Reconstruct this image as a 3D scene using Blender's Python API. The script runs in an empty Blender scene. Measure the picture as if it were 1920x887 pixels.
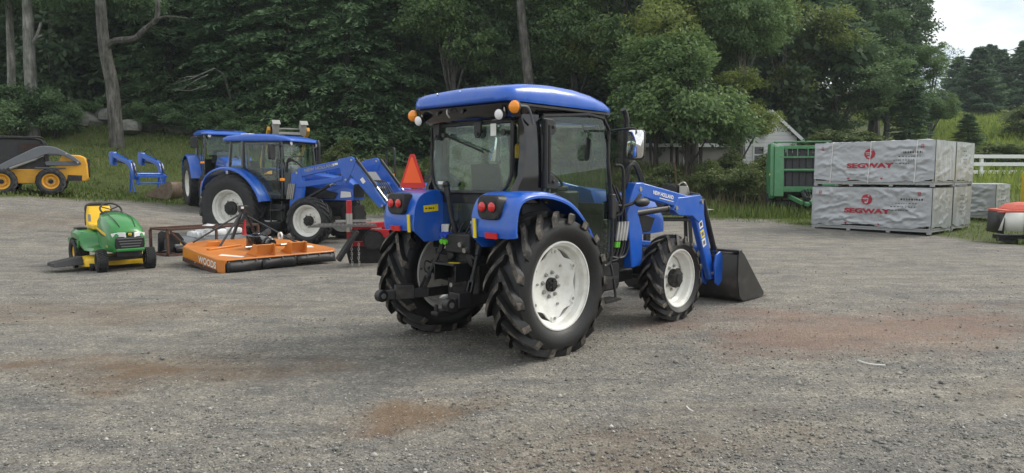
import bpy, math, random
import numpy as np
from mathutils import Vector, Matrix

PI = math.pi
scene = bpy.context.scene
C = scene.collection
rnd = random.Random(7)

# ---------------------------------------------------------------- camera
CAM_H = 1.609
cam_data = bpy.data.cameras.new('camera')
cam_data.sensor_width = 36.0
cam_data.lens = 1346.0 / 1920.0 * 36.0
cam_data.clip_start = 0.1
cam_data.clip_end = 3000
cam = bpy.data.objects.new('camera', cam_data)
cam.location = (0, 0, CAM_H)
cam.rotation_euler = (PI / 2 - math.atan((443.5 - 330.5) / 1346.0), 0, 0)
C.objects.link(cam)
scene.camera = cam

# ---------------------------------------------------------------- sky
SUN_AZ, SUN_EL = math.radians(70), math.radians(44)      # azimuth from +Y towards +X
world = bpy.data.worlds.new('World')
scene.world = world
world.use_nodes = True
wn, wl = world.node_tree.nodes, world.node_tree.links
wn.clear()
w_out = wn.new('ShaderNodeOutputWorld')
w_bg = wn.new('ShaderNodeBackground')
w_bg.inputs['Strength'].default_value = 0.1
sky = wn.new('ShaderNodeTexSky')
sky.sky_type = 'NISHITA'
sky.sun_disc = False
sky.sun_elevation = SUN_EL
sky.sun_rotation = SUN_AZ
sky.air_density = 1.0
sky.dust_density = 1.0
tc = wn.new('ShaderNodeTexCoord')
# flatten the dome a little so that clouds stretch into bands towards the horizon
mp = wn.new('ShaderNodeMapping')
mp.inputs['Scale'].default_value = (1.0, 1.0, 3.4)
mp.inputs['Location'].default_value = (3.1, 0.4, 0.0)
n1 = wn.new('ShaderNodeTexNoise')
n1.inputs['Scale'].default_value = 2.6
n1.inputs['Detail'].default_value = 7
n1.inputs['Roughness'].default_value = 0.56
n2 = wn.new('ShaderNodeTexNoise')
n2.inputs['Scale'].default_value = 5.5
n2.inputs['Detail'].default_value = 6
r1 = wn.new('ShaderNodeValToRGB')                           # how much of the dome is cloud
r1.color_ramp.elements[0].position = 0.36
r1.color_ramp.elements[0].color = (0.74, 0.74, 0.74, 1)
r1.color_ramp.elements[1].position = 0.56
r1.color_ramp.elements[1].color = (1, 1, 1, 1)
r2 = wn.new('ShaderNodeValToRGB')                           # grey undersides to bright tops
r2.color_ramp.elements[0].position = 0.36
r2.color_ramp.elements[0].color = (3.5, 4.0, 4.5, 1)
r2.color_ramp.elements[1].position = 0.62
r2.color_ramp.elements[1].color = (7.2, 7.0, 6.5, 1)
wmix = wn.new('ShaderNodeMixRGB')
wl.new(tc.outputs['Generated'], mp.inputs['Vector'])
wl.new(mp.outputs['Vector'], n1.inputs['Vector'])
wl.new(mp.outputs['Vector'], n2.inputs['Vector'])
wl.new(n1.outputs['Fac'], r1.inputs['Fac'])
wl.new(n2.outputs['Fac'], r2.inputs['Fac'])
wl.new(r1.outputs['Color'], wmix.inputs['Fac'])
wl.new(sky.outputs['Color'], wmix.inputs['Color1'])
wl.new(r2.outputs['Color'], wmix.inputs['Color2'])
wl.new(wmix.outputs['Color'], w_bg.inputs['Color'])
wl.new(w_bg.outputs['Background'], w_out.inputs['Surface'])

# ---------------------------------------------------------------- sun behind thin cloud
sun_data = bpy.data.lights.new('sun', 'SUN')
sun_data.energy = 1.4
sun_data.angle = math.radians(28)
sun_data.color = (1.0, 0.94, 0.85)
sun = bpy.data.objects.new('sun', sun_data)
_sd = Vector((math.sin(SUN_AZ) * math.cos(SUN_EL), math.cos(SUN_AZ) * math.cos(SUN_EL), math.sin(SUN_EL)))
sun.rotation_euler = _sd.to_track_quat('Z', 'Y').to_euler()
sun.location = _sd * 60
C.objects.link(sun)

scene.view_settings.view_transform = 'Standard'
scene.view_settings.look = 'None'
scene.view_settings.gamma = 1.0
scene.view_settings.use_curve_mapping = False
scene.view_settings.exposure = 1.03
scene.cycles.use_denoising = True
scene.cycles.max_bounces = 8
scene.cycles.transparent_max_bounces = 12

# ---------------------------------------------------------------- helpers
def smooth01(a, b, x):
    t = np.clip((np.asarray(x, float) - a) / (b - a), 0, 1)
    return t * t * (3 - 2 * t)

class MB:
    """Collects shapes; build() links them as ONE mesh object."""
    def __init__(s):
        s.v, s.f, s.m = [], [], []
    def add(s, V, F, mi=0):
        o = len(s.v)
        s.v.extend([tuple(p) for p in V])
        s.f.extend([tuple(i + o for i in f) for f in F])
        s.m.extend([mi] * len(F))
        return s
    def box(s, c, d, rot=None, mi=0, taper=1.0):
        x, y, z = d[0] / 2, d[1] / 2, d[2] / 2
        V = [Vector((a * x * (taper if k > 0 else 1), b * y * (taper if k > 0 else 1), k * z)) for k in (-1, 1) for b in (-1, 1) for a in (-1, 1)]
        if rot is not None:
            R = rot if isinstance(rot, Matrix) else Matrix.Rotation(rot[2], 3, 'Z') @ Matrix.Rotation(rot[1], 3, 'Y') @ Matrix.Rotation(rot[0], 3, 'X')
            V = [R @ p for p in V]
        cc = Vector(c)
        return s.add([p + cc for p in V], [(0, 2, 3, 1), (4, 5, 7, 6), (0, 1, 5, 4), (2, 6, 7, 3), (0, 4, 6, 2), (1, 3, 7, 5)], mi)
    def bar(s, a, b, w, h, mi=0, up=(0, 0, 1)):
        """square bar from a to b"""
        a, b = Vector(a), Vector(b)
        d = (b - a).normalized()
        u = Vector(up)
        if abs(d.dot(u)) > 0.98:
            u = Vector((1, 0, 0))
        l = u.cross(d).normalized()
        n = d.cross(l)
        V = [p + l * (i * w / 2) + n * (j * h / 2) for p in (a, b) for (i, j) in ((-1, -1), (1, -1), (1, 1), (-1, 1))]
        return s.add(V, [(3, 2, 1, 0), (4, 5, 6, 7), (0, 1, 5, 4), (1, 2, 6, 5), (2, 3, 7, 6), (3, 0, 4, 7)], mi)
    def tube(s, pts, r, n=8, mi=0, cap=True):
        pts = [Vector(p) for p in pts]
        if not hasattr(r, '__len__'):
            r = [r] * len(pts)
        V, F = [], []
        t0 = (pts[1] - pts[0]).normalized()
        u = Vector((0, 0, 1)) if abs(t0.z) < 0.9 else Vector((1, 0, 0))
        u = (u - t0 * u.dot(t0)).normalized()
        for i, p in enumerate(pts):
            t = (pts[min(i + 1, len(pts) - 1)] - pts[max(i - 1, 0)]).normalized()
            u = (u - t * u.dot(t)).normalized()
            w = t.cross(u)
            for k in range(n):
                a = 2 * PI * k / n
                V.append(p + (u * math.cos(a) + w * math.sin(a)) * r[i])
        for i in range(len(pts) - 1):
            for k in range(n):
                k2 = (k + 1) % n
                F.append((i * n + k, i * n + k2, (i + 1) * n + k2, (i + 1) * n + k))
        if cap:
            F.append(tuple(reversed(range(n))))
            F.append(tuple(range((len(pts) - 1) * n, len(pts) * n)))
        return s.add(V, F, mi)
    def cyl(s, a, b, r, n=16, r2=None, mi=0):
        return s.tube([a, b], [r, r if r2 is None else r2], n, mi)
    def lathe(s, prof, c=(0, 0, 0), axis='Y', n=32, mi=0, close=False):
        """prof: list of (radius, position along axis)"""
        V, F = [], []
        c = Vector(c)
        for (r, h) in prof:
            for k in range(n):
                a = 2 * PI * k / n
                if axis == 'Y':
                    V.append(c + Vector((r * math.sin(a), h, r * math.cos(a))))
                elif axis == 'Z':
                    V.append(c + Vector((r * math.cos(a), r * math.sin(a), h)))
                else:
                    V.append(c + Vector((h, r * math.cos(a), r * math.sin(a))))
        m = len(prof)
        for i in range(m if close else m - 1):
            j = (i + 1) % m
            for k in range(n):
                k2 = (k + 1) % n
                F.append((i * n + k, j * n + k, j * n + k2, i * n + k2))
        return s.add(V, F, mi)
    def prism(s, poly, d0, d1, plane='xz', mi=0):
        def P(a, b, d):
            return {'xz': (a, d, b), 'xy': (a, b, d), 'yz': (d, a, b)}[plane]
        n = len(poly)
        V = [P(a, b, d0) for a, b in poly] + [P(a, b, d1) for a, b in poly]
        F = [tuple(range(n)), tuple(reversed(range(n, 2 * n)))] + [(i, (i + n), (i + 1) % n + n, (i + 1) % n) for i in range(n)]
        return s.add(V, F, mi)
    def loft(s, secs, closed=True, cap=True, mi=0):
        n = len(secs[0])
        V = [p for sec in secs for p in sec]
        F = []
        for i in range(len(secs) - 1):
            for k in range(n if closed else n - 1):
                k2 = (k + 1) % n
                F.append((i * n + k, i * n + k2, (i + 1) * n + k2, (i + 1) * n + k))
        if cap and closed:
            F.append(tuple(reversed(range(n))))
            F.append(tuple(range((len(secs) - 1) * n, len(secs) * n)))
        return s.add(V, F, mi)
    def ball(s, c, r, n=12, m=8, mi=0):
        rx, ry, rz = r if hasattr(r, '__len__') else (r, r, r)
        c = Vector(c)
        V = [c + Vector((0, 0, rz))]
        for i in range(1, m):
            a = PI * i / m
            for k in range(n):
                b = 2 * PI * k / n
                V.append(c + Vector((rx * math.sin(a) * math.cos(b), ry * math.sin(a) * math.sin(b), rz * math.cos(a))))
        V.append(c - Vector((0, 0, rz)))
        F = [(0, 1 + k, 1 + (k + 1) % n) for k in range(n)]
        for i in range(m - 2):
            for k in range(n):
                k2 = (k + 1) % n
                F.append((1 + i * n + k, 1 + (i + 1) * n + k, 1 + (i + 1) * n + k2, 1 + i * n + k2))
        L = len(V) - 1
        F += [(L, 1 + (m - 2) * n + (k + 1) % n, 1 + (m - 2) * n + k) for k in range(n)]
        return s.add(V, F, mi)
    def rbox(s, c, d, r=0.03, mi=0, plane='xy'):
        """box with rounded vertical edges (in the given plane)"""
        ax = {'xy': (0, 1, 2), 'xz': (0, 2, 1), 'yz': (1, 2, 0)}[plane]
        a, b, h = d[ax[0]] / 2, d[ax[1]] / 2, d[ax[2]] / 2
        poly = rrect(a, b, r)
        poly = [(c[ax[0]] + p, c[ax[1]] + q) for p, q in poly]
        return s.prism(poly, c[ax[2]] - h, c[ax[2]] + h, plane, mi)
    def build(s, name, mat, parent=None, bev=0, ang=35, mats=None, solid=0, fix=True):
        me = bpy.data.meshes.new(name)
        me.from_pydata(s.v, [], s.f)
        for mm in ([mat] + list(mats or [])):
            me.materials.append(mm)
        if any(s.m):
            me.polygons.foreach_set('material_index', s.m)
        if fix:
            import bmesh
            bm = bmesh.new(); bm.from_mesh(me)
            bmesh.ops.recalc_face_normals(bm, faces=bm.faces)
            bm.to_mesh(me); bm.free()
        me.shade_smooth()
        me.set_sharp_from_angle(angle=math.radians(ang))
        o = bpy.data.objects.new(name, me)
        C.objects.link(o)
        o.parent = parent
        if solid:
            md = o.modifiers.new('thickness', 'SOLIDIFY'); md.thickness = solid; md.offset = 0
        if bev:
            md = o.modifiers.new('bevel', 'BEVEL'); md.width = bev; md.segments = 2
            md.limit_method = 'ANGLE'; md.angle_limit = math.radians(40)
        return o

def rrect(a, b, r, n=4):
    r = min(r, a * .99, b * .99)
    out = []
    for (cx, cy, a0) in ((a - r, b - r, 0), (-a + r, b - r, PI / 2), (-a + r, -b + r, PI), (a - r, -b + r, 1.5 * PI)):
        for i in range(n + 1):
            t = a0 + PI / 2 * i / n
            out.append((cx + r * math.cos(t), cy + r * math.sin(t)))
    return out

def curve_pts(pts, n=6):
    """Catmull-Rom through pts"""
    P = [Vector(p) for p in pts]
    P = [P[0] * 2 - P[1]] + P + [P[-1] * 2 - P[-2]]
    out = []
    for i in range(1, len(P) - 2):
        for k in range(n):
            t = k / n
            a, b, c, d = P[i - 1], P[i], P[i + 1], P[i + 2]
            out.append(0.5 * ((2 * b) + (c - a) * t + (2 * a - 5 * b + 4 * c - d) * t * t + (3 * b - a - 3 * c + d) * t ** 3))
    out.append(P[-2])
    return out

def tag(o, label=None, cat=None, group=None, kind=None):
    if label: o['label'] = label
    if cat: o['category'] = cat
    if group: o['group'] = group
    if kind: o['kind'] = kind
    return o

def az2rot(az):
    return PI / 2 - math.radians(az)

def thing(name, label, cat, loc=(0, 0, 0), az=90, group=None):
    """an Empty at the thing's base; local +X points to compass angle az (0 = away from the camera, 90 = right)"""
    o = bpy.data.objects.new(name, None)
    o.empty_display_size = 0.2
    C.objects.link(o)
    o.location = loc
    o.rotation_euler = (0, 0, az2rot(az))
    return tag(o, label, cat, group)

def children(o):
    return [c for c in bpy.data.objects if c.parent == o]

def copy_tree(o, parent=None):
    c = o.copy()
    C.objects.link(c)
    c.parent = parent
    for ch in list(o.children):
        copy_tree(ch, c)
    return c

def quad_mesh(name, Q, mat, attr=None):
    """Q: (n,4,3) array of quads"""
    n = len(Q)
    me = bpy.data.meshes.new(name)
    me.vertices.add(n * 4)
    me.vertices.foreach_set('co', Q.reshape(-1).astype(np.float32))
    me.loops.add(n * 4)
    me.loops.foreach_set('vertex_index', np.arange(n * 4, dtype=np.int32))
    me.polygons.add(n)
    me.polygons.foreach_set('loop_start', np.arange(0, n * 4, 4, dtype=np.int32))
    me.polygons.foreach_set('loop_total', np.full(n, 4, dtype=np.int32))
    me.materials.append(mat)
    if attr is not None:
        a = me.attributes.new('tint', 'FLOAT', 'POINT')
        a.data.foreach_set('value', np.repeat(attr, 4).astype(np.float32))
    me.update(calc_edges=True)
    me.validate()
    return me

def text_mesh(txt, size, sx=1.0, bold=0.0, shear=0.0):
    """the letters as a flat mesh in the XY plane, centred; returns verts, faces"""
    cu = bpy.data.curves.new('lettering', 'FONT')
    cu.body = txt
    cu.size = size
    cu.align_x = 'CENTER'
    cu.align_y = 'CENTER'
    cu.offset = bold
    cu.shear = shear
    cu.resolution_u = 3
    o = bpy.data.objects.new('lettering', cu)
    C.objects.link(o)
    dg = bpy.context.evaluated_depsgraph_get()
    me = bpy.data.meshes.new_from_object(o.evaluated_get(dg))
    V = [(v.co.x * sx, v.co.y, 0.0) for v in me.vertices]
    F = [tuple(p.vertices) for p in me.polygons]
    bpy.data.objects.remove(o)
    bpy.data.meshes.remove(me)
    return V, F

def letters(name, txt, size, mat, parent, origin, right, up, sx=1.0, bold=0.0, shear=0.0, lift=0.004, warp=None):
    V, F = TEXTS[(txt, size, sx, bold, shear)] if (txt, size, sx, bold, shear) in TEXTS else text_mesh(txt, size, sx, bold, shear)
    TEXTS[(txt, size, sx, bold, shear)] = (V, F)
    o_, r_, u_ = Vector(origin), Vector(right).normalized(), Vector(up).normalized()
    n_ = r_.cross(u_)
    P = []
    for (x, y, z) in V:
        p = o_ + r_ * x + u_ * y + n_ * lift
        if warp: p = warp(x, y, lift)
        P.append(p)
    m = MB(); m.add(P, F)
    return m.build(name, mat, parent, fix=False)
TEXTS = {}

# ---------------------------------------------------------------- materials
def nd(nt, t, **kw):
    n = nt.nodes.new(t)
    for k, v in kw.items():
        n.inputs[k.replace('_', ' ')].default_value = v
    return n

def pmat(name, col, rough=0.5, metal=0.0, var=0.15, scale=6.0, bump=0.0, bscale=40.0, coat=0.0, dirt=None, rvar=0.1, spec=0.5, emit=None):
    m = bpy.data.materials.new(name)
    m.use_nodes = True
    nt = m.node_tree
    b = nt.nodes['Principled BSDF']
    tcn = nd(nt, 'ShaderNodeTexCoord')
    nz = nd(nt, 'ShaderNodeTexNoise', Scale=scale, Detail=6.0, Roughness=0.6)
    nt.links.new(tcn.outputs['Object'], nz.inputs['Vector'])
    mx = nd(nt, 'ShaderNodeMixRGB')
    mx.inputs['Color1'].default_value = tuple(c * (1 - var) for c in col) + (1,)
    mx.inputs['Color2'].default_value = tuple(min(1, c * (1 + var)) for c in col) + (1,)
    nt.links.new(nz.outputs['Fac'], mx.inputs['Fac'])
    last = mx.outputs['Color']
    rr = nd(nt, 'ShaderNodeMapRange')
    rr.inputs['To Min'].default_value = max(0, rough - rvar)
    rr.inputs['To Max'].default_value = min(1, rough + rvar)
    nt.links.new(nz.outputs['Fac'], rr.inputs['Value'])
    rlast = rr.outputs['Result']
    if dirt:
        dcol, lo, hi, dsc, amt = dirt
        dz = nd(nt, 'ShaderNodeTexNoise', Scale=dsc, Detail=8.0, Roughness=0.68)
        nt.links.new(tcn.outputs['Object'], dz.inputs['Vector'])
        dr = nd(nt, 'ShaderNodeMapRange')
        dr.inputs['From Min'].default_value = lo; dr.inputs['From Max'].default_value = hi
        dr.inputs['To Max'].default_value = amt
        nt.links.new(dz.outputs['Fac'], dr.inputs['Value'])
        dm = nd(nt, 'ShaderNodeMixRGB')
        dm.inputs['Color2'].default_value = tuple(dcol) + (1,)
        nt.links.new(dr.outputs['Result'], dm.inputs['Fac'])
        nt.links.new(last, dm.inputs['Color1'])
        last = dm.outputs['Color']
        ra = nd(nt, 'ShaderNodeMixRGB')
        ra.inputs['Color2'].default_value = (.85, .85, .85, 1)
        nt.links.new(dr.outputs['Result'], ra.inputs['Fac'])
        nt.links.new(rlast, ra.inputs['Color1'])
        rlast = ra.outputs['Color']
    nt.links.new(last, b.inputs['Base Color'])
    nt.links.new(rlast, b.inputs['Roughness'])
    b.inputs['Metallic'].default_value = metal
    b.inputs['Coat Weight'].default_value = coat
    b.inputs['Coat Roughness'].default_value = 0.08
    b.inputs['Specular IOR Level'].default_value = spec
    if bump:
        bz = nd(nt, 'ShaderNodeTexNoise', Scale=bscale, Detail=5.0)
        nt.links.new(tcn.outputs['Object'], bz.inputs['Vector'])
        bp = nd(nt, 'ShaderNodeBump', Strength=bump, Distance=0.02)
        nt.links.new(bz.outputs['Fac'], bp.inputs['Height'])
        nt.links.new(bp.outputs['Normal'], b.inputs['Normal'])
    return m

def glass_mat(name, tint, ior=1.75, rough=0.0):
    m = bpy.data.materials.new(name)
    m.use_nodes = True
    nt = m.node_tree
    nt.nodes.remove(nt.nodes['Principled BSDF'])
    out = nt.nodes['Material Output']
    tr = nd(nt, 'ShaderNodeBsdfTransparent'); tr.inputs['Color'].default_value = tint + (1,)
    gl = nd(nt, 'ShaderNodeBsdfGlossy'); gl.inputs['Roughness'].default_value = rough
    gl.inputs['Color'].default_value = (.95, 1, .98, 1)
    # dusty film on the pane
    df = nd(nt, 'ShaderNodeBsdfDiffuse'); df.inputs['Color'].default_value = (.45, .45, .42, 1)
    nz = nd(nt, 'ShaderNodeTexNoise', Scale=3.0, Detail=7.0, Roughness=.7)
    tcn = nd(nt, 'ShaderNodeTexCoord'); nt.links.new(tcn.outputs['Object'], nz.inputs['Vector'])
    rg = nd(nt, 'ShaderNodeMapRange'); rg.inputs['From Min'].default_value = .35; rg.inputs['From Max'].default_value = .8
    rg.inputs['To Min'].default_value = .002; rg.inputs['To Max'].default_value = .018
    nt.links.new(nz.outputs['Fac'], rg.inputs['Value'])
    m0 = nd(nt, 'ShaderNodeMixShader')
    nt.links.new(rg.outputs['Result'], m0.inputs['Fac']); nt.links.new(tr.outputs[0], m0.inputs[1]); nt.links.new(df.outputs[0], m0.inputs[2])
    lw = nd(nt, 'ShaderNodeLayerWeight'); lw.inputs['Blend'].default_value = .5      # Schlick, the same from both sides of the pane
    pw = nd(nt, 'ShaderNodeMath'); pw.operation = 'POWER'; pw.inputs[1].default_value = 5.0; nt.links.new(lw.outputs['Facing'], pw.inputs[0])
    f0 = ((ior - 1) / (ior + 1)) ** 2
    fr = nd(nt, 'ShaderNodeMath'); fr.operation = 'MULTIPLY_ADD'; fr.inputs[1].default_value = 1 - f0; fr.inputs[2].default_value = f0; nt.links.new(pw.outputs[0], fr.inputs[0])
    mx = nd(nt, 'ShaderNodeMixShader')
    nt.links.new(fr.outputs[0], mx.inputs['Fac']); nt.links.new(m0.outputs[0], mx.inputs[1]); nt.links.new(gl.outputs[0], mx.inputs[2])
    nt.links.new(mx.outputs[0], out.inputs['Surface'])
    return m

def leaf_mat(name, dark, light, trans=0.35):
    m = bpy.data.materials.new(name)
    m.use_nodes = True
    nt = m.node_tree
    nt.nodes.remove(nt.nodes['Principled BSDF'])
    out = nt.nodes['Material Output']
    at = nd(nt, 'ShaderNodeAttribute'); at.attribute_name = 'tint'
    oi = nd(nt, 'ShaderNodeObjectInfo')
    ad = nd(nt, 'ShaderNodeMath'); ad.operation = 'MULTIPLY_ADD'
    ad.inputs[1].default_value = 0.24; 
    nt.links.new(oi.outputs['Random'], ad.inputs[0])
    sb = nd(nt, 'ShaderNodeMath'); sb.operation = 'SUBTRACT'; sb.inputs[1].default_value = 0.12
    nt.links.new(at.outputs['Fac'], sb.inputs[0]); nt.links.new(sb.outputs[0], ad.inputs[2])
    mx = nd(nt, 'ShaderNodeMixRGB'); mx.inputs['Color1'].default_value = dark + (1,); mx.inputs['Color2'].default_value = light + (1,)
    mx.use_clamp = True
    nt.links.new(ad.outputs[0], mx.inputs['Fac'])
    df = nd(nt, 'ShaderNodeBsdfDiffuse'); tl = nd(nt, 'ShaderNodeBsdfTranslucent'); gl = nd(nt, 'ShaderNodeBsdfGlossy')
    gl.inputs['Roughness'].default_value = .5; gl.inputs['Color'].default_value = (.5, .55, .5, 1)
    nt.links.new(mx.outputs[0], df.inputs['Color']); nt.links.new(mx.outputs[0], tl.inputs['Color'])
    m1 = nd(nt, 'ShaderNodeMixShader'); m1.inputs['Fac'].default_value = trans
    nt.links.new(df.outputs[0], m1.inputs[1]); nt.links.new(tl.outputs[0], m1.inputs[2])
    m2 = nd(nt, 'ShaderNodeMixShader'); m2.inputs['Fac'].default_value = .06
    nt.links.new(m1.outputs[0], m2.inputs[1]); nt.links.new(gl.outputs[0], m2.inputs[2])
    nt.links.new(m2.outputs[0], out.inputs['Surface'])
    return m

DUST = (.23, .20, .16)
MT = dict(
    blue=pmat('blue_paint', (.006, .100, .53), .30, 0, .10, 3, coat=.45, dirt=((.17, .22, .31), .44, .92, 4, .42)),
    blue2=pmat('blue_paint_weathered', (.007, .096, .49), .36, 0, .15, 3, coat=.4, dirt=((.20, .23, .29), .46, .95, 4, .4)),
    black=pmat('black_paint', (.012, .012, .014), .42, 0, .3, 6, dirt=(DUST, .52, .9, 7, .35)),
    blackplastic=pmat('black_plastic', (.016, .016, .018), .5, 0, .2, 9, bump=.1, dirt=(DUST, .55, .95, 6, .25)),
    gloss=pmat('gloss_black', (.006, .006, .008), .14, 0, .2, 4, coat=.6),
    rubber=pmat('tyre_rubber', (.010, .010, .011), .50, 0, .35, 10, bump=.15, bscale=70, dirt=((.14, .12, .10), .55, .9, 6, .25)),
    lugdust=pmat('lug_dust', (.17, .145, .12), .9, 0, .5, 14, bump=.25, dirt=((.016, .016, .017), .36, .58, 9, .95)),
    newrubber=pmat('tyre_rubber_grey', (.022, .022, .024), .7, 0, .3, 8, bump=.15, bscale=70, dirt=((.12, .11, .10), .5, .85, 9, .4)),
    white=pmat('white_wheel_paint', (.78, .78, .74), .38, 0, .05, 5, coat=.3, dirt=((.40, .36, .29), .46, .82, 7, .65)),
    hose=pmat('hose_rubber', (.01, .01, .011), .55),
    steel=pmat('bare_steel', (.45, .44, .42), .38, .9, .2, 12),
    chrome=pmat('chrome_rod', (.7, .7, .7), .12, 1, .05),
    darkmetal=pmat('dark_cast_iron', (.022, .022, .023), .55, .3, .35, 9, bump=.2, dirt=((.14, .12, .10), .5, .85, 10, .45)),
    amber=pmat('amber_lens', (.95, .30, .01), .18, 0, .1, 30, coat=.6),
    redlens=pmat('red_lens', (.62, .008, .012), .15, 0, .15, 25, coat=.7),
    clear=pmat('clear_lens', (.80, .80, .80), .12, 0, .05, 20, coat=.6),
    reflred=pmat('red_reflector', (.60, .02, .02), .3), reflyel=pmat('yellow_reflector', (.80, .62, .02), .35),
    orange=pmat('fluorescent_orange', (1.0, .115, .012), .5, 0, .04), smvred=pmat('sign_border_red', (.62, .012, .012), .35),
    mirror=pmat('mirror_glass', (.9, .9, .9), .03, 1, 0, 5, rvar=.02),
    seat=pmat('seat_vinyl', (.035, .035, .038), .6, 0, .2, 12, bump=.1), greyplastic=pmat('grey_plastic', (.14, .145, .15), .6, 0, .2, 7),
    whiteplastic=pmat('white_plastic', (.72, .72, .68), .5, 0, .08),
    capblue=pmat('blue_cap', (.01, .05, .45), .5), capgreen=pmat('green_cap', (.12, .5, .03), .5),
    glass=glass_mat("cab_glass", (.87, .925, .90), 1.44),
    wglass=glass_mat('house_glass', (.2, .22, .22), 1.6),
    sticker=pmat('white_sticker', (.75, .75, .72), .5), letwhite=pmat('white_lettering', (.8, .8, .8), .5, 0, .02),
    letblack=pmat('black_lettering', (.02, .02, .02), .6), letred=pmat('red_print', (.36, .015, .035), .55, 0, .12, 9),
    letsilver=pmat('silver_lettering', (.32, .33, .36), .4, .3),
    grn=pmat('green_paint', (.018, .20, .035), .34, 0, .12, 4, coat=.4, dirt=(DUST, .5, .95, 6, .3)),
    grn2=pmat('faded_green_paint', (.065, .235, .10), .5, 0, .2, 3, dirt=((.30, .33, .28), .45, .9, 5, .5)),
    yel=pmat('yellow_paint', (.82, .52, .02), .42, 0, .1, 5, dirt=(DUST, .5, .9, 7, .4)),
    yel2=pmat('machine_yellow_paint', (.72, .36, .02), .5, 0, .15, 4, dirt=((.28, .2, .12), .45, .85, 6, .6)),
    ora=pmat('orange_paint', (.62, .20, .028), .34, 0, .12, 3, coat=.25, dirt=((.33, .22, .12), .45, .9, 6, .45)),
    red=pmat('red_paint', (.42, .012, .02), .4, 0, .12, 5, coat=.2), red2=pmat('sunbleached_red_paint', (.62, .10, .06), .5, 0, .15, 4, dirt=((.5, .3, .24), .45, .9, 6, .4)),
    greymetal=pmat('grey_machine_paint', (.12, .135, .155), .5, 0, .2, 4, dirt=((.2, .18, .15), .45, .9, 6, .5)),
    palegrey=pmat('pale_grey_paint', (.36, .36, .34), .5, 0, .15, 5, dirt=(DUST, .45, .9, 8, .5)),
    rust=pmat('rusty_steel', (.085, .042, .03), .8, .2, .4, 12, bump=.3, dirt=((.20, .13, .10), .5, .85, 14, .6)),
    wornsteel=pmat('worn_bucket_steel', (.20, .155, .12), .6, .4, .4, 7, bump=.2, dirt=((.09, .05, .035), .45, .75, 9, .8)),
    galv=pmat('galvanised_steel', (.33, .34, .34), .5, .4, .2, 9, dirt=(DUST, .5, .9, 9, .4)),
    bucket=pmat('bucket_black_paint', (.022, .021, .021), .42, 0, .35, 5, dirt=((.16, .13, .11), .5, .85, 6, .5)),
    mesh=pmat('weathered_expanded_metal', (.16, .155, .15), .6, .5, .3, 12),
    wrap=pmat('plastic_wrap', (.72, .74, .76), .25, 0, .15, 8, bump=.5, bscale=14),
)

# ================================================================ terrain
def hash2(ix, iy, seed):
    h = (ix.astype(np.int64) * 374761393 + iy.astype(np.int64) * 668265263 + seed * 1442695041) & 0x7fffffff
    h = (h ^ (h >> 13)) * 1274126177 & 0x7fffffff
    return ((h ^ (h >> 16)) & 0xffff) / 65535.0

def vnoise(x, y, seed=0):
    x = np.asarray(x, float); y = np.asarray(y, float)
    ix, iy = np.floor(x), np.floor(y)
    fx, fy = x - ix, y - iy
    fx = fx * fx * (3 - 2 * fx); fy = fy * fy * (3 - 2 * fy)
    a, b = hash2(ix, iy, seed), hash2(ix + 1, iy, seed)
    c, d = hash2(ix, iy + 1, seed), hash2(ix + 1, iy + 1, seed)
    return (a * (1 - fx) + b * fx) * (1 - fy) + (c * (1 - fx) + d * fx) * fy

def fbm(x, y, seed=0, oct=4):
    t, a, s = 0, .5, 0
    for i in range(oct):
        t = t + a * vnoise(np.asarray(x) * 2 ** i, np.asarray(y) * 2 ** i, seed + i * 17)
        s += a; a *= .55
    return t / s

def tz0(x, y):
    """broad lie of the land"""
    x = np.asarray(x, float); y = np.asarray(y, float)
    s = x / np.maximum(y, 5.0)
    wl_ = 1 - smooth01(-.36, -.16, s)
    wr_ = smooth01(.50, .62, s)
    wm_ = 1 - wl_ - wr_
    z = .02 * np.clip(y - 18, 0, 9)
    z = z + .1 * np.clip(-x - 6.5, 0, 14) * smooth01(13, 22, y) * (1 - smooth01(60, 90, y))
    left = .30 * np.clip(y - 27.5, 0, 10.5) + .17 * np.clip(y - 38, 0, 60)
    mid = .36 * np.clip(y - 29, 0, 5) + .02 * np.clip(y - 34, 0, 14) + .20 * np.clip(y - 48, 0, 60)
    right = .15 * np.clip(y - 26, 0, 80)
    return z + wl_ * left + wm_ * mid + wr_ * right

EX = [-60, -30, -18, -15, -12, -8, -5, 0, 6.4, 8.4, 9.2, 11.0, 11.6, 13, 16, 25, 60]
EY = [21, 21, 21.6, 22, 24.5, 26.5, 27.5, 28, 25.6, 23.9, 22.4, 19.7, 17, 12.5, 8, 3, -4]
def grassiness(x, y):
    e = np.interp(x, EX, EY)
    d = (y - e) + (fbm(np.asarray(x) * .9, np.asarray(y) * .9, 5) - .5) * 4.0
    return smooth01(-1.2, 1.4, d)

def tz(x, y):
    x = np.asarray(x, float); y = np.asarray(y, float)
    g = grassiness(x, y)
    near = 1 - smooth01(16, 30, y)
    z = tz0(x, y)
    z = z + near * ((fbm(x * .55, y * .55, 3) - .5) * .05 + (fbm(x * 3.1, y * 3.1, 9) - .5) * .016 + (fbm(x * 9, y * 9, 12, 3) - .5) * .007) * (1 - .6 * g)
    z = z + g * (fbm(x * .5, y * .5, 21) - .5) * .25
    # flat pads below the parked machines keep wheels on the ground
    for (px, py, pr) in PADS:
        w = np.exp(-((x - px) ** 2 + (y - py) ** 2) / (pr * pr))
        z = z * (1 - w) + w * (z - (z - tz0(x, y)) * .9)
    return z
PADS = [(.55, 8.0, 2.6), (-7.3, 12.6, 1.2), (-4.6, 13.0, 1.8), (-5.6, 18.2, 2.4), (10.5, 20.6, 2.2)]

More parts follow.
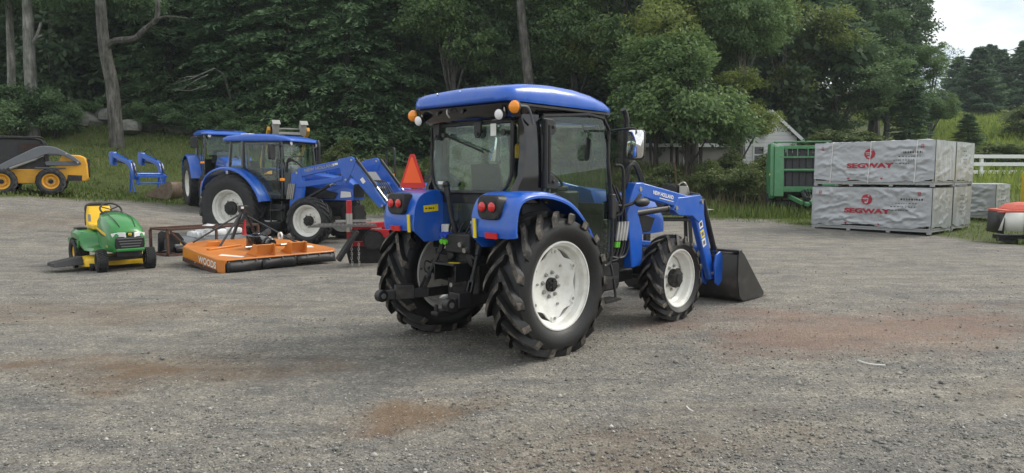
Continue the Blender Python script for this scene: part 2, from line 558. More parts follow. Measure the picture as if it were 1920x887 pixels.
def grow(a, b, d0, f, lim):
    out = [a]; d = d0; s = 1 if b > a else -1
    while (b - out[-1]) * s > 0:
        out.append(out[-1] + s * d); d = min(d * f, lim)
    return out
gx = sorted(set(np.round([v for v in grow(0, 260, .07, 1.019, 12)] + [-v for v in grow(0, 260, .07, 1.019, 12)], 4)))
gy = sorted(set(np.round(grow(3.2, 420, .055, 1.018, 14) + grow(3.2, -140, .08, 1.12, 14), 4)))
GX, GY = np.meshgrid(np.array(gx), np.array(gy))
GZ = tz(GX, GY)

def blob(x, y, cx, cy, rx, ry, rot=0, seed=1, k=1.0):
    c, s = math.cos(rot), math.sin(rot)
    u = ((x - cx) * c + (y - cy) * s) / rx; v = (-(x - cx) * s + (y - cy) * c) / ry
    d = np.sqrt(u * u + v * v) + (fbm(x * 1.3, y * 1.3, seed, 6) - .5) * 1.9
    return k * (1 - smooth01(.25, 1.25, d)) * (.55 + .9 * smooth01(.3, .7, fbm(x * 3.5, y * 7, seed + 2, 5)))

def red_mask(x, y):
    return np.clip(blob(x, y, 4.1, 7.6, 2.6, 1.1, -.1, 31) + blob(x, y, 6.6, 8.2, 2.2, .8, .05, 32, .9) + blob(x, y, 3.0, 6.9, 1.4, .6, .2, 36, .6), 0, 1)
def tan_mask(x, y):
    return np.clip(blob(x, y, -.74, 4.80, .60, .46, .35, 33, 1.25) + blob(x, y, -2.9, 5.9, 1.5, .55, .05, 34, .8) + blob(x, y, .9, 4.3, 1.2, .5, .3, 35, .35)
                   + blob(x, y, -4.6, 8.6, 2.4, .8, .1, 37, .35) + blob(x, y, 5, 5.6, 1.6, .6, .4, 38, .45) + blob(x, y, -11, 19, 4, 1.2, 0, 39, .4), 0, 1)
# tread prints pressed into the yard: chevron ribs along a few tracks
def tracks(x, y):
    z = 0 * x
    for (x0, y0, x1, y1, w, ph) in TRACKS:
        L = math.hypot(x1 - x0, y1 - y0); ux, uy = (x1 - x0) / L, (y1 - y0) / L
        t = (x - x0) * ux + (y - y0) * uy; q = -(x - x0) * uy + (y - y0) * ux
        m = (1 - smooth01(w * .8, w, np.abs(q))) * smooth01(0, .5, t) * (1 - smooth01(L - .5, L, t))
        z = z + m * (np.abs(((t + np.abs(q) * .9) / .17 + ph) % 1.0 - .5) - .25) * .075 * smooth01(.25, .6, fbm(x * 1.1, y * 1.1, 77)) - m * .008
    return z
TRACKS = [(-3.6, 4.6, .2, 7.2, .21, 0), (-5.5, 5.6, -1.2, 8.4, .2, .3), (2.8, 4.6, 7.4, 8.2, .22, .1), (3.4, 7.9, 9.5, 8.6, .2, .6), (2.2, 3.7, 6.0, 5.2, .2, .2), (-1.8, 4.0, 1.4, 4.9, .2, .4)]
GZ = GZ + tracks(GX, GY) - .02 * red_mask(GX, GY) * fbm(GX * 2, GY * 2, 8) - .012 * tan_mask(GX, GY)

ny, nx = GX.shape
gme = bpy.data.meshes.new('ground')
gme.vertices.add(nx * ny)
gme.vertices.foreach_set('co', np.stack([GX, GY, GZ], -1).reshape(-1).astype(np.float32))
idx = np.arange(nx * ny).reshape(ny, nx)
quads = np.stack([idx[:-1, :-1], idx[:-1, 1:], idx[1:, 1:], idx[1:, :-1]], -1).reshape(-1)
nq = (nx - 1) * (ny - 1)
gme.loops.add(nq * 4); gme.loops.foreach_set('vertex_index', quads.astype(np.int32))
gme.polygons.add(nq)
gme.polygons.foreach_set('loop_start', np.arange(0, nq * 4, 4, dtype=np.int32))
gme.polygons.foreach_set('loop_total', np.full(nq, 4, dtype=np.int32))
for nm, arr in (('grass', grassiness(GX, GY)), ('red', red_mask(GX, GY)), ('tan', tan_mask(GX, GY)), ('track', smooth01(.002, .012, tracks(GX, GY))), ('meadow', smooth01(.55, .64, GX / np.maximum(GY, 5)) * smooth01(27, 31, GY))):
    at = gme.attributes.new(nm, 'FLOAT', 'POINT'); at.data.foreach_set('value', arr.reshape(-1).astype(np.float32))
gme.update(calc_edges=True)
gme.shade_smooth()

def ground_mat():
    m = bpy.data.materials.new('yard_gravel_and_turf'); m.use_nodes = True
    nt = m.node_tree; b = nt.nodes['Principled BSDF']; L = nt.links.new
    tcn = nd(nt, 'ShaderNodeTexCoord'); P = tcn.outputs['Object']
    def noise(sc, det=5., ro=.6):
        n = nd(nt, 'ShaderNodeTexNoise', Scale=sc, Detail=det, Roughness=ro); L(P, n.inputs['Vector']); return n.outputs['Fac']
    def ramp(f, stops):
        r = nd(nt, 'ShaderNodeValToRGB'); L(f, r.inputs['Fac'])
        while len(r.color_ramp.elements) < len(stops): r.color_ramp.elements.new(.5)
        for e, (p, c) in zip(r.color_ramp.elements, stops): e.position = p; e.color = tuple(c) + (1,)
        return r.outputs['Color']
    def mix(f, a, c, blend='MIX'):
        x = nd(nt, 'ShaderNodeMixRGB'); x.blend_type = blend
        for s_, v in (('Fac', f), ('Color1', a), ('Color2', c)):
            if hasattr(v, 'node'): L(v, x.inputs[s_])
            elif isinstance(v, (int, float)): x.inputs[s_].default_value = v
            else: x.inputs[s_].default_value = tuple(v) + (1,)
        return x.outputs['Color']
    def attr(n):
        a = nd(nt, 'ShaderNodeAttribute'); a.attribute_name = n; return a.outputs['Fac']
    vo = nd(nt, 'ShaderNodeTexVoronoi', Scale=46.0); L(P, vo.inputs['Vector'])
    vo2 = nd(nt, 'ShaderNodeTexVoronoi', Scale=105.0); L(P, vo2.inputs['Vector'])
    big = noise(.42, 6., .62); mid = noise(2.4, 6., .65); fine = noise(26., 6., .7)
    grey = ramp(big, [(.3, (.124, .123, .121)), (.5, (.188, .180, .166)), (.72, (.268, .245, .208))])
    grey = mix(.55, grey, ramp(mid, [(.32, (.120, .118, .116)), (.5, (.200, .192, .177)), (.7, (.278, .261, .230))]), 'MIX')
    stone = nd(nt, 'ShaderNodeSeparateColor'); L(vo.outputs['Color'], stone.inputs[0])
    st2 = nd(nt, 'ShaderNodeSeparateColor'); L(vo2.outputs['Color'], st2.inputs[0])
    sc = mix(.55, ramp(stone.outputs[0], [(0, (.40, .40, .41)), (.5, (.85, .85, .85)), (.85, (1.3, 1.3, 1.27)), (1, (2.6, 2.6, 2.55))]),
             ramp(st2.outputs[0], [(0, (.5, .5, .5)), (.6, (1, 1, 1)), (1, (1.8, 1.8, 1.75))]))
    st_map = nd(nt, 'ShaderNodeMapping'); st_map.inputs['Scale'].default_value = (.55, 2.6, 1); st_map.inputs['Rotation'].default_value = (0, 0, -.12); L(P, st_map.inputs['Vector'])
    stn = nd(nt, 'ShaderNodeTexNoise', Scale=1.5, Detail=7., Roughness=.66); L(st_map.outputs[0], stn.inputs['Vector'])
    grey = mix(.9, grey, ramp(stn.outputs['Fac'], [(.30, (.66, .67, .70)), (.48, (.98, .97, .95)), (.68, (1.28, 1.24, 1.15))]), 'MULTIPLY')
    gravel = mix(.72, grey, sc, 'MULTIPLY')
    gravel = mix(.5, gravel, ramp(fine, [(.3, (.55, .55, .55)), (.7, (1.4, 1.4, 1.4))]), 'MULTIPLY')
    dirtf = ramp(fine, [(.25, (.75, .75, .75)), (.75, (1.2, 1.2, 1.2))])
    redc = mix(1, mix(big, (.165, .102, .076), (.26, .172, .132)), dirtf, 'MULTIPLY')
    tanc = mix(1, mix(mid, (.125, .080, .048), (.20, .142, .092)), dirtf, 'MULTIPLY')
    mr = nd(nt, 'ShaderNodeMath'); mr.operation = 'MULTIPLY'; mr.inputs[1].default_value = .66; L(attr('red'), mr.inputs[0])
    mt_ = nd(nt, 'ShaderNodeMath'); mt_.operation = 'MULTIPLY'; mt_.inputs[1].default_value = .85; L(attr('tan'), mt_.inputs[0])
    tk = nd(nt, 'ShaderNodeMath'); tk.operation = 'MULTIPLY'; tk.inputs[1].default_value = .55; L(attr('track'), tk.inputs[0])
    gravel = mix(tk.outputs[0], gravel, (.30, .262, .205))  # dusty tan on raised ribs; puts their lit relief into the colour
    c = mix(mr.outputs[0], gravel, redc); c = mix(mt_.outputs[0], c, tanc)
    turf = mix(noise(1.6, 6.), (.045, .065, .018), (.105, .125, .040))
    turf = mix(1, turf, ramp(fine, [(.3, (.5, .5, .5)), (.7, (1.5, 1.5, 1.5))]), 'MULTIPLY')
    turf = mix(attr('meadow'), turf, mix(noise(.8, 6.), (.13, .17, .045), (.22, .26, .075)))
    c = mix(attr('grass'), c, turf)
    L(c, b.inputs['Base Color']); b.inputs['Roughness'].default_value = .92; b.inputs['Specular IOR Level'].default_value = .25
    h = nd(nt, 'ShaderNodeMath'); h.operation = 'MULTIPLY_ADD'; L(vo.outputs['Distance'], h.inputs[0]); h.inputs[1].default_value = -1.1
    L(fine, h.inputs[2])
    h2 = nd(nt, 'ShaderNodeMath'); h2.operation = 'MULTIPLY_ADD'; L(mid, h2.inputs[0]); h2.inputs[1].default_value = 1.6; L(h.outputs[0], h2.inputs[2])
    bp = nd(nt, 'ShaderNodeBump', Strength=.75, Distance=.014); L(h2.outputs[0], bp.inputs['Height']); L(bp.outputs['Normal'], b.inputs['Normal'])
    return m
gme.materials.append(ground_mat())
ground = bpy.data.objects.new('ground', gme); C.objects.link(ground); tag(ground, kind='structure')

def stone_mat():
    m = bpy.data.materials.new('loose_stone'); m.use_nodes = True
    nt = m.node_tree; b = nt.nodes['Principled BSDF']
    g = nd(nt, 'ShaderNodeNewGeometry'); r = nd(nt, 'ShaderNodeValToRGB')
    st = [(0, (.10, .10, .10)), (.35, (.19, .185, .17)), (.7, (.26, .25, .225)), (.92, (.36, .35, .32)), (1, (.52, .51, .48))]
    while len(r.color_ramp.elements) < len(st): r.color_ramp.elements.new(.5)
    for e, (p, c) in zip(r.color_ramp.elements, st): e.position = p; e.color = c + (1,)
    nt.links.new(g.outputs['Random Per Island'], r.inputs['Fac']); nt.links.new(r.outputs['Color'], b.inputs['Base Color'])
    b.inputs['Roughness'].default_value = .85
    return m
MT['stone'] = stone_mat()
NP = np.random.default_rng(11)
def scatter_stones(n, y0, y1, smax, lo, hi):
    inv = NP.uniform(1 / y1, 1 / y0, n); y = 1 / inv; x = NP.uniform(-smax, smax, n) * y
    cl = fbm(x * .8, y * .8, 55); keep = NP.random(n) < (smooth01(.32, .62, cl) * .9 + .12) * (1 - .7 * tan_mask(x, y)) * (1 - .6 * red_mask(x, y)) * (1 - grassiness(x, y))
    x, y = x[keep], y[keep]; n = len(x)
    s = lo * (hi / lo) ** (NP.random(n) ** 2.2)
    base = np.array([(1, 0, 0), (0, 1, 0), (-1, 0, 0), (0, -1, 0), (.1, .1, .75), (0, 0, -.6)], float)
    V = base[None] * (1 + NP.uniform(-.35, .35, (n, 6, 3))) * s[:, None, None] * NP.uniform(.7, 1.2, (n, 1, 3))
    a = NP.uniform(0, 2 * PI, n); ca, sa = np.cos(a), np.sin(a)
    X = V[..., 0] * ca[:, None] - V[..., 1] * sa[:, None]; Y = V[..., 0] * sa[:, None] + V[..., 1] * ca[:, None]
    z = tz(x, y) + tracks(x, y) + s * .2
    return np.stack([X + x[:, None], Y + y[:, None], V[..., 2] + z[:, None]], -1)
S = np.concatenate([scatter_stones(54000, 3.2, 14, .85, .0035, .011), scatter_stones(5200, 3.2, 20, .85, .008, .020), scatter_stones(170, 3.4, 20, .85, .015, .032)])
n = len(S); tri = np.array([(0, 1, 4), (1, 2, 4), (2, 3, 4), (3, 0, 4), (1, 0, 5), (2, 1, 5), (3, 2, 5), (0, 3, 5)])
sme = bpy.data.meshes.new('loose_gravel'); sme.vertices.add(n * 6); sme.vertices.foreach_set('co', S.reshape(-1).astype(np.float32))
li = (tri[None] + (np.arange(n) * 6)[:, None, None]).reshape(-1)
sme.loops.add(len(li)); sme.loops.foreach_set('vertex_index', li.astype(np.int32)); sme.polygons.add(n * 8)
sme.polygons.foreach_set('loop_start', np.arange(0, n * 24, 3, dtype=np.int32)); sme.polygons.foreach_set('loop_total', np.full(n * 8, 3, dtype=np.int32))
sme.materials.append(MT['stone']); sme.update(calc_edges=True)
o = bpy.data.objects.new('loose_gravel', sme); C.objects.link(o); tag(o, 'loose grey stones strewn over the gravel yard', 'gravel', kind='stuff')

def gz(x, y):
    return float(tz(np.array([x]), np.array([y]))[0])
def at_px(px, Y):
    """x of a spot Y metres ahead that stands px pixels across the photograph"""
    return (px - 960) / 1346.0 * Y

# ================================================================ foliage
LEAF = dict(
    hem=leaf_mat('hemlock_needles', (0.060, 0.126, 0.062), (0.205, 0.319, 0.142), .3),
    dark=leaf_mat('dark_broad_leaves', (0.065, 0.128, 0.056), (0.200, 0.297, 0.127), .4),
    mid=leaf_mat('mid_green_leaves', (0.068, 0.133, 0.052), (0.223, 0.329, 0.109), .45),
    yel=leaf_mat('yellow_green_leaves', (0.095, 0.144, 0.039), (0.343, 0.396, 0.099), .5),
    oak=leaf_mat('oak_leaves', (0.046, 0.086, 0.047), (0.135, 0.208, 0.099), .35),
    spruce=leaf_mat('spruce_needles', (0.050, 0.101, 0.055), (0.157, 0.257, 0.124), .3),
    weed=leaf_mat('weed_leaves', (0.070, 0.108, 0.033), (0.216, 0.264, 0.094), .4),
    grass=leaf_mat('grass_blades', (0.058, 0.101, 0.020), (0.198, 0.259, 0.056), .4),
    meadow=leaf_mat('meadow_grass_blades', (0.122, 0.184, 0.032), (0.317, 0.380, 0.074), .45),
    dry=leaf_mat('dry_stalks', (0.102, 0.080, 0.044), (0.254, 0.200, 0.118), .3),
)
def bark_mat(name, a, b, sc=6.):
    m = bpy.data.materials.new(name); m.use_nodes = True; nt = m.node_tree; bs = nt.nodes['Principled BSDF']; L = nt.links.new
    t = nd(nt, 'ShaderNodeTexCoord'); mp_ = nd(nt, 'ShaderNodeMapping'); mp_.inputs['Scale'].default_value = (1, 1, .16); L(t.outputs['Object'], mp_.inputs['Vector'])
    n_ = nd(nt, 'ShaderNodeTexNoise', Scale=sc * 1.6, Detail=7., Roughness=.7); L(mp_.outputs[0], n_.inputs['Vector'])
    k = nd(nt, 'ShaderNodeTexNoise', Scale=2.2, Detail=5.); L(t.outputs['Object'], k.inputs['Vector'])
    r = nd(nt, 'ShaderNodeValToRGB'); r.color_ramp.elements[0].position = .36; r.color_ramp.elements[0].color = a + (1,); r.color_ramp.elements[1].position = .64; r.color_ramp.elements[1].color = b + (1,); L(n_.outputs['Fac'], r.inputs['Fac'])
    x = nd(nt, 'ShaderNodeMixRGB'); x.blend_type = 'MULTIPLY'; x.inputs['Fac'].default_value = .8; L(r.outputs[0], x.inputs['Color1'])
    r2 = nd(nt, 'ShaderNodeValToRGB'); r2.color_ramp.elements[0].position = .35; r2.color_ramp.elements[0].color = (.45, .48, .42, 1); r2.color_ramp.elements[1].position = .65; r2.color_ramp.elements[1].color = (1.15, 1.15, 1.15, 1); L(k.outputs['Fac'], r2.inputs['Fac']); L(r2.outputs[0], x.inputs['Color2'])
    L(x.outputs[0], bs.inputs['Base Color']); bs.inputs['Roughness'].default_value = .92
    bp = nd(nt, 'ShaderNodeBump', Strength=1., Distance=.06); L(n_.outputs['Fac'], bp.inputs['Height']); L(bp.outputs[0], bs.inputs['Normal'])
    return m
MT['bark'] = bark_mat('furrowed_grey_bark', (.035, .034, .031), (.19, .18, .165))
MT['palebark'] = bark_mat('pale_bark', (.12, .118, .11), (.36, .35, .325), 4.)
MT['darkbark'] = pmat('dark_bark', (.050, .044, .038), .92, 0, .4, 6, bump=.9, bscale=20)

def diamonds(P, N, A, L, W):
    """leaf faces: centre P, normal N, axis hint A, length L, width W"""
    A = A - N * (A * N).sum(1, keepdims=True); A /= np.linalg.norm(A, axis=1, keepdims=True) + 1e-9
    B = np.cross(N, A)
    L = L[:, None]; W = W[:, None]
    return np.stack([P - A * L * .5, P + B * W * .5 + A * L * .05 - N * L * .06, P + A * L * .5, P - B * W * .5 + A * L * .05 - N * L * .06], 1)

def unit(v): return v / (np.linalg.norm(v, axis=-1, keepdims=True) + 1e-9)

def broad_leaves(seed, R, Hc, z0, lobes=10, clumps=230, leaves=150, leaf=.15, low=.0, spread=1.0):
    g = np.random.default_rng(seed)
    d = unit(g.normal(size=(lobes, 3))); rr = g.uniform(.35, .80, (lobes, 1))
    lc = d * rr * np.array([R, R, Hc / 2]) + np.array([0, 0, z0 + Hc / 2])
    lr = g.uniform(.30, .52, lobes) * R
    k = g.integers(0, lobes, clumps)
    dd = g.normal(size=(clumps, 3)); dd[:, 2] += .25; dd = unit(dd)
    cc = lc[k] + dd * (lr[k] * g.uniform(.55, 1.08, clumps))[:, None] * np.array([1, 1, .8])
    cc[:, 2] = np.maximum(cc[:, 2], z0 * .8 + g.uniform(0, .6, clumps))
    cr = g.uniform(.38, .85, clumps) * spread
    n = clumps * leaves; kk = np.repeat(np.arange(clumps), leaves)
    e = g.normal(size=(n, 3)); e = unit(e) * (g.random((n, 1)) ** .45); e[:, 2] *= .55
    P = cc[kk] + e * cr[kk][:, None]; P[:, 2] -= .25 * (e[:, 0] ** 2 + e[:, 1] ** 2) * cr[kk]
    out = unit(cc[kk] - np.array([0, 0, z0 + Hc * .45]))
    N = unit(out * .45 + np.array([0, 0, .65]) + g.normal(size=(n, 3)) * .55)
    A = unit(e + out * .6 + np.array([0, 0, -.25]) + g.normal(size=(n, 3)) * .4)
    L = leaf * g.uniform(.65, 1.35, n)
    tint = np.clip(.45 + (g.random(clumps) - .5)[kk] * .55 + (g.random(n) - .5) * .45, 0, 1)
    return diamonds(P, N, A, L, L * g.uniform(.45, .62, n)), tint, lc

def conifer_leaves(seed, H, R, z0=.8, levels=34, per=9, sprays=15, needle=.22, droop=.42, rise=.22, power=.85):
    g = np.random.default_rng(seed)
    Ps, Ns, As, Ls, Ws, Ts = [], [], [], [], [], []
    for i in range(levels):
        for b in range(per):
            z = z0 + (H - z0) * ((i + g.uniform(0, 1)) / levels) ** .95
            az = g.uniform(0, 2 * PI); Lb = R * max(.05, (1 - z / H)) ** power * g.uniform(.62, 1.12) + .15
            ca, sa = math.cos(az), math.sin(az)
            ns = max(4, int(sprays * (.35 + Lb / R)))
            t = g.uniform(.12, 1.0, ns * 5) ** .75
            side = (g.random(ns * 5) - .5) * 2 * (.10 + .34 * Lb * (1.05 - t) * t * 2.2)
            r = Lb * t
            zz = z + rise * Lb * t - droop * Lb * t ** 2 - .12 * np.abs(side) + g.normal(0, .03, len(t))
            P = np.stack([r * ca - side * sa, r * sa + side * ca, zz], 1)
            A = np.stack([ca * .8 - np.sign(side) * sa * .9, sa * .8 + np.sign(side) * ca * .9, -.35 - .35 * t], 1) + g.normal(size=(len(t), 3)) * .25
            N = np.stack([ca * .25 + 0 * t, sa * .25 + 0 * t, 1 + 0 * t], 1) + g.normal(size=(len(t), 3)) * .33
            Ps.append(P); As.append(unit(A)); Ns.append(unit(N)); l = needle * g.uniform(.7, 1.4, len(t)); Ls.append(l); Ws.append(l * g.uniform(.26, .44, len(t)))
            Ts.append(np.clip(.3 + .45 * g.random() + (g.random(len(t)) - .5) * .4, 0, 1))
    return diamonds(np.concatenate(Ps), np.concatenate(Ns), np.concatenate(As), np.concatenate(Ls), np.concatenate(Ws)), np.concatenate(Ts)

def trunk_mesh(seed, H, r, limbs, mat, lean=(0, 0), fork=.45):
    g = random.Random(seed); m = MB()
    pts = [Vector((lean[0] * t + g.uniform(-.1, .1) * t * 2, lean[1] * t + g.uniform(-.1, .1) * t * 2, -.4 + (H + .4) * t)) for t in [i / 8 for i in range(9)]]
    m.tube(pts, [r * (1.35 if i == 0 else 1 - .85 * i / 8) for i in range(9)], 9)
    for lc in limbs:
        t = min(.95, max(.18, fork * lc[2] / H + .1)); i = int(t * 8); p0 = pts[i]
        p1 = Vector(lc); pm = (p0 + p1) / 2 + Vector((g.uniform(-.3, .3), g.uniform(-.3, .3), .35))
        rr = r * .42 * (1 - t * .5)
        m.tube(curve_pts([p0, pm, p1], 3), [rr * (1 - .75 * k / 6) for k in range(7)], 6)
    o = m.build('trunk', mat, None, fix=False); me = o.data; bpy.data.objects.remove(o); return me

def mesh_of(Q, tint, mat, name='crown'): return quad_mesh(name, Q, mat, tint)

def make_kind(seed, kind):
    if kind == 'hemlock':
        Q, t = conifer_leaves(seed, 15, 3.9, .1, 46, 10, 15, .27); cr = mesh_of(Q, t, LEAF['hem']); tr = trunk_mesh(seed, 14.6, .24, [], MT['darkbark'])
    elif kind == 'spruce':
        Q, t = conifer_leaves(seed, 9, 2.3, .1, 34, 11, 15, .23, .28, .30, .55); cr = mesh_of(Q, t, LEAF['spruce']); tr = trunk_mesh(seed, 8.7, .17, [], MT['darkbark'])
    elif kind == 'hill':
        Q, t = conifer_leaves(seed, 6.6, 2.9, .0, 30, 11, 13, .34, .12, .40, .72); cr = mesh_of(Q, t, LEAF['spruce']); tr = trunk_mesh(seed, 6.2, .15, [], MT['darkbark'])
    elif kind == 'oak':
        Q, t, lc = broad_leaves(seed, 5.2, 11.5, 3.5, 15, 330, 140, .19, spread=1.15); cr = mesh_of(Q, t, LEAF['oak']); tr = trunk_mesh(seed, 14, .36, lc, MT['bark'])
    elif kind == 'maple':
        Q, t, lc = broad_leaves(seed, 3.7, 11, 2.6, 12, 300, 140, .155); cr = mesh_of(Q, t, LEAF['mid']); tr = trunk_mesh(seed, 12.5, .22, lc, MT['bark'])
    elif kind == 'ash':
        Q, t, lc = broad_leaves(seed, 3.4, 12, 1.8, 11, 300, 140, .165); cr = mesh_of(Q, t, LEAF['dark']); tr = trunk_mesh(seed, 13, .22, lc, MT['bark'])
    elif kind == 'yellow':
        Q, t, lc = broad_leaves(seed, 3.0, 8.5, 1.9, 10, 220, 140, .15); cr = mesh_of(Q, t, LEAF['yel']); tr = trunk_mesh(seed, 9.6, .16, lc, MT['bark'])
    elif kind == 'sumac':
        Q, t, lc = broad_leaves(seed, 2.7, 5.2, 1.0, 9, 190, 140, .16); cr = mesh_of(Q, t, LEAF['mid']); tr = trunk_mesh(seed, 5.6, .14, lc, MT['darkbark'], fork=.3)
    elif kind == 'bush':
        Q, t, lc = broad_leaves(seed, 1.25, 1.7, .15, 7, 70, 130, .11, spread=.62); cr = mesh_of(Q, t, LEAF['weed']); tr = trunk_mesh(seed, 1.2, .045, lc, MT['darkbark'], fork=.2)
    elif kind == 'shade_bush':
        Q, t, lc = broad_leaves(seed, 1.6, 2.2, .2, 8, 90, 130, .12, spread=.7); cr = mesh_of(Q, t, LEAF['dark']); tr = trunk_mesh(seed, 1.5, .06, lc, MT['darkbark'], fork=.2)
    return cr, tr
KINDS = {}
def tree(kind, variant, px, Y, label, group=None, scale=1.0, rot=None, name=None, dz=0, cat=None):
    key = (kind, variant)
    if key not in KINDS: KINDS[key] = make_kind(100 + variant * 7 + len(kind), kind)
    cr, tr = KINDS[key]
    x = at_px(px, Y)
    nm = name or {'hemlock': 'hemlock_tree', 'spruce': 'spruce_tree', 'hill': 'spruce_tree', 'oak': 'oak_tree', 'maple': 'maple_tree', 'ash': 'ash_tree', 'yellow': 'maple_tree', 'sumac': 'sumac_tree', 'bush': 'bush', 'shade_bush': 'bush'}[kind]
    r = thing(nm, label, cat or ('bush' if 'bush' in kind else 'tree'), (x, Y, gz(x, Y) + dz), rnd.uniform(0, 360) if rot is None else rot, group)
    s = scale if hasattr(scale, '__len__') else (scale, scale, scale)
    r.scale = s
    for nme, me in (('crown', cr), ('trunk', tr)):
        o = bpy.data.objects.new(nme, me); C.objects.link(o); o.parent = r
    return r

# ================================================================ woods
WOOD = 'trees along the edge of the woods'
# hemlocks, left to centre
tree('hemlock', 0, 330, 41, 'dark hemlock behind the crooked grey trunk, left of the rear tractor cab', WOOD, 1.0)
tree('hemlock', 1, 452, 39, 'hemlock rising straight behind the two blue tractor cabs', WOOD, 1.0)
tree('hemlock', 0, 545, 38, 'hemlock behind the raised grey loader coupler', WOOD, 1.05)
tree('hemlock', 1, 655, 37.5, 'tall feathery hemlock between the raised coupler and the orange triangle', WOOD, 1.1)
tree('hemlock', 0, 752, 39, 'hemlock directly behind the orange triangle sign', WOOD, .98)
tree('hemlock', 1, 590, 43, 'darker hemlock set back behind the feathery ones', WOOD, 1.15)
tree('hemlock', 1, 130, 46, 'shaded hemlock deep behind the pale trunk on the left', WOOD, 1.1)
tree('hemlock', 0, 20, 45, 'shaded hemlock at the far left edge of the picture', WOOD, 1.1)
# broadleaves over the main tractor
tree('maple', 1, 850, 38, 'broadleaf tree above the left end of the main tractor roof', WOOD, 1.05)
tree('ash', 1, 960, 40, 'broadleaf tree with its leaning trunk showing above the tractor roof', WOOD, 1.1)
tree('maple', 0, 1075, 39, 'green broadleaf tree above the right end of the tractor roof', WOOD, 1.05)
tree('maple', 0, 1165, 38, 'broadleaf tree behind the exhaust pipe and mirror', WOOD, 1.0)
tree('yellow', 0, 1195, 37, 'yellowish green broadleaf tree between tractor roof and the house', WOOD, 1.15)
tree('maple', 1, 1300, 39, 'large mid green tree left of the white gable', WOOD, 1.05)
tree('maple', 0, 1385, 37.5, 'light green tree with its crown hanging over the white gable', WOOD, (1.0, 1.0, 1.05), dz=.9)
tree('sumac', 0, 1288, 32.5, 'low spreading tree in front of the grey house wing', WOOD, 1.15)
tree('yellow', 0, 1385, 34.5, 'light leafy tree in front of the white gable wall', WOOD, (.66, .66, .56), rot=40, dz=-.9)
tree('sumac', 1, 1228, 34, 'low dark tree beside the tractor mirror', WOOD, 1.0)
tree('yellow', 1, 1462, 44, 'yellow tipped maple with branches reaching right, above the green baler', WOOD, (1.15, 1.1, 1.2))
tree('oak', 0, 1632, 56, 'tall dark oak with sky showing through its crown', WOOD, 1.25)
tree('oak', 1, 1468, 54, 'tall dark oak left of the one against the sky', WOOD, 1.15)
tree('ash', 1, 1560, 46, 'rounded dark tree just above the upper silver crate', WOOD, (1.25, 1.1, .72))
tree('ash', 0, 1655, 50, 'broad bluish green tree above the right half of the upper crate', WOOD, (1.2, 1.1, .75))
tree('maple', 0, 1738, 52, 'tall pale leafy tree beside the patch of open sky', WOOD, (.72, .72, .66), rot=75, dz=-1.2)
tree('spruce', 1, 1700, 44, 'small dark spruce right behind the silver crates', WOOD, .65)
FAR = 'far trees on the hillside'
for (px, Y, s, v, lab) in ((1822, 78, 1.12, 0, 'broad dark spruce on the hill, directly left of the bright meadow'), (1862, 86, 1.1, 1, 'dark spruce standing behind the bright meadow'),
                           (1905, 84, 1.25, 0, 'tall spruce on the hill at the right edge of the picture'), (1785, 90, 1.0, 1, 'distant spruce under the open sky, next to the tall pale tree'),
                           (1843, 98, 1.25, 0, 'distant spruce whose tip meets the sky above the meadow'), (1950, 92, 1.3, 1, 'spruce on the hill just beyond the right edge')):
    tree('hill', v, px, Y, lab, FAR, s * .98)
tree('spruce', 1, 1808, 46, 'low round spruce on the slope between the crates and the meadow', FAR, (.52, .52, .26))
tree('bush', 0, 1908, 52, 'pale green bush at the right edge below the far spruces', None, (1.5, 1.5, 1.3))
for (px, Y, s, v, lab) in ((1762, 38, .9, 1, 'brushy thicket right above the rear silver crates'), (1845, 38.5, .85, 0, 'tangled brush on the slope left of the meadow grass'), (1885, 38, .8, 1, 'tangled brush on the slope above the white fence'),
                           (1925, 38.5, .85, 0, 'tangled brush above the fence at the right edge'), (1640, 40, 1.2, 1, 'dark thicket above the middle of the upper silver crate'), (1555, 40, 1.3, 0, 'dark thicket above the left end of the upper silver crate')):
    tree('bush', v, px, Y, lab, 'brush on the right hand slope', (s * 1.5, s * 1.3, s * .75))
# left verge
tree('shade_bush', 0, 40, 33, 'leafy bush at the foot of the pale trunk above the skid steer', None, (1.35, 1.3, 1.1), cat='bush')
tree('shade_bush', 1, 112, 33.5, 'leafy bush right of the pale trunk', None, (1.0, 1.0, .95), cat='bush')
# weeds on the middle bank
for (px, Y, s, v, lab) in ((1240, 30.5, .75, 0, 'weedy bush on the bank behind the mirror'), (1335, 30, .8, 1, 'weedy bush on the bank below the low spreading tree'), (1395, 29.5, .9, 0, 'dense dark bush on the bank left of the green baler'),
                           (1430, 30.5, .95, 1, 'tall bush touching the left side of the green baler'), (1180, 31, .7, 1, 'weedy bush on the bank behind the exhaust pipe'), (700, 31, .8, 0, 'weedy bush on the bank behind the front tractor loader'),
                           (640, 32.5, .8, 1, 'weedy bush on the bank behind the front tractor hood'), (800, 31, .7, 1, 'weedy bush on the bank right of the orange triangle'), (1360, 31.5, .8, 1, 'shrubby weed patch higher on the bank below the house window')):
    tree('bush', v, px, Y, lab, 'weedy bushes on the bank', s)

for k, (px, Y, s) in enumerate(((165, 36.2, .7), (262, 35.8, .75), (330, 36, .9), (400, 35.5, .85), (480, 35, .9), (905, 34, .95), (1010, 34, .9), (1110, 34, .95), (560, 34.5, .8))):
    tree('shade_bush', k % 2, px, Y, ('low leafy bush left of the crooked trunk', 'low leafy bush right of the crooked trunk', 'leafy bush below the dead branches', 'leafy bush left of the rear tractor roof', 'leafy bush behind the rear tractor roof', 'leafy bush seen through the main tractor cab', 'leafy bush behind the main tractor cab door', 'leafy bush right of the main tractor cab', 'leafy bush behind the raised coupler')[k], 'undergrowth at the edge of the woods', (s * 1.1, s, s * .75))

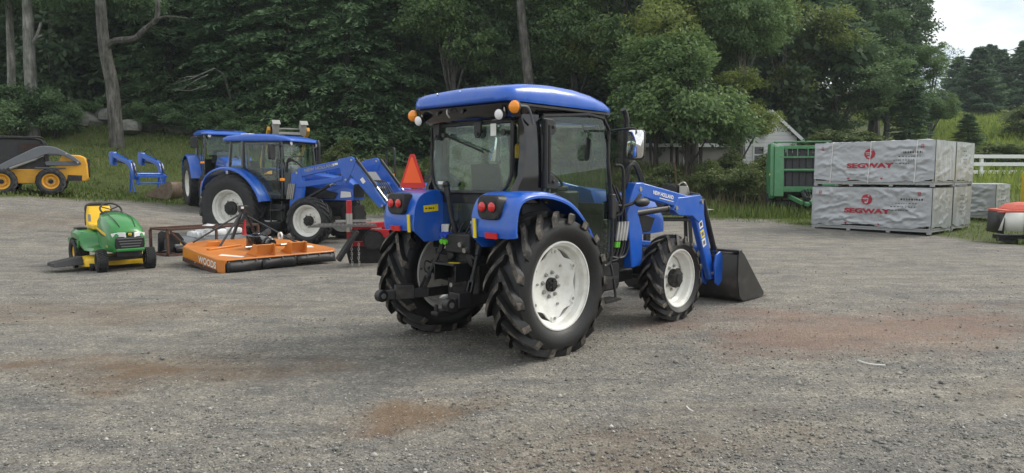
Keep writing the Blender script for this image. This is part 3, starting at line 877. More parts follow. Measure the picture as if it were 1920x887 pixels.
# the pale trunk, the crooked one with its long limb, and thin trunks in the shade
CROWNS = {}
def custom_trunk(label, pts, rad, mat, limbs, crown_at, crown_seed, group=None, leafk='dark'):
    base = Vector(pts[0])
    r = thing('maple_tree', label, 'tree', tuple(base), 90, group)
    m = MB(); m.tube([Vector(p) - base for p in curve_pts(pts, 3)], list(np.linspace(rad[0], rad[1], (len(pts) - 1) * 3 + 1)), 12); m.build('trunk', mat, r, fix=False)
    for (lp, r0, r1) in limbs:
        m = MB(); q = curve_pts(lp, 4); m.tube([Vector(p) - base for p in q], list(np.linspace(r0, r1, len(q))), 7); m.build('limb', mat, r, fix=False)
    if crown_seed % 2 not in CROWNS:
        Q, t, lc = broad_leaves(crown_seed, 3.2, 7, 0, 10, 170, 130, .16); CROWNS[crown_seed % 2] = mesh_of(Q, t, LEAF[leafk])
    o = bpy.data.objects.new('crown', CROWNS[crown_seed % 2]); o.rotation_euler = (0, 0, crown_seed); C.objects.link(o); o.parent = r
    o.location = Vector(crown_at) - base
    return r
def P3(px, py, Y):
    """the point Y metres ahead that the survey pixel (px, py) stands for"""
    th = math.atan(113.0 / 1346); d = Vector(((px - 960) / 1346, math.cos(th) + (443.5 - py) / 1346 * math.sin(th), -math.sin(th) + (443.5 - py) / 1346 * math.cos(th)))
    return Vector((0, 0, CAM_H)) + d * (Y / d.y)
YA = 33.5
custom_trunk('pale grey straight tree trunk standing above the yellow skid steer', [P3(64, 268, YA), P3(60, 190, YA), P3(55, 100, YA), P3(52, 0, YA), P3(48, -120, YA)], (.29, .19), MT['palebark'],
             [([P3(61, 82, YA), P3(70, 66, YA - .1), P3(77, 42, YA - .2)], .10, .05), ([P3(66, 74, YA), P3(74, 68, YA - .2), P3(80, 66, YA - .3)], .06, .03)], P3(55, 10, YA + .8), 301)
YB = 33.0
custom_trunk('crooked grey tree trunk with a long limb bending right', [P3(221, 290, YB), P3(217, 240, YB), P3(211, 165, YB), P3(199, 105, YB), P3(192, 55, YB), P3(186, -40, YB), P3(180, -150, YB)], (.32, .19), MT['bark'],
             [([P3(203, 86, YB), P3(215, 77, YB - .3), P3(252, 72, YB - .7), P3(272, 55, YB - .9), P3(292, 38, YB - 1.0), P3(296, 15, YB - 1.1), P3(294, -40, YB - 1.1)], .16, .09),
              ([P3(293, 38, YB - 1.0), P3(310, 31, YB - 1.1), P3(352, 34, YB - 1.3)], .07, .02)], P3(180, 62, YB + 1.2), 302)
custom_trunk('thin mottled trunk left of the pale one', [P3(22, 262, 36), P3(22, 190, 36), P3(20, 90, 36), P3(14, -60, 36)], (.21, .15), MT['palebark'], [], P3(15, 60, 37), 303)
custom_trunk('slim dark trunk between the pale and the crooked trunk', [P3(97, 255, 42), P3(98, 150, 42), P3(97, 60, 42), P3(95, -90, 42)], (.20, .14), MT['bark'], [], P3(95, 20, 43), 304)
custom_trunk('leaning grey trunk seen above the middle of the main tractor roof', [P3(1003, 260, 36.4), P3(993, 165, 36.4), P3(984, 90, 36.4), P3(976, 10, 36.4), P3(968, -90, 36.4)], (.30, .18), MT['bark'], [], P3(965, 20, 37.8), 305)
# bare dead branches
m = MB()
b0 = P3(402, 128, 35)
for a, b, c in (((325, 158), (360, 147), (402, 128)), ((340, 168), (368, 150), (390, 140)), ((322, 168), (358, 170), (388, 160)), ((335, 148), (350, 144), (370, 143))):
    m.tube([P3(*a, 35) - b0, P3(*b, 34.8) - b0, P3(*c, 35) - b0], [.012, .022, .03], 5)
m.tube([P3(402, 128, 35) - b0, P3(420, 140, 36) - b0, P3(440, 210, 38) - b0, P3(446, 262, 38.6) - b0], [.03, .05, .07, .09], 6)
o = m.build('dead_branch', MT['palebark'], None, fix=False); o.location = b0; tag(o, 'bare dead branch fan hanging in the shade right of the crooked trunk', 'branch')

# ---------------------------------------------------------------- the woods behind, one mass
g = np.random.default_rng(5)
Qs, Ts = [], []
base = [broad_leaves(61, 3.8, 12, 1.5, 11, 95, 42, .48, spread=1.35), broad_leaves(62, 4.2, 13, 1.0, 12, 100, 42, .50, spread=1.4)]
spots = []
for row, (Y, step, n0, n1) in enumerate(((47, 58, -160, 1480), (53, 52, -200, 1500), (62, 46, -200, 1540), (74, 44, -150, 1640))):
    for px in range(n0, n1, step):
        spots.append((px + g.uniform(-18, 18), Y + g.uniform(-2, 2)))
low = [broad_leaves(63, 3.0, 5.5, .0, 11, 90, 50, .38, spread=1.2), broad_leaves(64, 3.4, 6.5, .0, 11, 95, 50, .38, spread=1.2)]
near_n = len(spots)
for px in range(-160, 1480, 50): spots.append((px + g.uniform(-18, 18), 44 + g.uniform(-1.2, 3)))
for px in range(-160, 1500, 60): spots.append((px + g.uniform(-18, 18), 50 + g.uniform(-1.2, 2)))
for i, (px, Y) in enumerate(spots):
    Q, t, _ = (base if i < near_n else low)[i % 2]
    a = g.uniform(0, 2 * PI); s = g.uniform(.95, 1.3); R = np.array([[math.cos(a), -math.sin(a), 0], [math.sin(a), math.cos(a), 0], [0, 0, 1]])
    sel = g.random(len(Q)) < (.56 if Y < 58 else .44)
    x = at_px(px, Y)
    Qs.append((Q[sel] @ R.T) * s + np.array([x, Y, gz(x, Y)])); Ts.append(np.clip(t[sel] + g.uniform(-.15, .15), 0, 1))
me = mesh_of(np.concatenate(Qs), np.concatenate(Ts), LEAF['oak'], 'woodland')
o = bpy.data.objects.new('woodland', me); C.objects.link(o); tag(o, 'dark mass of woods behind the front trees', 'woods', kind='stuff')
m = MB()
for i in range(70):
    px = g.uniform(-100, 1330); Y = g.uniform(41, 56); x = at_px(px, Y); z = gz(x, Y); r = g.uniform(.07, .2)
    m.tube([(x, Y, z - .3), (x + g.uniform(-.3, .3), Y, z + 5), (x + g.uniform(-.6, .6), Y, z + 12)], [r, r * .8, r * .4], 7)
o = m.build('woodland_trunks', MT['darkbark'], None, fix=False); tag(o, 'many slim shaded trunks deep in the woods', 'trunks', kind='stuff')
# far wooded ridge beyond the meadow and to the right
Qs, Ts = [], []
Qc, tc_ = conifer_leaves(71, 10, 3.0, .2, 22, 7, 9, .55, .3, .25, .75)
for i in range(34):
    px = 1480 + i * 26 + g.uniform(-10, 10); Y = 112 + g.uniform(-8, 14); x = at_px(px, Y); s = g.uniform(.45, .95)
    sel = g.random(len(Qc)) < .28
    Qs.append(Qc[sel] * s + np.array([x, Y, gz(x, Y) - 1])); Ts.append(tc_[sel])
me = mesh_of(np.concatenate(Qs), np.concatenate(Ts), LEAF['mid'], 'far_woods')
o = bpy.data.objects.new('far_woods', me); C.objects.link(o); tag(o, 'far line of spruce woods along the hilltop under the sky', 'woods', kind='stuff')

# ---------------------------------------------------------------- grass
def blades(n, xs, ys, h0, h1, w, dens=None, seed=3):
    g = np.random.default_rng(seed)
    x, y = xs(g, n), ys(g, n)
    k = g.random(n) < grassiness(x, y) * (.25 + .75 * smooth01(.3, .6, fbm(x * .8, y * .8, seed + 40)))
    x, y = x[k], y[k]; n = len(x)
    z = tz(x, y); h = h0 + (h1 - h0) * g.random(n) ** 1.6 * (.5 + fbm(x * .6, y * .6, seed + 9))
    a = g.uniform(0, 2 * PI, n); lean = g.uniform(.1, .55, n) * h
    b = np.stack([np.cos(a), np.sin(a), 0 * a], 1); p = np.stack([x, y, z], 1); ww = w * g.uniform(.6, 1.4, n)[:, None]
    side = np.stack([-np.sin(a), np.cos(a), 0 * a], 1)
    up = np.array([0, 0, 1.0])
    mid = p + b * (lean * .35)[:, None] + up * (h * .6)[:, None]
    return np.stack([p - up * .03, mid + side * ww, p + b * lean[:, None] + up * h[:, None], mid - side * ww], 1), np.clip(g.normal(.45, .22, n) + (fbm(x * .4, y * .4, 60) - .5) * .9, 0, 1)
def add_blades(name, label, mat, parts):
    Q = np.concatenate([a for a, b in parts]); t = np.concatenate([b for a, b in parts])
    o = bpy.data.objects.new(name, quad_mesh(name, Q, LEAF[mat], t)); C.objects.link(o); tag(o, label, 'grass', kind='stuff')
def ux(a, b): return lambda g, n: g.uniform(a, b, n)
add_blades('bank_grass', 'long grass and weeds on the bank below the woods', 'grass', [
    blades(60000, ux(-27, -2), ux(20.5, 39), .05, .20, .016, seed=3), blades(36000, ux(-4, 13), ux(24.5, 35), .06, .50, .015, seed=4),
    blades(16000, ux(8.5, 26), ux(10, 30), .04, .16, .012, seed=5), blades(9000, ux(4, 13), ux(22.5, 27), .03, .10, .012, seed=6)])
add_blades('meadow_grass', 'bright yellow-green grass of the meadow behind the white fence', 'meadow', [
    blades(34000, ux(15, 40), ux(29, 58), .25, .75, .028, seed=7), blades(20000, ux(34, 66), ux(52, 78), .3, .8, .05, seed=8)])
add_blades('dry_weeds', 'dry pale weed stalks on the bank behind the tractor loader', 'dry', [blades(2600, ux(3, 12), ux(27, 33), .4, 1.1, .012, seed=9), blades(500, ux(-24, -3), ux(24, 38), .2, .5, .010, seed=10)])

# ---------------------------------------------------------------- old stone wall
def rock_mesh(seed):
    g = np.random.default_rng(seed); m = MB(); m.ball((0, 0, 0), (1, .75, .6), 9, 6)
    V = np.array([tuple(v) for v in m.v]); n_ = unit(V)
    f = 1 + .5 * (fbm(n_[:, 0] * 1.7 + seed, n_[:, 1] * 1.7 + n_[:, 2] * 2.3, seed) - .5) + g.uniform(-.09, .09, len(V))
    V = np.sign(V) * np.abs(V) ** .8 * f[:, None]
    m.v = [tuple(v) for v in V]
    o = m.build('rock', MT['rock'], None, ang=28); me = o.data; bpy.data.objects.remove(o); return me
MT['rock'] = pmat('lichened_rock', (.20, .20, .185), .9, 0, .5, 3, bump=.7, bscale=14, dirt=((.06, .075, .04), .45, .7, 4, .7))
ROCKS = [rock_mesh(s) for s in range(5)]
wall = thing('stone_wall', 'tumbled old stone wall of grey rocks at the edge of the woods', 'stone wall', tuple(P3(240, 250, 37)), 90)
wb = Vector(wall.location)
for i in range(34):
    px = 100 + i * 10 + rnd.uniform(-6, 6); Y = 36.6 + rnd.uniform(-.6, 1.0); x = at_px(px, Y)
    s = rnd.choice((.2, .28, .38, .5, .62)) * rnd.uniform(.8, 1.2)
    o = bpy.data.objects.new('rock', ROCKS[i % 5]); C.objects.link(o); o.parent = wall
    o.location = Vector((x, Y, gz(x, Y) + s * rnd.uniform(.1, .75))) - wb; o.scale = (s, s, s * rnd.uniform(.7, 1.1)); o.rotation_euler = (rnd.uniform(-.3, .3), rnd.uniform(-.3, .3), rnd.uniform(0, 6))
for (px, Y, s, lab) in ((742 / 3, 35.2, .75, 'large pale boulder right of the crooked trunk'), (1.0 * 455 / 3, 35.6, .95, 'long grey boulder left of the crooked trunk'), (120, 35.4, .6, 'angular boulder beside the leafy bush')):
    x = at_px(px, Y); o = bpy.data.objects.new('boulder', ROCKS[int(s * 10) % 5]); C.objects.link(o); o.location = (x, Y, gz(x, Y) + s * .35); o.scale = (s * 1.2, s, s * .75); o.rotation_euler = (0, .1, px)
    tag(o, lab, 'boulder')

# ================================================================ tractor pieces
def empty_part(name, parent, loc):
    o = bpy.data.objects.new(name, None); o.empty_display_size = .1; C.objects.link(o); o.parent = parent; o.location = loc
    return o

def tyre_mesh(r, w, rim, nl, lugh, side, rake=1.0, lugw=.052, seg=64, two=True):
    m = MB(); hw = w / 2; R = r - lugh
    half = [(rim * .985, .70), (rim + .018, .84), (rim + (R - rim) * .45, 1.0), (R - .07, .985), (R - .022, .90), (R - .006, .70), (R, .35), (R + .003, 0)]
    prof = [(a, -b * hw) for a, b in half] + [(a, b * hw) for a, b in reversed(half[:-1])]
    m.lathe(prof, n=seg)
    for sd in (-1, 1):
        for k in range(nl):
            ph0 = 2 * PI * (k + (0 if sd > 0 else .5)) / nl
            st = [(-.05, 0), (.25, .20), (.5, .42), (.75, .68), (.97, .93), (1.03, 1.0)]
            rows = []
            for i, (t, u) in enumerate(st):
                ph = ph0 - u * rake * hw / R; y = sd * t * hw
                Rb = R - (.0 if t < .6 else .10 * (t - .6) ** 1.5)
                h = lugh if t < .9 else (lugh * .95 if t < 1 else -.02)
                wb_, wt = lugw * .62 / R, lugw * (.36 + .10 * t) / R
                tilt = .25 * lugw / R
                rows.append([(Rb - .015, ph - wb_), (Rb + h, ph - wt - 0 * tilt), (Rb + h, ph + wt), (Rb - .015, ph + wb_), y])
            V, F, mi = [], [], []
            for row in rows:
                for (rr, ph) in row[:4]:
                    V.append((rr * math.sin(ph), row[4], rr * math.cos(ph)))
            nR = len(rows)
            for i in range(nR - 1):
                for q in range(3):
                    F.append((i * 4 + q, i * 4 + q + 1, (i + 1) * 4 + q + 1, (i + 1) * 4 + q)); mi.append(1 if (q == 1) else 0)
            F.append((0, 1, 2, 3)); mi.append(0); F.append(tuple(range((nR - 1) * 4, nR * 4))); mi.append(1)
            o = len(m.v); m.v.extend(V); m.f.extend([tuple(a + o for a in f) for f in F]); m.m.extend(mi)
    return m

def turf_tyre(r, w, rim, n=26):
    m = MB(); hw = w / 2; R = r - .012
    half = [(rim * .99, .62), (rim + .01, .85), (rim + (R - rim) * .5, 1.0), (R - .03, .97), (R - .008, .82), (R, .3), (R, 0)]
    m.lathe([(a, -b * hw) for a, b in half] + [(a, b * hw) for a, b in reversed(half[:-1])], n=40)
    for k in range(n):
        for j, yy in enumerate((-.72, -.36, 0, .36, .72)):
            ph = 2 * PI * (k + .5 * (j % 2)) / n; Rm = R + .004
            c = (Rm * math.sin(ph), yy * hw, Rm * math.cos(ph))
            m.box(c, (2 * PI * R / n * .62, hw * .28, .022), Matrix.Rotation(ph, 3, 'Y'))
    return m

WHEELS = {}
def wheel(parent, x, side, yc, cz, r, w, rim, nl=19, lugh=.045, disc=.02, style='dish', rub='rubber', top='lugdust', rimmat='white', hub=.065, lugw=.055, rake=1.15, steer=0):
    wl_ = empty_part('wheel', parent, (x, side * yc, cz)); wl_.rotation_euler = (0, 0, steer)
    key = (side, r, w, rim, nl, disc, style, rub, rimmat)
    if key in WHEELS:
        for nm, me in WHEELS[key]:
            o = bpy.data.objects.new(nm, me); C.objects.link(o); o.parent = wl_
            if nm == 'wheel_bolts': o['kind'] = 'stuff'
        return wl_
    hw = w / 2; o_ = hw * .80; rec = []
    t = tyre_mesh(r, w, rim, nl, lugh, side, rake, lugw).build('tyre', MT[rub], wl_, mats=[MT[top]], fix=True, ang=32); rec.append(('tyre', t.data))
    s = side; m = MB()
    prof = [(rim, o_), (rim + .006, o_ - .012), (rim - .026, o_ - .03), (rim - .038, o_ - .085), (rim - .062, o_ - .11), (rim - .068, -o_ + .11), (rim - .03, -o_ + .03), (rim + .004, -o_ + .012), (rim, -o_)]
    prof += [(a - .012, b) for a, b in reversed(prof)]
    m.lathe([(a, b * s) for a, b in prof], n=56, close=True)
    rd = rim - .066
    if style == 'dish':          # lobed disc with bolts
        n = 48; lob = 6; ring0, ring1, V, F = [], [], [], []
        secs = [(.06, disc + .0), (.135, disc), (.16, disc + .012), (.21, disc + .014), (.245, disc + .03)]
        for (rr, h) in secs:
            V += [(rr * math.sin(2 * PI * k / n), s * h, rr * math.cos(2 * PI * k / n)) for k in range(n)]
        V += [((rd - .002 - .055 * (.5 - .5 * math.cos(lob * 2 * PI * k / n)) ** 1.2) * math.sin(2 * PI * k / n), s * (disc + .045), (rd - .002 - .055 * (.5 - .5 * math.cos(lob * 2 * PI * k / n)) ** 1.2) * math.cos(2 * PI * k / n)) for k in range(n)]
        V += [(x_, y_ - s * .018, z_) for (x_, y_, z_) in V[-n:]]
        for i in range(len(secs) + 1):
            F += [(i * n + k, (i + 1) * n + k, (i + 1) * n + (k + 1) % n, i * n + (k + 1) % n) for k in range(n)]
        m.add(V, F)
        for k in range(lob):
            a = 2 * PI * k / lob; m.box(((rd - .02) * math.sin(a), s * (disc + .03), (rd - .02) * math.cos(a)), (.07, .05, .05), Matrix.Rotation(a, 3, 'Y'))
    elif style == 'deep':        # deep front wheel with inner ring and raised plate
        m.lathe([(.05, s * disc), (rd * .58, s * disc), (rd * .62, s * (disc - .015)), (rd * .70, s * (disc - .03)), (rd, s * (disc - .05))], n=48)
    else:                        # plain plate
        m.lathe([(.03, s * disc), (rd * .5, s * disc), (rd * .6, s * (disc + .02)), (rd * .75, s * (disc + .02)), (rd, s * (disc - .02))], n=40)
    ri = m.build('rim', MT[rimmat], wl_, ang=30, fix=True); rec.append(('rim', ri.data))
    m = MB(); nb = 8; br = hub + .045
    if style == 'deep':
        m.lathe([(.0, s * (disc + .10)), (hub * .55, s * (disc + .10)), (hub * .6, s * (disc + .085)), (hub * .95, s * (disc + .08)), (hub, s * (disc + .06)), (hub, s * disc)], n=24)
        for k in range(nb):
            a = 2 * PI * (k + .5) / nb; m.cyl((hub * .97 * math.sin(a), s * (disc + .03), hub * .97 * math.cos(a)), (hub * .97 * math.sin(a), s * (disc + .075), hub * .97 * math.cos(a)), .016, 6)
    else:
        m.lathe([(0, s * (disc + .05)), (hub * .35, s * (disc + .05)), (hub * .4, s * (disc + .035)), (hub, s * (disc + .03)), (hub, s * (disc - .02))], n=24)
        for k in range(6):
            a = 2 * PI * k / 6; m.box((hub * .6 * math.sin(a), s * (disc + .035), hub * .6 * math.cos(a)), (.02, .02, .03), Matrix.Rotation(a, 3, 'Y'))
    hb = m.build('hub', MT['darkmetal'], wl_, ang=30); rec.append(('hub', hb.data))
    m = MB()
    for k in range(nb):
        a = 2 * PI * (k + .25) / nb
        if style == 'deep': bc = ((hub + .035) * math.sin(a), (hub + .035) * math.cos(a), disc)
        else: bc = (br * math.sin(a), br * math.cos(a), disc)
        m.cyl((bc[0], s * (bc[2] - .005), bc[1]), (bc[0], s * (bc[2] + .022), bc[1]), .014, 6); m.cyl((bc[0], s * bc[2], bc[1]), (bc[0], s * (bc[2] + .004), bc[1]), .021, 10)
    if style == 'dish':
        for k in range(6):
            a = 2 * PI * k / 6; m.cyl(((rd - .03) * math.sin(a), s * (disc + .03), (rd - .03) * math.cos(a)), ((rd - .03) * math.sin(a), s * (disc + .062), (rd - .03) * math.cos(a)), .014, 6)
        for k in range(3):
            a = 2 * PI * (k + .3) / 3; m.cyl((.2 * math.sin(a), s * disc, .2 * math.cos(a)), (.2 * math.sin(a), s * (disc + .03), .2 * math.cos(a)), .012, 6)
    bo = tag(m.build('wheel_bolts', MT['steel'], wl_), kind='stuff'); rec.append(('wheel_bolts', bo.data))
    WHEELS[key] = rec
    return wl_

def pane(parent, poly, name='window_pane', mat='glass', th=.005):
    m = MB(); m.add(poly, [tuple(range(len(poly)))])
    o = m.build(name, MT[mat], parent, solid=th, fix=False); o.data.shade_flat(); return o

def fender(parent, path, y0, y1, side, mat, lip=.05, wall=True, zwall=.95, th=.02):
    """curved mudguard: band along path (x,z) between |y0| inner and |y1| outer with rounded outer edge and a lip"""
    pts = curve_pts([(a, 0, b) for a, b in path], 5); m = MB(); secs = []
    for i, p in enumerate(pts):
        t = (pts[min(i + 1, len(pts) - 1)] - pts[max(i - 1, 0)]).normalized(); nrm = Vector((-t.z, 0, t.x))
        if nrm.z < 0 and abs(t.x) > .3: nrm = -nrm
        if i and nrm.dot(last) < 0: nrm = -nrm
        last = nrm
        sec = [(y0, 0), (y1 - .07, 0.004), (y1 - .025, -.008), (y1, -.035), (y1, -lip), (y1 - th, -lip), (y1 - th - .01, -.04), (y1 - .07, -th), (y0, -th)]
        secs.append([p + nrm * d + Vector((0, side * y, 0)) for y, d in sec])
    m.loft(secs)
    f = m.build('fender', MT[mat], parent, ang=40)
    if wall:
        m = MB(); poly = [(p.x, p.z - .004) for p in pts]
        poly = poly + [(poly[-1][0] - .05, zwall), (poly[0][0] + .12, zwall)]
        m.prism(poly, side * (y0 - .004), side * (y0 + .012), 'xz'); w = m.build('fender_inner_wall', MT[mat], f, ang=30)
    return f

def hose(parent, pts, r=.013, mat='hose', name='hydraulic_hose', n=8):
    m = MB(); m.tube(curve_pts(pts, 6), r, n); return m.build(name, MT[mat], parent, fix=False)

def seat_and_wheel(parent, x, z, col='seat'):
    m = MB(); m.rbox((x, 0, z), (.46, .46, .12), .08); s = m.build('seat', MT[col], parent, bev=.02)
    m = MB(); m.loft([[(x - .20 + dx - .10 * t, y, z + .06 + .52 * t) for (dx, y) in rrect(.05, .22 - .06 * t, .045, 3)] for t in (0, .26, .5, .70, .74)]); m.build('backrest', MT[col], s, ang=50)
    for sd in (-1, 1):
        m = MB(); m.rbox((x + .02, sd * .29, z + .22), (.32, .07, .05), .03); m.build('armrest', MT[col], s, bev=.01)
    m = MB(); m.rbox((x, 0, z - .2), (.34, .34, .28), .04); m.build('seat_base', MT['blackplastic'], s)
    cx, cz = x + .62, z + .30; m = MB(); R = Matrix.Rotation(math.radians(38), 3, 'Y'); c = Vector((cx, 0, cz))
    ring = [c + R @ Vector((.19 * math.cos(a), .19 * math.sin(a), 0)) for a in [2 * PI * k / 24 for k in range(25)]]
    m.tube(ring, .016, 8, cap=False)
    for k in range(3): m.bar(c, c + R @ Vector((.185 * math.cos(2.1 * k), .185 * math.sin(2.1 * k), 0)), .03, .012)
    m.tube([c, c + R @ Vector((0, 0, -.5))], .03, 8); m.build('steering_wheel', MT['blackplastic'], parent, ang=40, fix=False)
    return s

def round_lamp(parent, c, d, r, lens, name, depth=.06, dome=.35):
    """lamp at c facing direction d"""
    c, d = Vector(c), Vector(d).normalized()
    m = MB(); m.tube([c - d * depth, c - d * depth * .4, c], [r * .6, r * .98, r * 1.04], 20); o = m.build(name, MT['blackplastic'], parent)
    u = d.orthogonal().normalized(); v = d.cross(u); m = MB(); secs = []
    for (rr, h) in ((r * .98, .001), (r * .92, r * dome * .35), (r * .7, r * dome * .75), (r * .35, r * dome * .96), (r * .02, r * dome)):
        secs.append([c + d * h + (u * math.cos(a) + v * math.sin(a)) * rr for a in [2 * PI * k / 20 for k in range(20)]])
    m.loft(secs); m.build('lens', MT[lens], o, ang=50); return o

# ================================================================ the tractor in front
TX = thing('tractor', 'large blue cab tractor in front, seen from behind, with orange triangle sign', 'tractor', (-.226, 6.988, 0), 43.4)
for sd in (-1, 1):
    wheel(TX, 0, sd, .766, .632, .665, .406, .40, 17, .056, .02, 'dish', lugw=.072, rake=1.4)
    wheel(TX, 2.16, sd, .742, .470, .488, .285, .327, 16, .042, .015, 'deep', hub=.10, lugw=.056, rake=1.4)

# --- drive line
m = MB(); m.box((.30, 0, .70), (1.1, .40, .46)); m.box((-.18, 0, .72), (.34, .44, .56)); m.box((-.30, 0, .98), (.24, .34, .18)); m.box((1.55, 0, .72), (1.6, .42, .42)); m.box((2.45, 0, .62), (.45, .36, .22))
m.cyl((-.37, 0, .60), (-.40, 0, .60), .11, 18); m.cyl((-.36, .13, .86), (-.40, .13, .86), .05, 12); m.cyl((-.36, -.13, .86), (-.40, -.13, .86), .05, 12)
m.build('transmission_housing', MT['darkmetal'], TX, bev=.025)
m = MB(); m.tube([(0, -.66, .632), (0, -.30, .632), (0, -.22, .66), (0, .22, .66), (0, .30, .632), (0, .66, .632)], [.10, .12, .2, .2, .12, .10], 18); m.build('rear_axle', MT['darkmetal'], TX)
m = MB(); m.box((2.16, 0, .50), (.16, 1.0, .15)); m.cyl((1.95, 0, .5), (2.45, 0, .5), .08, 12)
for sd in (-1, 1): m.cyl((2.16, sd * .50, .33), (2.16, sd * .50, .62), .075, 12); m.cyl((2.16, sd * .5, .47), (2.16, sd * .64, .47), .11, 16); m.tube([(2.0, sd * .46, .47), (2.0, 0, .47)], .02, 8)
m.build('front_axle', MT['darkmetal'], TX, bev=.015)
# --- hood
def hood(parent, x0, x1, w0, w1, zb, zt0, zt1, mat, name='hood'):
    secs = []
    for t in (0, .12, .4, .7, .88, .97, 1.0):
        x = x0 + (x1 - x0) * t; w = w0 + (w1 - w0) * t; top = zt0 + (zt1 - zt0) * t ** 1.6; b = zb
        if t > .9: w *= (1 - .12 * (t - .9) / .1); top -= .10 * (t - .9) / .1
        h = top - b
        secs.append([(x, y, z) for y, z in ((-w, b), (-w, b + h * .45), (-w * .96, b + h * .72), (-w * .80, top - h * .06), (-w * .45, top), (0, top + .012), (w * .45, top), (w * .80, top - h * .06), (w * .96, b + h * .72), (w, b + h * .45), (w, b))])
    m = MB(); m.loft(secs); return m.build(name, MT[mat], parent, ang=38)
hd = hood(TX, 1.28, 2.78, .33, .29, .93, 1.49, 1.28, 'blue')
for sd in (-1, 1):
    m = MB(); m.prism([(1.42, .98), (2.35, .96), (2.45, 1.12), (1.95, 1.22), (1.42, 1.34)], sd * .326, sd * .344, 'xz'); m.build('side_grille', MT['blackplastic'], hd, bev=.01)
    for k in range(5):
        m = MB(); m.bar((1.5 + .04 * k, sd * .347, 1.05 + .05 * k), (2.3 - .09 * k, sd * .345, 1.02 + .045 * k), .008, .012); m.build('grille_bar', MT['black'], hd)
m = MB(); m.rbox((2.79, 0, 1.1), (.03, .44, .26), .04, plane='yz'); m.build('front_grille', MT['blackplastic'], hd)
m = MB(); m.rbox((1.0, -.43, .56), (.78, .30, .30), .06, plane='xz'); m.build('fuel_tank', MT['blackplastic'], TX, bev=.02)
m = MB(); m.rbox((1.0, .43, .56), (.78, .30, .30), .06, plane='xz'); m.build('fuel_tank', MT['blackplastic'], TX, bev=.02)

# --- cab
def beam(m, pts, w=.06, h=.06):
    for a, b in zip(pts[:-1], pts[1:]): m.bar(a, b, w, h)
ZR = 2.15
for sd in (-1, 1):
    m = MB(); secs = []
    for z, xa, xb, y in ((1.36, -.31, .02, .615), (1.50, -.29, .02, .63), (1.62, -.215, .02, .635), (1.85, -.185, .02, .63), (2.05, -.185, .02, .62), (2.17, -.22, .02, .60)):
        secs.append([(a, sd * (y + b), z) for a, b in ((xa, -.06), (xa + .02, .0), (-.05, .025), (xb, .03), (xb, -.045), (xa + .06, -.075))])
    m.loft(secs); m.build('rear_pillar', MT['gloss'], TX, ang=30, bev=.008)
    m = MB(); m.tube(curve_pts([(1.0, sd * .60, 2.20), (1.06, sd * .62, 1.85), (1.13, sd * .62, 1.4), (1.17, sd * .61, 1.0), (1.14, sd * .60, .68)], 4), .033, 8); m.build('front_pillar', MT['gloss'], TX)
    # door
    dr = MB(); Y = sd * .655
    outline = [(.045, 2.155), (.97, 2.185), (1.055, 1.75), (1.13, 1.28), (1.13, .80), (1.05, .70), (.86, .70), (.76, .88), (.60, 1.14), (.42, 1.33), (.22, 1.44), (.045, 1.47)]
    dr.tube(curve_pts([(a, Y, b) for a, b in outline + outline[:1]], 3), .016, 6, cap=False); d = dr.build('door', MT['black'], TX, fix=False)
    pane(d, [(a, Y - sd * .004, b) for a, b in outline])
    for zz in (2.06, 1.56):
        m = MB(); m.prism([(.02, zz - .075), (.15, zz - .075), (.185, zz - .055), (.20, zz), (.185, zz + .05), (.15, zz + .07), (.02, zz + .07)] if zz > 2 else [(.02, zz - .06), (.20, zz - .07), (.24, zz - .04), (.24, zz + .01), (.2, zz + .03), (.1, zz + .09), (.02, zz + .1)], Y + sd * .004, Y + sd * .03, 'xz')
        for bx in (.10, .16): m.cyl((bx, Y + sd * .03, zz), (bx, Y + sd * .042, zz), .018, 10)
        m.build('hinge_plate', MT['blackplastic'], d, bev=.006)
    m = MB(); m.tube([(.035, Y + sd * .045, 1.50), (.035, Y + sd * .045, 2.12)], .022, 10); m.tube([(.075, Y + sd * .05, 1.55), (.075, Y + sd * .05, 2.07)], .02, 10); m.build('hinge_rod', MT['blackplastic'], d)
    m = MB(); m.rbox((1.09, Y + sd * .03, 1.30), (.07, .05, .26), .02, plane='xz'); m.build('door_latch', MT['blackplastic'], d, bev=.01)
    m = MB(); m.tube(curve_pts([(1.17, sd * .66, 1.72), (1.24, sd * .70, 1.70), (1.27, sd * .70, 1.5), (1.25, sd * .70, 1.25), (1.18, sd * .66, 1.2)], 4), .016, 8); m.build('grab_rail', MT['black'], TX)
    # steps
    m = MB(); m.tube(curve_pts([(.82, sd * .64, .80), (.84, sd * .70, .55), (.84, sd * .72, .36), (.88, sd * .73, .34), (1.08, sd * .73, .34), (1.12, sd * .72, .36), (1.12, sd * .68, .60), (1.12, sd * .62, .80)], 4), .014, 8)
    m.box((.98, sd * .72, .36), (.27, .15, .022)); m.box((.98, sd * .68, .58), (.27, .13, .022)); m.build('step', MT['black'], TX, bev=.004)
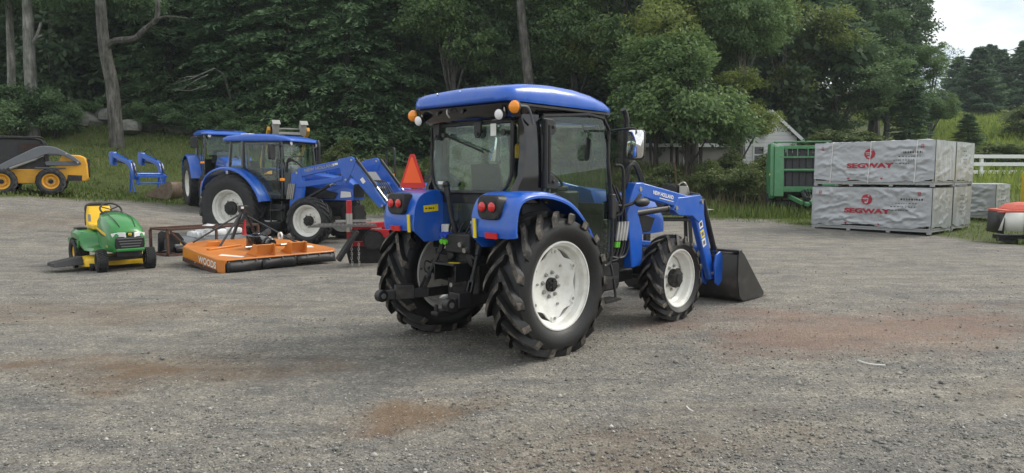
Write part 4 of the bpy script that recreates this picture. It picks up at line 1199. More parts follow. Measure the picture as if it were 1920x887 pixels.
# rear window
rf = MB(); W = .545
rf_out = [(-W, 2.10), (W, 2.10), (W, 1.62), (W - .05, 1.52), (W - .12, 1.46), (-W + .12, 1.46), (-W + .05, 1.52), (-W, 1.62)]
rf.tube([(-.262 + .03 * (b - 1.45), a, b) for a, b in rf_out + rf_out[:1]], .019, 6, cap=False)
rw = rf.build('rear_window', MT['black'], TX, fix=False)
pane(rw, [(-.258 + .03 * (b - 1.45), a, b) for a, b in rf_out])
m = MB(); m.tube([(-.29, .30, 2.00), (-.295, .08, 1.93), (-.295, -.22, 1.84)], [.014, .010, .006], 6); m.tube([(-.30, .26, 1.99), (-.305, -.24, 1.825)], .006, 5); m.cyl((-.27, .30, 2.0), (-.32, .30, 2.0), .022, 10); m.build('wiper', MT['blackplastic'], rw)
for yy in (.44, -.14):
    m = MB(); m.prism([(yy - .05, 2.17), (yy + .05, 2.17), (yy + .045, 1.99), (yy + .03, 1.96), (yy - .01, 1.96), (yy - .035, 1.99)], -.285, -.262, 'yz'); m.cyl((-.285, yy, 2.0), (-.30, yy, 2.0), .016, 10); m.build('window_hinge', MT['blackplastic'], rw, bev=.005)
m = MB(); m.cyl((-.262, -.46, 2.0), (-.28, -.46, 2.0), .03, 14); m.build('window_stop', MT['blackplastic'], rw)
m = MB(); m.box((-.2665, -.33, 2.03), (.003, .07, .11)); m.build('window_label', MT['sticker'], rw)
m = MB(); m.box((-.267, .40, 1.545), (.003, .08, .03)); m.build('window_label', MT['sticker'], rw)
# windscreen, floor, bulkhead, lower rear window
pane(TX, [(1.0, -.58, 2.17), (1.0, .58, 2.17), (1.16, .58, 1.30), (1.16, -.58, 1.30)], 'windscreen')
m = MB(); m.box((.45, 0, .86), (1.36, 1.06, .06)); m.build('cab_floor', MT['blackplastic'], TX)
m = MB(); m.box((-.22, 0, 1.40), (.05, 1.16, .10)); m.box((-.22, .50, 1.17), (.05, .16, .40)); m.box((-.22, -.50, 1.17), (.05, .16, .40)); m.box((-.22, 0, .98), (.05, 1.1, .16)); m.build('rear_bulkhead', MT['black'], TX, bev=.01)
pane(TX, [(-.245, -.42, 1.355), (-.245, .42, 1.355), (-.245, .42, 1.06), (-.245, -.42, 1.06)], 'lower_rear_window')
s = seat_and_wheel(TX, .22, 1.28)
m = MB(); m.box((1.15, 0, 1.10), (.03, 1.06, .46)); m.build('cab_front_panel', MT['blackplastic'], TX, bev=.008)
m = MB(); m.rbox((.98, 0, 1.18), (.30, .52, .55), .08); m.box((.93, 0, 1.48), (.2, .34, .06)); m.build('dashboard', MT['blackplastic'], TX, bev=.02)
for sd in (-1, 1):
    m = MB(); m.rbox((.25, sd * .44, 1.22), (.7, .2, .3), .06, plane='xz'); m.tube([(.4, sd * .42, 1.36), (.44, sd * .41, 1.52)], .01, 6); m.ball((.44, sd * .41, 1.54), .024); m.tube([(.28, sd * .46, 1.36), (.31, sd * .45, 1.48)], .01, 6); m.ball((.31, sd * .45, 1.5), .02); m.build('side_console', MT['greyplastic'], TX, bev=.015)
m = MB(); m.box((.20, -.60, 1.40), (.10, .012, .08)); m.build('warning_label', MT['reflyel'], TX)
m = MB(); m.cyl((.62, .16, 1.80), (.62, .16, 1.92), .055, 14); m.ball((.62, .16, 1.92), (.055, .055, .04)); m.build('beacon', MT['yel'], TX)
m = MB(); m.tube(curve_pts([(.96, -.40, 2.12), (.93, -.46, 2.03), (.92, -.50, 1.98)], 3), .008, 6); m.rbox((.92, -.50, 1.88), (.025, .075, .24), .035, plane='yz'); m.build('inner_mirror', MT['blackplastic'], TX)
# --- roof
def roof(parent, st, mat, name='roof'):
    m = MB(); secs = []
    for (x, w, zb, zt) in st:
        h = zt - zb
        secs.append([(x, y, z) for y, z in ((-w + .05, zb - .004), (-w + .008, zb), (-w, zb + h * .25), (-w + .012, zb + h * .6), (-w + .05, zb + h * .86), (-w * .75, zt - h * .03), (-w * .35, zt + .006), (0, zt + .012),
                                            (w * .35, zt + .006), (w * .75, zt - h * .03), (w - .05, zb + h * .86), (w - .012, zb + h * .6), (w, zb + h * .25), (w - .008, zb), (w - .05, zb - .004))])
    m.loft(secs); return m.build(name, MT[mat], parent, ang=50)
RF = roof(TX, [(-.415, .52, 2.275, 2.315), (-.405, .60, 2.27, 2.355), (-.375, .645, 2.265, 2.39), (-.30, .665, 2.262, 2.412), (-.1, .672, 2.26, 2.445), (.2, .675, 2.258, 2.462), (.5, .675, 2.256, 2.452), (.8, .67, 2.254, 2.412), (1.0, .66, 2.252, 2.365), (1.10, .64, 2.25, 2.322), (1.15, .58, 2.25, 2.29), (1.165, .50, 2.255, 2.272)], 'blue')
m = MB(); m.tube([(-.395, .46, 2.335), (-.397, -.18, 2.36)], .004, 5); m.tube([(-.397, -.18, 2.36), (-.36, -.19, 2.40), (-.2, -.19, 2.438), (.1, -.19, 2.468)], .004, 5); m.build('hatch_seam', MT['black'], RF)
for yy in (.30, -.02):
    m = MB(); m.cyl((-.385, yy, 2.385), (-.398, yy, 2.385), .008, 8); m.build('roof_screw', MT['steel'], RF)
for sd in (-1, 1):
    m = MB(); m.tube([(-.28, sd * .655, 2.235), (.4, sd * .655, 2.232), (1.0, sd * .645, 2.23), (1.1, sd * .62, 2.228)], .016, 6); m.build('rain_gutter', MT['blackplastic'], RF)
m = MB(); m.loft([[(x + .02 * 0, y, z) for x, y in [(a + .36, b) for a, b in rrect(L, Wd, .08)]] for (L, Wd, z) in ((.66, .57, 2.11), (.70, .60, 2.14), (.745, .635, 2.245), (.72, .62, 2.275))]); m.build('roof_lining', MT['gloss'], TX, ang=40)
m = MB(); m.tube(curve_pts([(-.388, .13, 2.205), (-.41, .13, 2.225), (-.425, .12, 2.19), (-.41, .10, 2.15)], 3), .008, 6)
m.build('lamp_bracket', MT['steel'], TX)
for yy in (.3, -.05):
    m = MB(); m.cyl((-.375, yy, 2.20), (-.395, yy, 2.20), .017, 10); m.build('grommet', MT['blackplastic'], TX)
# lamps on the roof
for sd in (-1, 1):
    m = MB(); m.tube(curve_pts([(-.24, sd * .60, 2.16), (-.30, sd * .66, 2.18), (-.36, sd * .70, 2.205)] if sd > 0 else [(-.10, sd * .665, 2.07), (-.16, sd * .69, 2.16), (-.22, sd * .70, 2.215), (-.33, sd * .69, 2.215)], 4), .011, 8); m.build('lamp_stalk', MT['greyplastic'], TX)
    al = round_lamp(TX, (-.37, sd * .69, 2.205), (-1, -.12, -.03), .058, 'amber', 'amber_lamp', .05, .7)
    wl2 = round_lamp(TX, (-.41, sd * .56 - (.0 if sd > 0 else -.02), 2.145), (-1, -.1, -.12), .047, 'clear', 'work_lamp', .07, .45)
    m = MB(); m.tube([(-.36, sd * .56, 2.145), (-.36, sd * .56, 2.24)], .008, 6); m.build('lamp_bracket', MT['steel'], wl2)

# --- fenders and tail lamps
FP = [(-.60, 1.085), (-.612, 1.16), (-.585, 1.33), (-.50, 1.435), (-.32, 1.475), (-.05, 1.455), (.22, 1.36), (.45, 1.16), (.58, .95), (.62, .82)]
for sd in (-1, 1):
    f = fender(TX, FP, .40, .90, sd, 'blue', .055, True, .98)
    m = MB(); m.loft([[(x, sd * (.635 + y), 1.345 + z) for y, z in rrect(a, b, .06, 4)] for (x, a, b) in ((-.52, .125, .10), (-.628, .13, .105), (-.645, .12, .095), (-.648, .10, .075))]); tl = m.build('tail_lamp', MT['blackplastic'], f, ang=40)
    for dy, rr in ((-.058, .043), (.058, .043)):
        m = MB(); m.loft([[(x, sd * .635 + dy + r_ * math.cos(a), 1.35 + r_ * math.sin(a)) for a in [2 * PI * k / 18 for k in range(18)]] for x, r_ in ((-.640, rr * 1.12), (-.656, rr * 1.1), (-.657, rr))]); m.build('bezel', MT['black'], tl)
        m = MB(); m.loft([[(x, sd * .635 + dy + r_ * math.cos(a), 1.35 + r_ * math.sin(a)) for a in [2 * PI * k / 18 for k in range(18)]] for x, r_ in ((-.650, rr), (-.664, rr * .92), (-.672, rr * .6), (-.675, rr * .1))]); m.build('lens', MT['redlens'], tl, ang=50)
    m = MB(); m.box((-.627, sd * .66, 1.105), (.012, .14, .05), (0, -.12, 0)); m.build('reflector', MT['reflred'], f)
    m = MB(); m.box((-.625, sd * .455, 1.16), (.012, .035, .17), (0, -.05, 0)); m.build('reflector', MT['reflyel'], f)
m = MB(); m.box((-.40, .393, 1.30), (.18, .004, .065), (0, -.06, 0)); st_ = m.build('yellow_label', MT['reflyel'], TX)
m = MB()
for k, (a, b) in enumerate(((-.46, .025), (-.425, .015), (-.40, .03), (-.37, .012))): m.box((a, .3905, 1.30), (b, .001, .012 + .006 * (k % 2)))
m.build('label_print', MT['letblack'], st_)
# --- slow moving vehicle sign
sg = MB(); cy, cz = .905, 1.64; tri_ = [(cy - .185, cz - .155), (cy + .185, cz - .155), (cy + .205, cz - .125), (cy + .035, cz + .195), (cy - .035, cz + .195), (cy - .205, cz - .125)]
sg.prism(tri_, -.215, -.209, 'yz'); SG = sg.build('slow_vehicle_sign', MT['smvred'], TX)
sg = MB(); tri2 = [(cy - .155, cz - .10), (cy + .155, cz - .10), (cy + .012, cz + .165), (cy - .012, cz + .165)]; sg.prism(tri2, -.2185, -.2155, 'yz'); sg.build('sign_face', MT['orange'], SG)
m = MB(); m.bar((-.175, .90, 1.60), (-.175, .62, 1.60), .05, .05); m.build('sign_bracket', MT['black'], SG)
# --- exhaust, mirrors
m = MB(); m.tube([(1.67, -.45, .98), (1.67, -.45, 2.14)], .047, 16); m.tube([(1.67, -.45, 2.13), (1.67, -.45, 2.22), (1.64, -.45, 2.29), (1.60, -.45, 2.33)], .030, 12); m.build('exhaust_pipe', MT['black'], TX, ang=40)
for sd in (-1, 1):
    m = MB(); m.tube(curve_pts([(1.06, sd * .66, 2.06), (1.07, sd * .85, 2.075), (1.07, sd * .965, 2.07), (1.065, sd * .975, 2.02)], 5), .011, 8); m.tube([(1.04, sd * .66, 1.98), (1.04, sd * .68, 2.08)], .016, 8); m.build('mirror_arm', MT['black'], TX)
    m = MB(); m.rbox((1.075, sd * .97, 1.92), (.05, .185, .30), .045, plane='yz'); mr = m.build('mirror', MT['blackplastic'], TX, bev=.012); _R = Matrix.Rotation(-sd * .36, 3, 'Z') @ Matrix.Rotation(.09, 3, 'Y'); mr.location = Vector((1.075, sd * .97, 1.92)) - _R @ Vector((1.075, sd * .97, 1.92)); mr.rotation_euler = _R.to_euler()
    m = MB(); m.add([(1.048, sd * .97 + a, 1.92 + b) for a, b in rrect(.082, .138, .035)], [tuple(range(20))]); m.build('mirror_glass', MT['mirror'], mr, solid=.003, fix=False)
# front turn lamp on a stalk
m = MB(); m.tube(curve_pts([(1.18, -.62, 1.32), (1.3, -.66, 1.30), (1.42, -.72, 1.33), (1.52, -.74, 1.42)], 4), .018, 8); m.rbox((1.16, -.63, 1.3), (.10, .12, .11), .02); m.build('front_lamp_bracket', MT['black'], TX)
m = MB(); m.loft([[(1.50 + x, -.76 + .055 * r_ * math.cos(a), 1.335 + .05 * r_ * math.sin(a)) for a in [2 * PI * k / 14 for k in range(14)]] for x, r_ in ((-.1, .3), (-.06, .8), (0, 1), (.08, .9), (.13, .5))]); m.build('front_lamp', MT['blackplastic'], TX, ang=50)

# --- three point hitch and the rear of the gearbox
for sd, ex in ((1, (-.90, .535, .485)), (-1, (-.80, -.31, .49))):
    m = MB(); m.bar((-.12, sd * .27, .50), (-.52, sd * .32 if sd > 0 else -.30, .50), .035, .085); m.bar((-.50, sd * .33 if sd > 0 else -.30, .50), (ex[0] + .05, ex[1], ex[2]), .055, .09 if sd > 0 else .10)
    if sd > 0: m.box((-.70, .44, .515), (.18, .11, .13), (0, 0, -.5))
    else: m.box((-.66, -.30, .52), (.14, .13, .13))
    m.cyl((ex[0], ex[1] - .035, ex[2]), (ex[0], ex[1] + .035, ex[2]), .058, 16); m.build('lower_lift_arm', MT['black'], TX, bev=.006)
    m = MB(); m.cyl((ex[0], ex[1] - .042, ex[2]), (ex[0], ex[1] + .042, ex[2]), .026, 12); m.build('lift_arm_ball', MT['steel'], TX)
for (a, b) in (((-.34, .27, .985), (-.56, .34, .54)), ((-.36, -.25, 1.0), (-.54, -.29, .55))):
    A, B = Vector(a), Vector(b); m = MB(); q = lambda t: A.lerp(B, t)
    m.tube([q(0), q(.25), q(.26), q(.62), q(.63), q(.78)], [.028, .028, .019, .019, .024, .024], 8); m.bar(q(.74) + Vector((0, .025, 0)), q(1) + Vector((0, .025, 0)), .012, .035); m.bar(q(.74) - Vector((0, .025, 0)), q(1) - Vector((0, .025, 0)), .012, .035); m.ball(q(.0), .04)
    m.build('lift_link', MT['darkmetal'], TX)
    m = MB(); m.bar((-.05, A.y * .9, 1.02), A, .05, .075); m.build('rocker_arm', MT['darkmetal'], TX, bev=.01)
m = MB(); m.tube(curve_pts([(-.46, .33, .78), (-.52, .34, .80), (-.54, .33, .72), (-.50, .33, .68)], 4), .008, 6); m.build('link_handle', MT['darkmetal'], TX)
m = MB(); m.tube([(-.30, .13, 1.03), (-.33, .17, 1.20), (-.35, .21, 1.46)], [.026, .022, .022], 8); m.tube([(-.35, .20, 1.42), (-.355, .215, 1.52)], .030, 10); m.ball((-.357, .217, 1.53), .038); m.build('top_link', MT['black'], TX)
m = MB(); m.tube([(-.28, -.02, 1.02), (-.30, -.16, 1.22)], .010, 6); m.tube([(-.26, .30, 1.12), (-.32, .08, 1.20)], .008, 6); m.build('stay_rod', MT['darkmetal'], TX)
m = MB(); m.box((-.47, .02, .80), (.22, .30, .018)); m.box((-.40, .165, .72), (.32, .012, .16)); m.box((-.40, -.125, .72), (.32, .012, .16)); m.build('shaft_guard', MT['black'], TX, bev=.004)
m = MB(); m.box((-.50, -.05, .8115), (.05, .11, .002), (0, 0, .5)); m.build('yellow_label', MT['reflyel'], TX)
m = MB(); m.bar((-.05, 0, .40), (-.62, 0, .36), .075, .05); m.box((-.66, 0, .36), (.10, .09, .035)); m.box((-.42, 0, .44), (.09, .16, .12)); m.cyl((-.68, 0, .33), (-.68, 0, .44), .02, 10); m.build('drawbar', MT['black'], TX, bev=.008)
m = MB(); m.cyl((-.40, 0, .60), (-.50, 0, .60), .022, 12); m.build('power_shaft', MT['steel'], TX)
m = MB(); m.rbox((-.24, .33, 1.02), (.10, .12, .24), .03); m.build('fluid_reservoir', MT['whiteplastic'], TX, bev=.01)
for k, (yy, zz, cm) in enumerate(((.20, 1.06, 'capblue'), (.15, 1.055, 'capblue'), (.20, .995, 'capgreen'), (.15, .99, 'capgreen'), (-.06, .98, 'steel'), (-.12, .93, 'steel'))):
    m = MB(); m.tube([(-.34, yy, zz), (-.40, yy, zz), (-.405, yy, zz), (-.445, yy, zz - .005)], [.02, .02, .026, .024], 10); m.build('hydraulic_coupler', MT[cm], TX)
for k in range(7):
    y0 = -.3 + .1 * k; hose(TX, [(-.22, y0, 1.18), (-.30 - .02 * (k % 3), y0 * .8, 1.08), (-.33, y0 * .5 + .03, .95), (-.25, y0 * .6, .80)], .010)
m = MB(); m.cyl((-.29, -.20, .83), (-.42, -.20, .83), .05, 14); m.cyl((-.42, -.20, .83), (-.44, -.20, .83), .03, 12); m.build('trailer_socket', MT['darkmetal'], TX)
m = MB(); m.box((-.245, -.05, 1.15), (.004, .1, .07), (0, 0, 0)); m.build('white_label', MT['sticker'], TX)

# --- loader
def loader(parent, p, yb, mat, w=.075, tower=True, cyl_mat='black'):
    """p: dict of (x,z) points. boom plates, tower, cylinders on both sides; returns near boom"""
    out = []
    for sd in (-1, 1):
        b = MB(); b.prism(p['boom'], sd * (yb - w / 2), sd * (yb + w / 2), 'xz'); bo = b.build('loader_boom', MT[mat], parent, bev=.012, ang=30)
        k = MB(); k.prism(p['knee'], sd * (yb - w / 2 - .012), sd * (yb + w / 2 + .012), 'xz'); k.build('knee_plate', MT[mat], bo, bev=.008, ang=30)
        for (a, c) in p['pins']:
            q = MB(); q.cyl((a, sd * (yb - w / 2 - .03), c), (a, sd * (yb + w / 2 + .03), c), .026, 12); q.build('pivot_pin', MT['steel'], bo)
        t = MB(); t.prism(p['tower'], sd * (yb - .06), sd * (yb + .06), 'xz'); t.build('loader_tower', MT[mat], parent, bev=.012, ang=30)
        for key, r_ in (('lift', .038), ('curl', .036)):
            (a, c), (d, e), fr = p[key]
            A, B = Vector((a, sd * yb, c)), Vector((d, sd * yb, e)); M_ = A.lerp(B, fr)
            q = MB(); q.tube([A, M_], r_, 14); q.tube([M_, M_ + (B - A).normalized() * .03], r_ * 1.12, 14); cyl_ = q.build('loader_cylinder', MT[cyl_mat], parent)
            q = MB(); q.tube([M_, B], r_ * .5, 10); q.ball(B, r_ * .8); q.build('cylinder_rod', MT['chrome'], cyl_)
        out.append(bo)
    q = MB(); q.tube([(p['cross'][0], -yb, p['cross'][1]), (p['cross'][0], yb, p['cross'][1])], .055, 14); q.build('cross_tube', MT[mat], parent)
    return out
LP = dict(boom=[(1.62, 1.50), (1.74, 1.545), (2.75, 1.380), (3.02, 1.37), (3.12, 1.25), (3.36, .62), (3.47, .38), (3.46, .30), (3.36, .30), (3.10, .78), (2.92, 1.13), (2.70, 1.215), (1.72, 1.395)],
          knee=[(2.52, 1.36), (2.80, 1.37), (3.04, 1.385), (3.13, 1.27), (3.14, 1.10), (3.02, 1.04), (2.86, 1.13), (2.55, 1.15), (2.40, 1.22)], pins=[(1.70, 1.47), (2.46, 1.24), (3.06, 1.30), (3.41, .38)],
          tower=[(1.52, 1.38), (1.62, 1.54), (1.78, 1.54), (1.80, 1.42), (1.66, 1.22), (1.76, 1.0), (1.76, .64), (1.56, .62), (1.50, .98), (1.46, 1.2)], lift=((1.62, 1.20), (2.46, 1.245), .84), curl=((3.17, 1.32), (3.56, .56), .80), cross=(3.22, .70))
bm_ = loader(TX, LP, .56, 'blue')
letters('boom_lettering', 'NEW HOLLAND', .060, MT['letwhite'], bm_[0], (2.20, -.5985, 1.395), (1, 0, -.165), (.165, 0, 1), 1.0, .002)
m = MB(); m.bar((2.12, -.599, 1.365), (2.42, -.599, 1.316), .002, .010); m.build('boom_stripe', MT['sticker'], bm_[0])
for k, (zz, mm) in enumerate(((1.02, 'sticker'), (.90, 'reflyel'), (.79, 'sticker'))):
    xx = 3.075 + (1.02 - zz) * .40; m = MB(); m.box((xx, -.5995, zz), (.085, .003, .10), (0, -.38, 0)); m.build('boom_label', MT[mm], bm_[0])
    m = MB(); m.box((xx, -.6015, zz), (.05, .002, .05), (0, -.38, 0)); m.build('label_print', MT['greyplastic' if k else 'letblack'], bm_[0])
# bucket with its carrier
bk = MB(); prof_ = [(3.60, .66), (3.56, .60), (3.56, .30), (3.60, .10), (3.70, .03), (4.30, .015)]
bw = .86; secs = [[(a, -bw, b) for a, b in prof_], [(a, bw, b) for a, b in prof_]]
bk.loft(secs, closed=False, cap=False); BK = bk.build('bucket', MT['bucket'], TX, solid=.016, ang=40)
for sd in (-1, 1):
    m = MB(); m.prism([(3.57, .655), (3.63, .665), (3.70, .63), (4.32, .06), (4.30, .004), (3.70, .018), (3.60, .09), (3.55, .30), (3.55, .60)], sd * (bw - .006), sd * (bw + .014), 'xz'); m.build('bucket_side', MT['bucket'], BK, bev=.004)
m = MB(); m.box((4.33, 0, .014), (.14, 2 * bw + .03, .016)); m.build('cutting_edge', MT['wornsteel'], BK); m = MB(); m.box((3.60, 0, .665), (.10, 2 * bw + .03, .03)); m.build('bucket_rim', MT['bucket'], BK, bev=.006)
for yy in (-.56, .56):
    m = MB(); m.prism([(3.38, .26), (3.46, .22), (3.55, .28), (3.55, .60), (3.48, .66), (3.38, .62), (3.34, .5)], yy - .10, yy - .075, 'xz'); m.prism([(3.38, .26), (3.46, .22), (3.55, .28), (3.55, .60), (3.48, .66), (3.38, .62), (3.34, .5)], yy + .075, yy + .10, 'xz'); m.build('carrier_plate', MT['blue'], TX, bev=.006)
m = MB(); m.box((3.525, 0, .56), (.05, 1.3, .06)); m.box((3.525, 0, .30), (.05, 1.3, .06)); m.build('carrier_frame', MT['black'], TX)
# hydraulic lines at the right side
for k in range(6):
    dx, dy = .035 * k, -.02 * (k % 3)
    hose(TX, [(1.33 + dx, -.47 + dy, 1.55 - .03 * k), (1.38 + dx, -.55 + dy, 1.25), (1.36 + dx, -.56 + dy, 1.0), (1.27 + dx, -.56 + dy, .76), (1.18, -.54 + dy, .70 + .015 * k), (1.06, -.50, .74 + .02 * k)], .014)
for k in range(3):
    hose(TX, [(1.52 + .03 * k, -.50, 1.45), (1.58 + .03 * k, -.54, 1.70 + .02 * k), (1.70 + .03 * k, -.54, 1.72), (1.85 + .03 * k, -.53, 1.52), (1.92, -.52, 1.42)], .016)
for k in range(4):
    xx = 1.31 + .04 * k; m = MB(); m.tube([(xx, -.585 - .01 * k, .93), (xx + .02, -.585 - .01 * k, 1.03), (xx + .045, -.585 - .01 * k, 1.13)], [.018, .022, .016], 8); m.build('line_coupler', MT['steel'], TX)
    if k < 2: m = MB(); m.tube([(xx - .012, -.587, .86), (xx, -.586, .92)], .021, 8); m.build('line_cap', MT['capgreen'], TX)
m = MB(); m.rbox((1.20, -.48, .98), (.10, .12, .36), .02, plane='xz')
for k in range(5): m.cyl((1.14, -.55, .84 + .065 * k), (1.26, -.55, .84 + .065 * k), .026, 10)
m.build('valve_block', MT['darkmetal'], TX, bev=.006)
m = MB(); m.box((1.62, 0, .52), (.34, .96, .14)); m.build('loader_subframe', MT['black'], TX, bev=.02)
m = MB(); m.rbox((1.10, -.20, .40), (.5, .3, .16), .03); m.build('belly_guard', MT['black'], TX, bev=.01)

# ================================================================ the two parked tractors on the left
def parked_tractor(name, label, loc, az, with_loader, group):
    T = thing(name, label, 'tractor', loc, az, group)
    for sd in (-1, 1):
        wheel(T, 0, sd, .84, .82, .84, .46, .45, 20, .045, .02, 'deep', 'newrubber', 'newrubber', hub=.17, lugw=.07, rake=1.3)
        wheel(T, 2.15, sd, .80, .545, .565, .36, .375, 18, .04, .02, 'deep', 'newrubber', 'newrubber', hub=.12, lugw=.06, rake=1.3)
    m = MB(); m.box((.35, 0, .85), (1.3, .46, .55)); m.box((1.9, 0, .82), (1.9, .46, .40)); m.box((2.85, 0, .68), (.4, .5, .42)); m.build('transmission_housing', MT['darkmetal'], T, bev=.03)
    m = MB(); m.tube([(0, -.72, .82), (0, -.3, .82), (0, 0, .86), (0, .3, .82), (0, .72, .82)], [.12, .15, .24, .15, .12], 16); m.build('rear_axle', MT['darkmetal'], T)
    m = MB(); m.box((2.15, 0, .55), (.2, 1.2, .18)); m.build('front_axle', MT['darkmetal'], T, bev=.03)
    h = hood(T, 1.36, 3.02, .36, .31, 1.02, 1.72, 1.50, 'blue2')
    for sd in (-1, 1):
        m = MB(); m.prism([(1.5, 1.06), (2.55, 1.05), (2.65, 1.2), (2.2, 1.30), (1.5, 1.42)], sd * .352, sd * .370, 'xz'); m.build('side_grille', MT['blackplastic'], h, bev=.01)
        m = MB(); m.prism([(2.7, 1.08), (3.0, 1.10), (2.98, 1.22), (2.72, 1.24)], sd * .318, sd * .335, 'xz'); m.build('headlight', MT['clear'], h, bev=.01)
        m = MB(); m.bar((1.6, sd * .372, 1.47), (2.6, sd * .352, 1.40), .003, .03); m.build('hood_stripe', MT['letsilver'], h)
    m = MB(); m.rbox((3.03, 0, 1.25), (.03, .46, .32), .04, plane='yz'); m.build('front_grille', MT['blackplastic'], h)
    m = MB(); m.rbox((.95, -.46, .72), (.8, .34, .40), .08, plane='xz'); m.build('fuel_tank', MT['blackplastic'], T, bev=.02)
    # cab
    for sd in (-1, 1):
        Y = sd * .70
        for nm, pts in (('front_pillar', [(1.32, Y * .94, 2.46), (1.36, Y, 1.8), (1.34, Y, 1.05)]), ('middle_pillar', [(.26, Y, 2.46), (.24, Y * 1.02, 1.80)]), ('rear_pillar', [(-.12, Y * .92, 2.46), (-.20, Y * .94, 1.65)])):
            m = MB(); m.tube(pts, .042, 8); m.build(nm, MT['gloss'], T)
        out = [(.28, 2.44), (1.30, 2.44), (1.34, 1.8), (1.33, 1.10), (1.02, 1.06), (.86, 1.35), (.62, 1.62), (.30, 1.80)]
        d = MB(); d.tube([(a, Y + sd * .012, b) for a, b in out + out[:1]], .017, 6, cap=False); D = d.build('door', MT['black'], T, fix=False)
        pane(D, [(a, Y + sd * .006, b) for a, b in out])
        m = MB(); m.tube(curve_pts([(1.26, Y + sd * .06, 2.0), (1.25, Y + sd * .07, 1.7), (1.25, Y + sd * .06, 1.3)], 3), .014, 6); m.build('door_handle', MT['black'], D)
        pane(T, [(-.10, Y * .95, 2.43), (.22, Y, 2.43), (.20, Y, 1.84), (-.16, Y * .96, 1.72)], 'quarter_window')
        m = MB(); m.box((1.18, sd * .74, .48), (.34, .2, .03)); m.box((1.18, sd * .70, .78), (.34, .2, .03)); m.bar((1.02, sd * .72, 1.0), (1.02, sd * .74, .46), .03, .03); m.bar((1.34, sd * .72, 1.0), (1.34, sd * .74, .46), .03, .03); m.build('step', MT['black'], T)
        # mirror
        m = MB(); m.tube(curve_pts([(1.34, sd * .70, 2.32), (1.36, sd * .85, 2.36), (1.32, sd * .97, 2.34)], 4), .015, 6); m.build('mirror_arm', MT['black'], T)
        m = MB(); m.rbox((1.27, sd * .99, 2.19), (.07, .22, .38), .05, plane='yz'); mr = m.build('mirror', MT['blackplastic'], T, bev=.015)
        m = MB(); m.rbox((1.233, sd * .99, 2.19), (.004, .17, .32), .04, plane='yz'); m.build('mirror_glass', MT['mirror'], mr)
        m = MB(); m.rbox((1.40, sd * .78, 1.52), (.08, .13, .07), .03); m.build('turn_lamp', MT['amber'], T, bev=.01)
        m = MB(); m.tube([(1.30, sd * .70, 1.50), (1.38, sd * .78, 1.5)], .02, 6); m.build('lamp_bracket', MT['black'], T)
        round_lamp(T, (1.52, sd * .55, 2.40), (1, 0, 0), .055, 'clear', 'work_lamp')
        fender(T, [(-.78, 1.12), (-.76, 1.35), (-.62, 1.62), (-.35, 1.78), (-.02, 1.83), (.35, 1.74), (.66, 1.52), (.88, 1.22), (.97, 1.0)], .62, 1.06, sd, 'blue2', .06, False)
        m = MB(); m.rbox((-.80, sd * .82, 1.42), (.05, .25, .12), .03, plane='yz'); m.build('tail_lamp', MT['redlens'], T)
    pane(T, [(1.34, -.64, 2.42), (1.34, .64, 2.42), (1.40, .62, 1.78), (1.40, -.62, 1.78)], 'windscreen'); pane(T, [(-.14, -.60, 2.42), (-.14, .60, 2.42), (-.22, .62, 1.66), (-.22, -.62, 1.66)], 'rear_window')
    m = MB(); m.box((.55, 0, 1.08), (1.5, 1.25, .07)); m.box((-.2, 0, 1.40), (.06, 1.2, .55)); m.build('cab_floor', MT['blackplastic'], T)
    seat_and_wheel(T, .28, 1.55)
    m = MB(); m.rbox((1.16, 0, 1.50), (.28, .5, .75), .08); m.build('dashboard', MT['greyplastic'], T, bev=.02)
    R = roof(T, [(-.38, .55, 2.50, 2.54), (-.35, .68, 2.485, 2.58), (-.2, .74, 2.475, 2.615), (.2, .755, 2.465, 2.64), (.7, .755, 2.46, 2.645), (1.15, .745, 2.455, 2.61), (1.45, .72, 2.45, 2.545), (1.56, .66, 2.445, 2.50), (1.59, .55, 2.45, 2.475)], 'blue2')
    m = MB(); m.rbox((1.02, 0, 2.625), (.50, .66, .022), .06); p_ = m.build('roof_hatch', MT['gloss'], R, bev=.006); p_.rotation_euler = (0, 0, 0)
    m = MB(); m.rbox((.55, 0, 2.44), (1.75, 1.36, .05), .1); m.build('roof_lining', MT['blackplastic'], T)
    m = MB(); m.tube([(1.62, .50, 1.1), (1.62, .50, 2.3), (1.62, .5, 2.42), (1.58, .5, 2.5)], .045, 12); m.build('exhaust_pipe', MT['black'], T)
    if with_loader:
        p = dict(boom=[(1.68, 1.60), (1.74, 1.78), (2.9, 1.98), (3.2, 2.04), (3.30, 1.95), (4.06, .96), (4.02, .86), (3.90, .88), (3.10, 1.70), (2.9, 1.79), (1.8, 1.58)],
                 knee=[(2.86, 2.0), (3.2, 2.06), (3.33, 1.96), (3.24, 1.74), (3.06, 1.42), (2.96, 1.46), (2.92, 1.74)], pins=[(1.74, 1.68), (3.22, 1.98), (3.06, 1.52), (4.0, .92)],
                 tower=[(1.58, 1.66), (1.84, 1.76), (1.90, 1.30), (1.80, .80), (1.50, .80), (1.54, 1.3)], lift=((1.95, 1.06), (2.95, 1.56), .62), curl=((3.30, 2.02), (4.14, .98), .62), cross=(3.56, 1.40))
        b = loader(T, p, .62, 'blue2', .085)
        letters('boom_lettering', 'NEW HOLLAND', .105, MT['letsilver'], b[0], (2.36, -.6635, 1.80), (1, 0, .17), (-.17, 0, 1), 1.1, .002)
        m = MB(); m.prism([(1.7, 1.46), (2.75, 1.56), (2.98, 1.62), (2.98, 1.52), (2.75, 1.44), (1.75, 1.32)], -.70, -.64, 'xz'); m.build('link_bar', MT['blue2'], T, bev=.01)
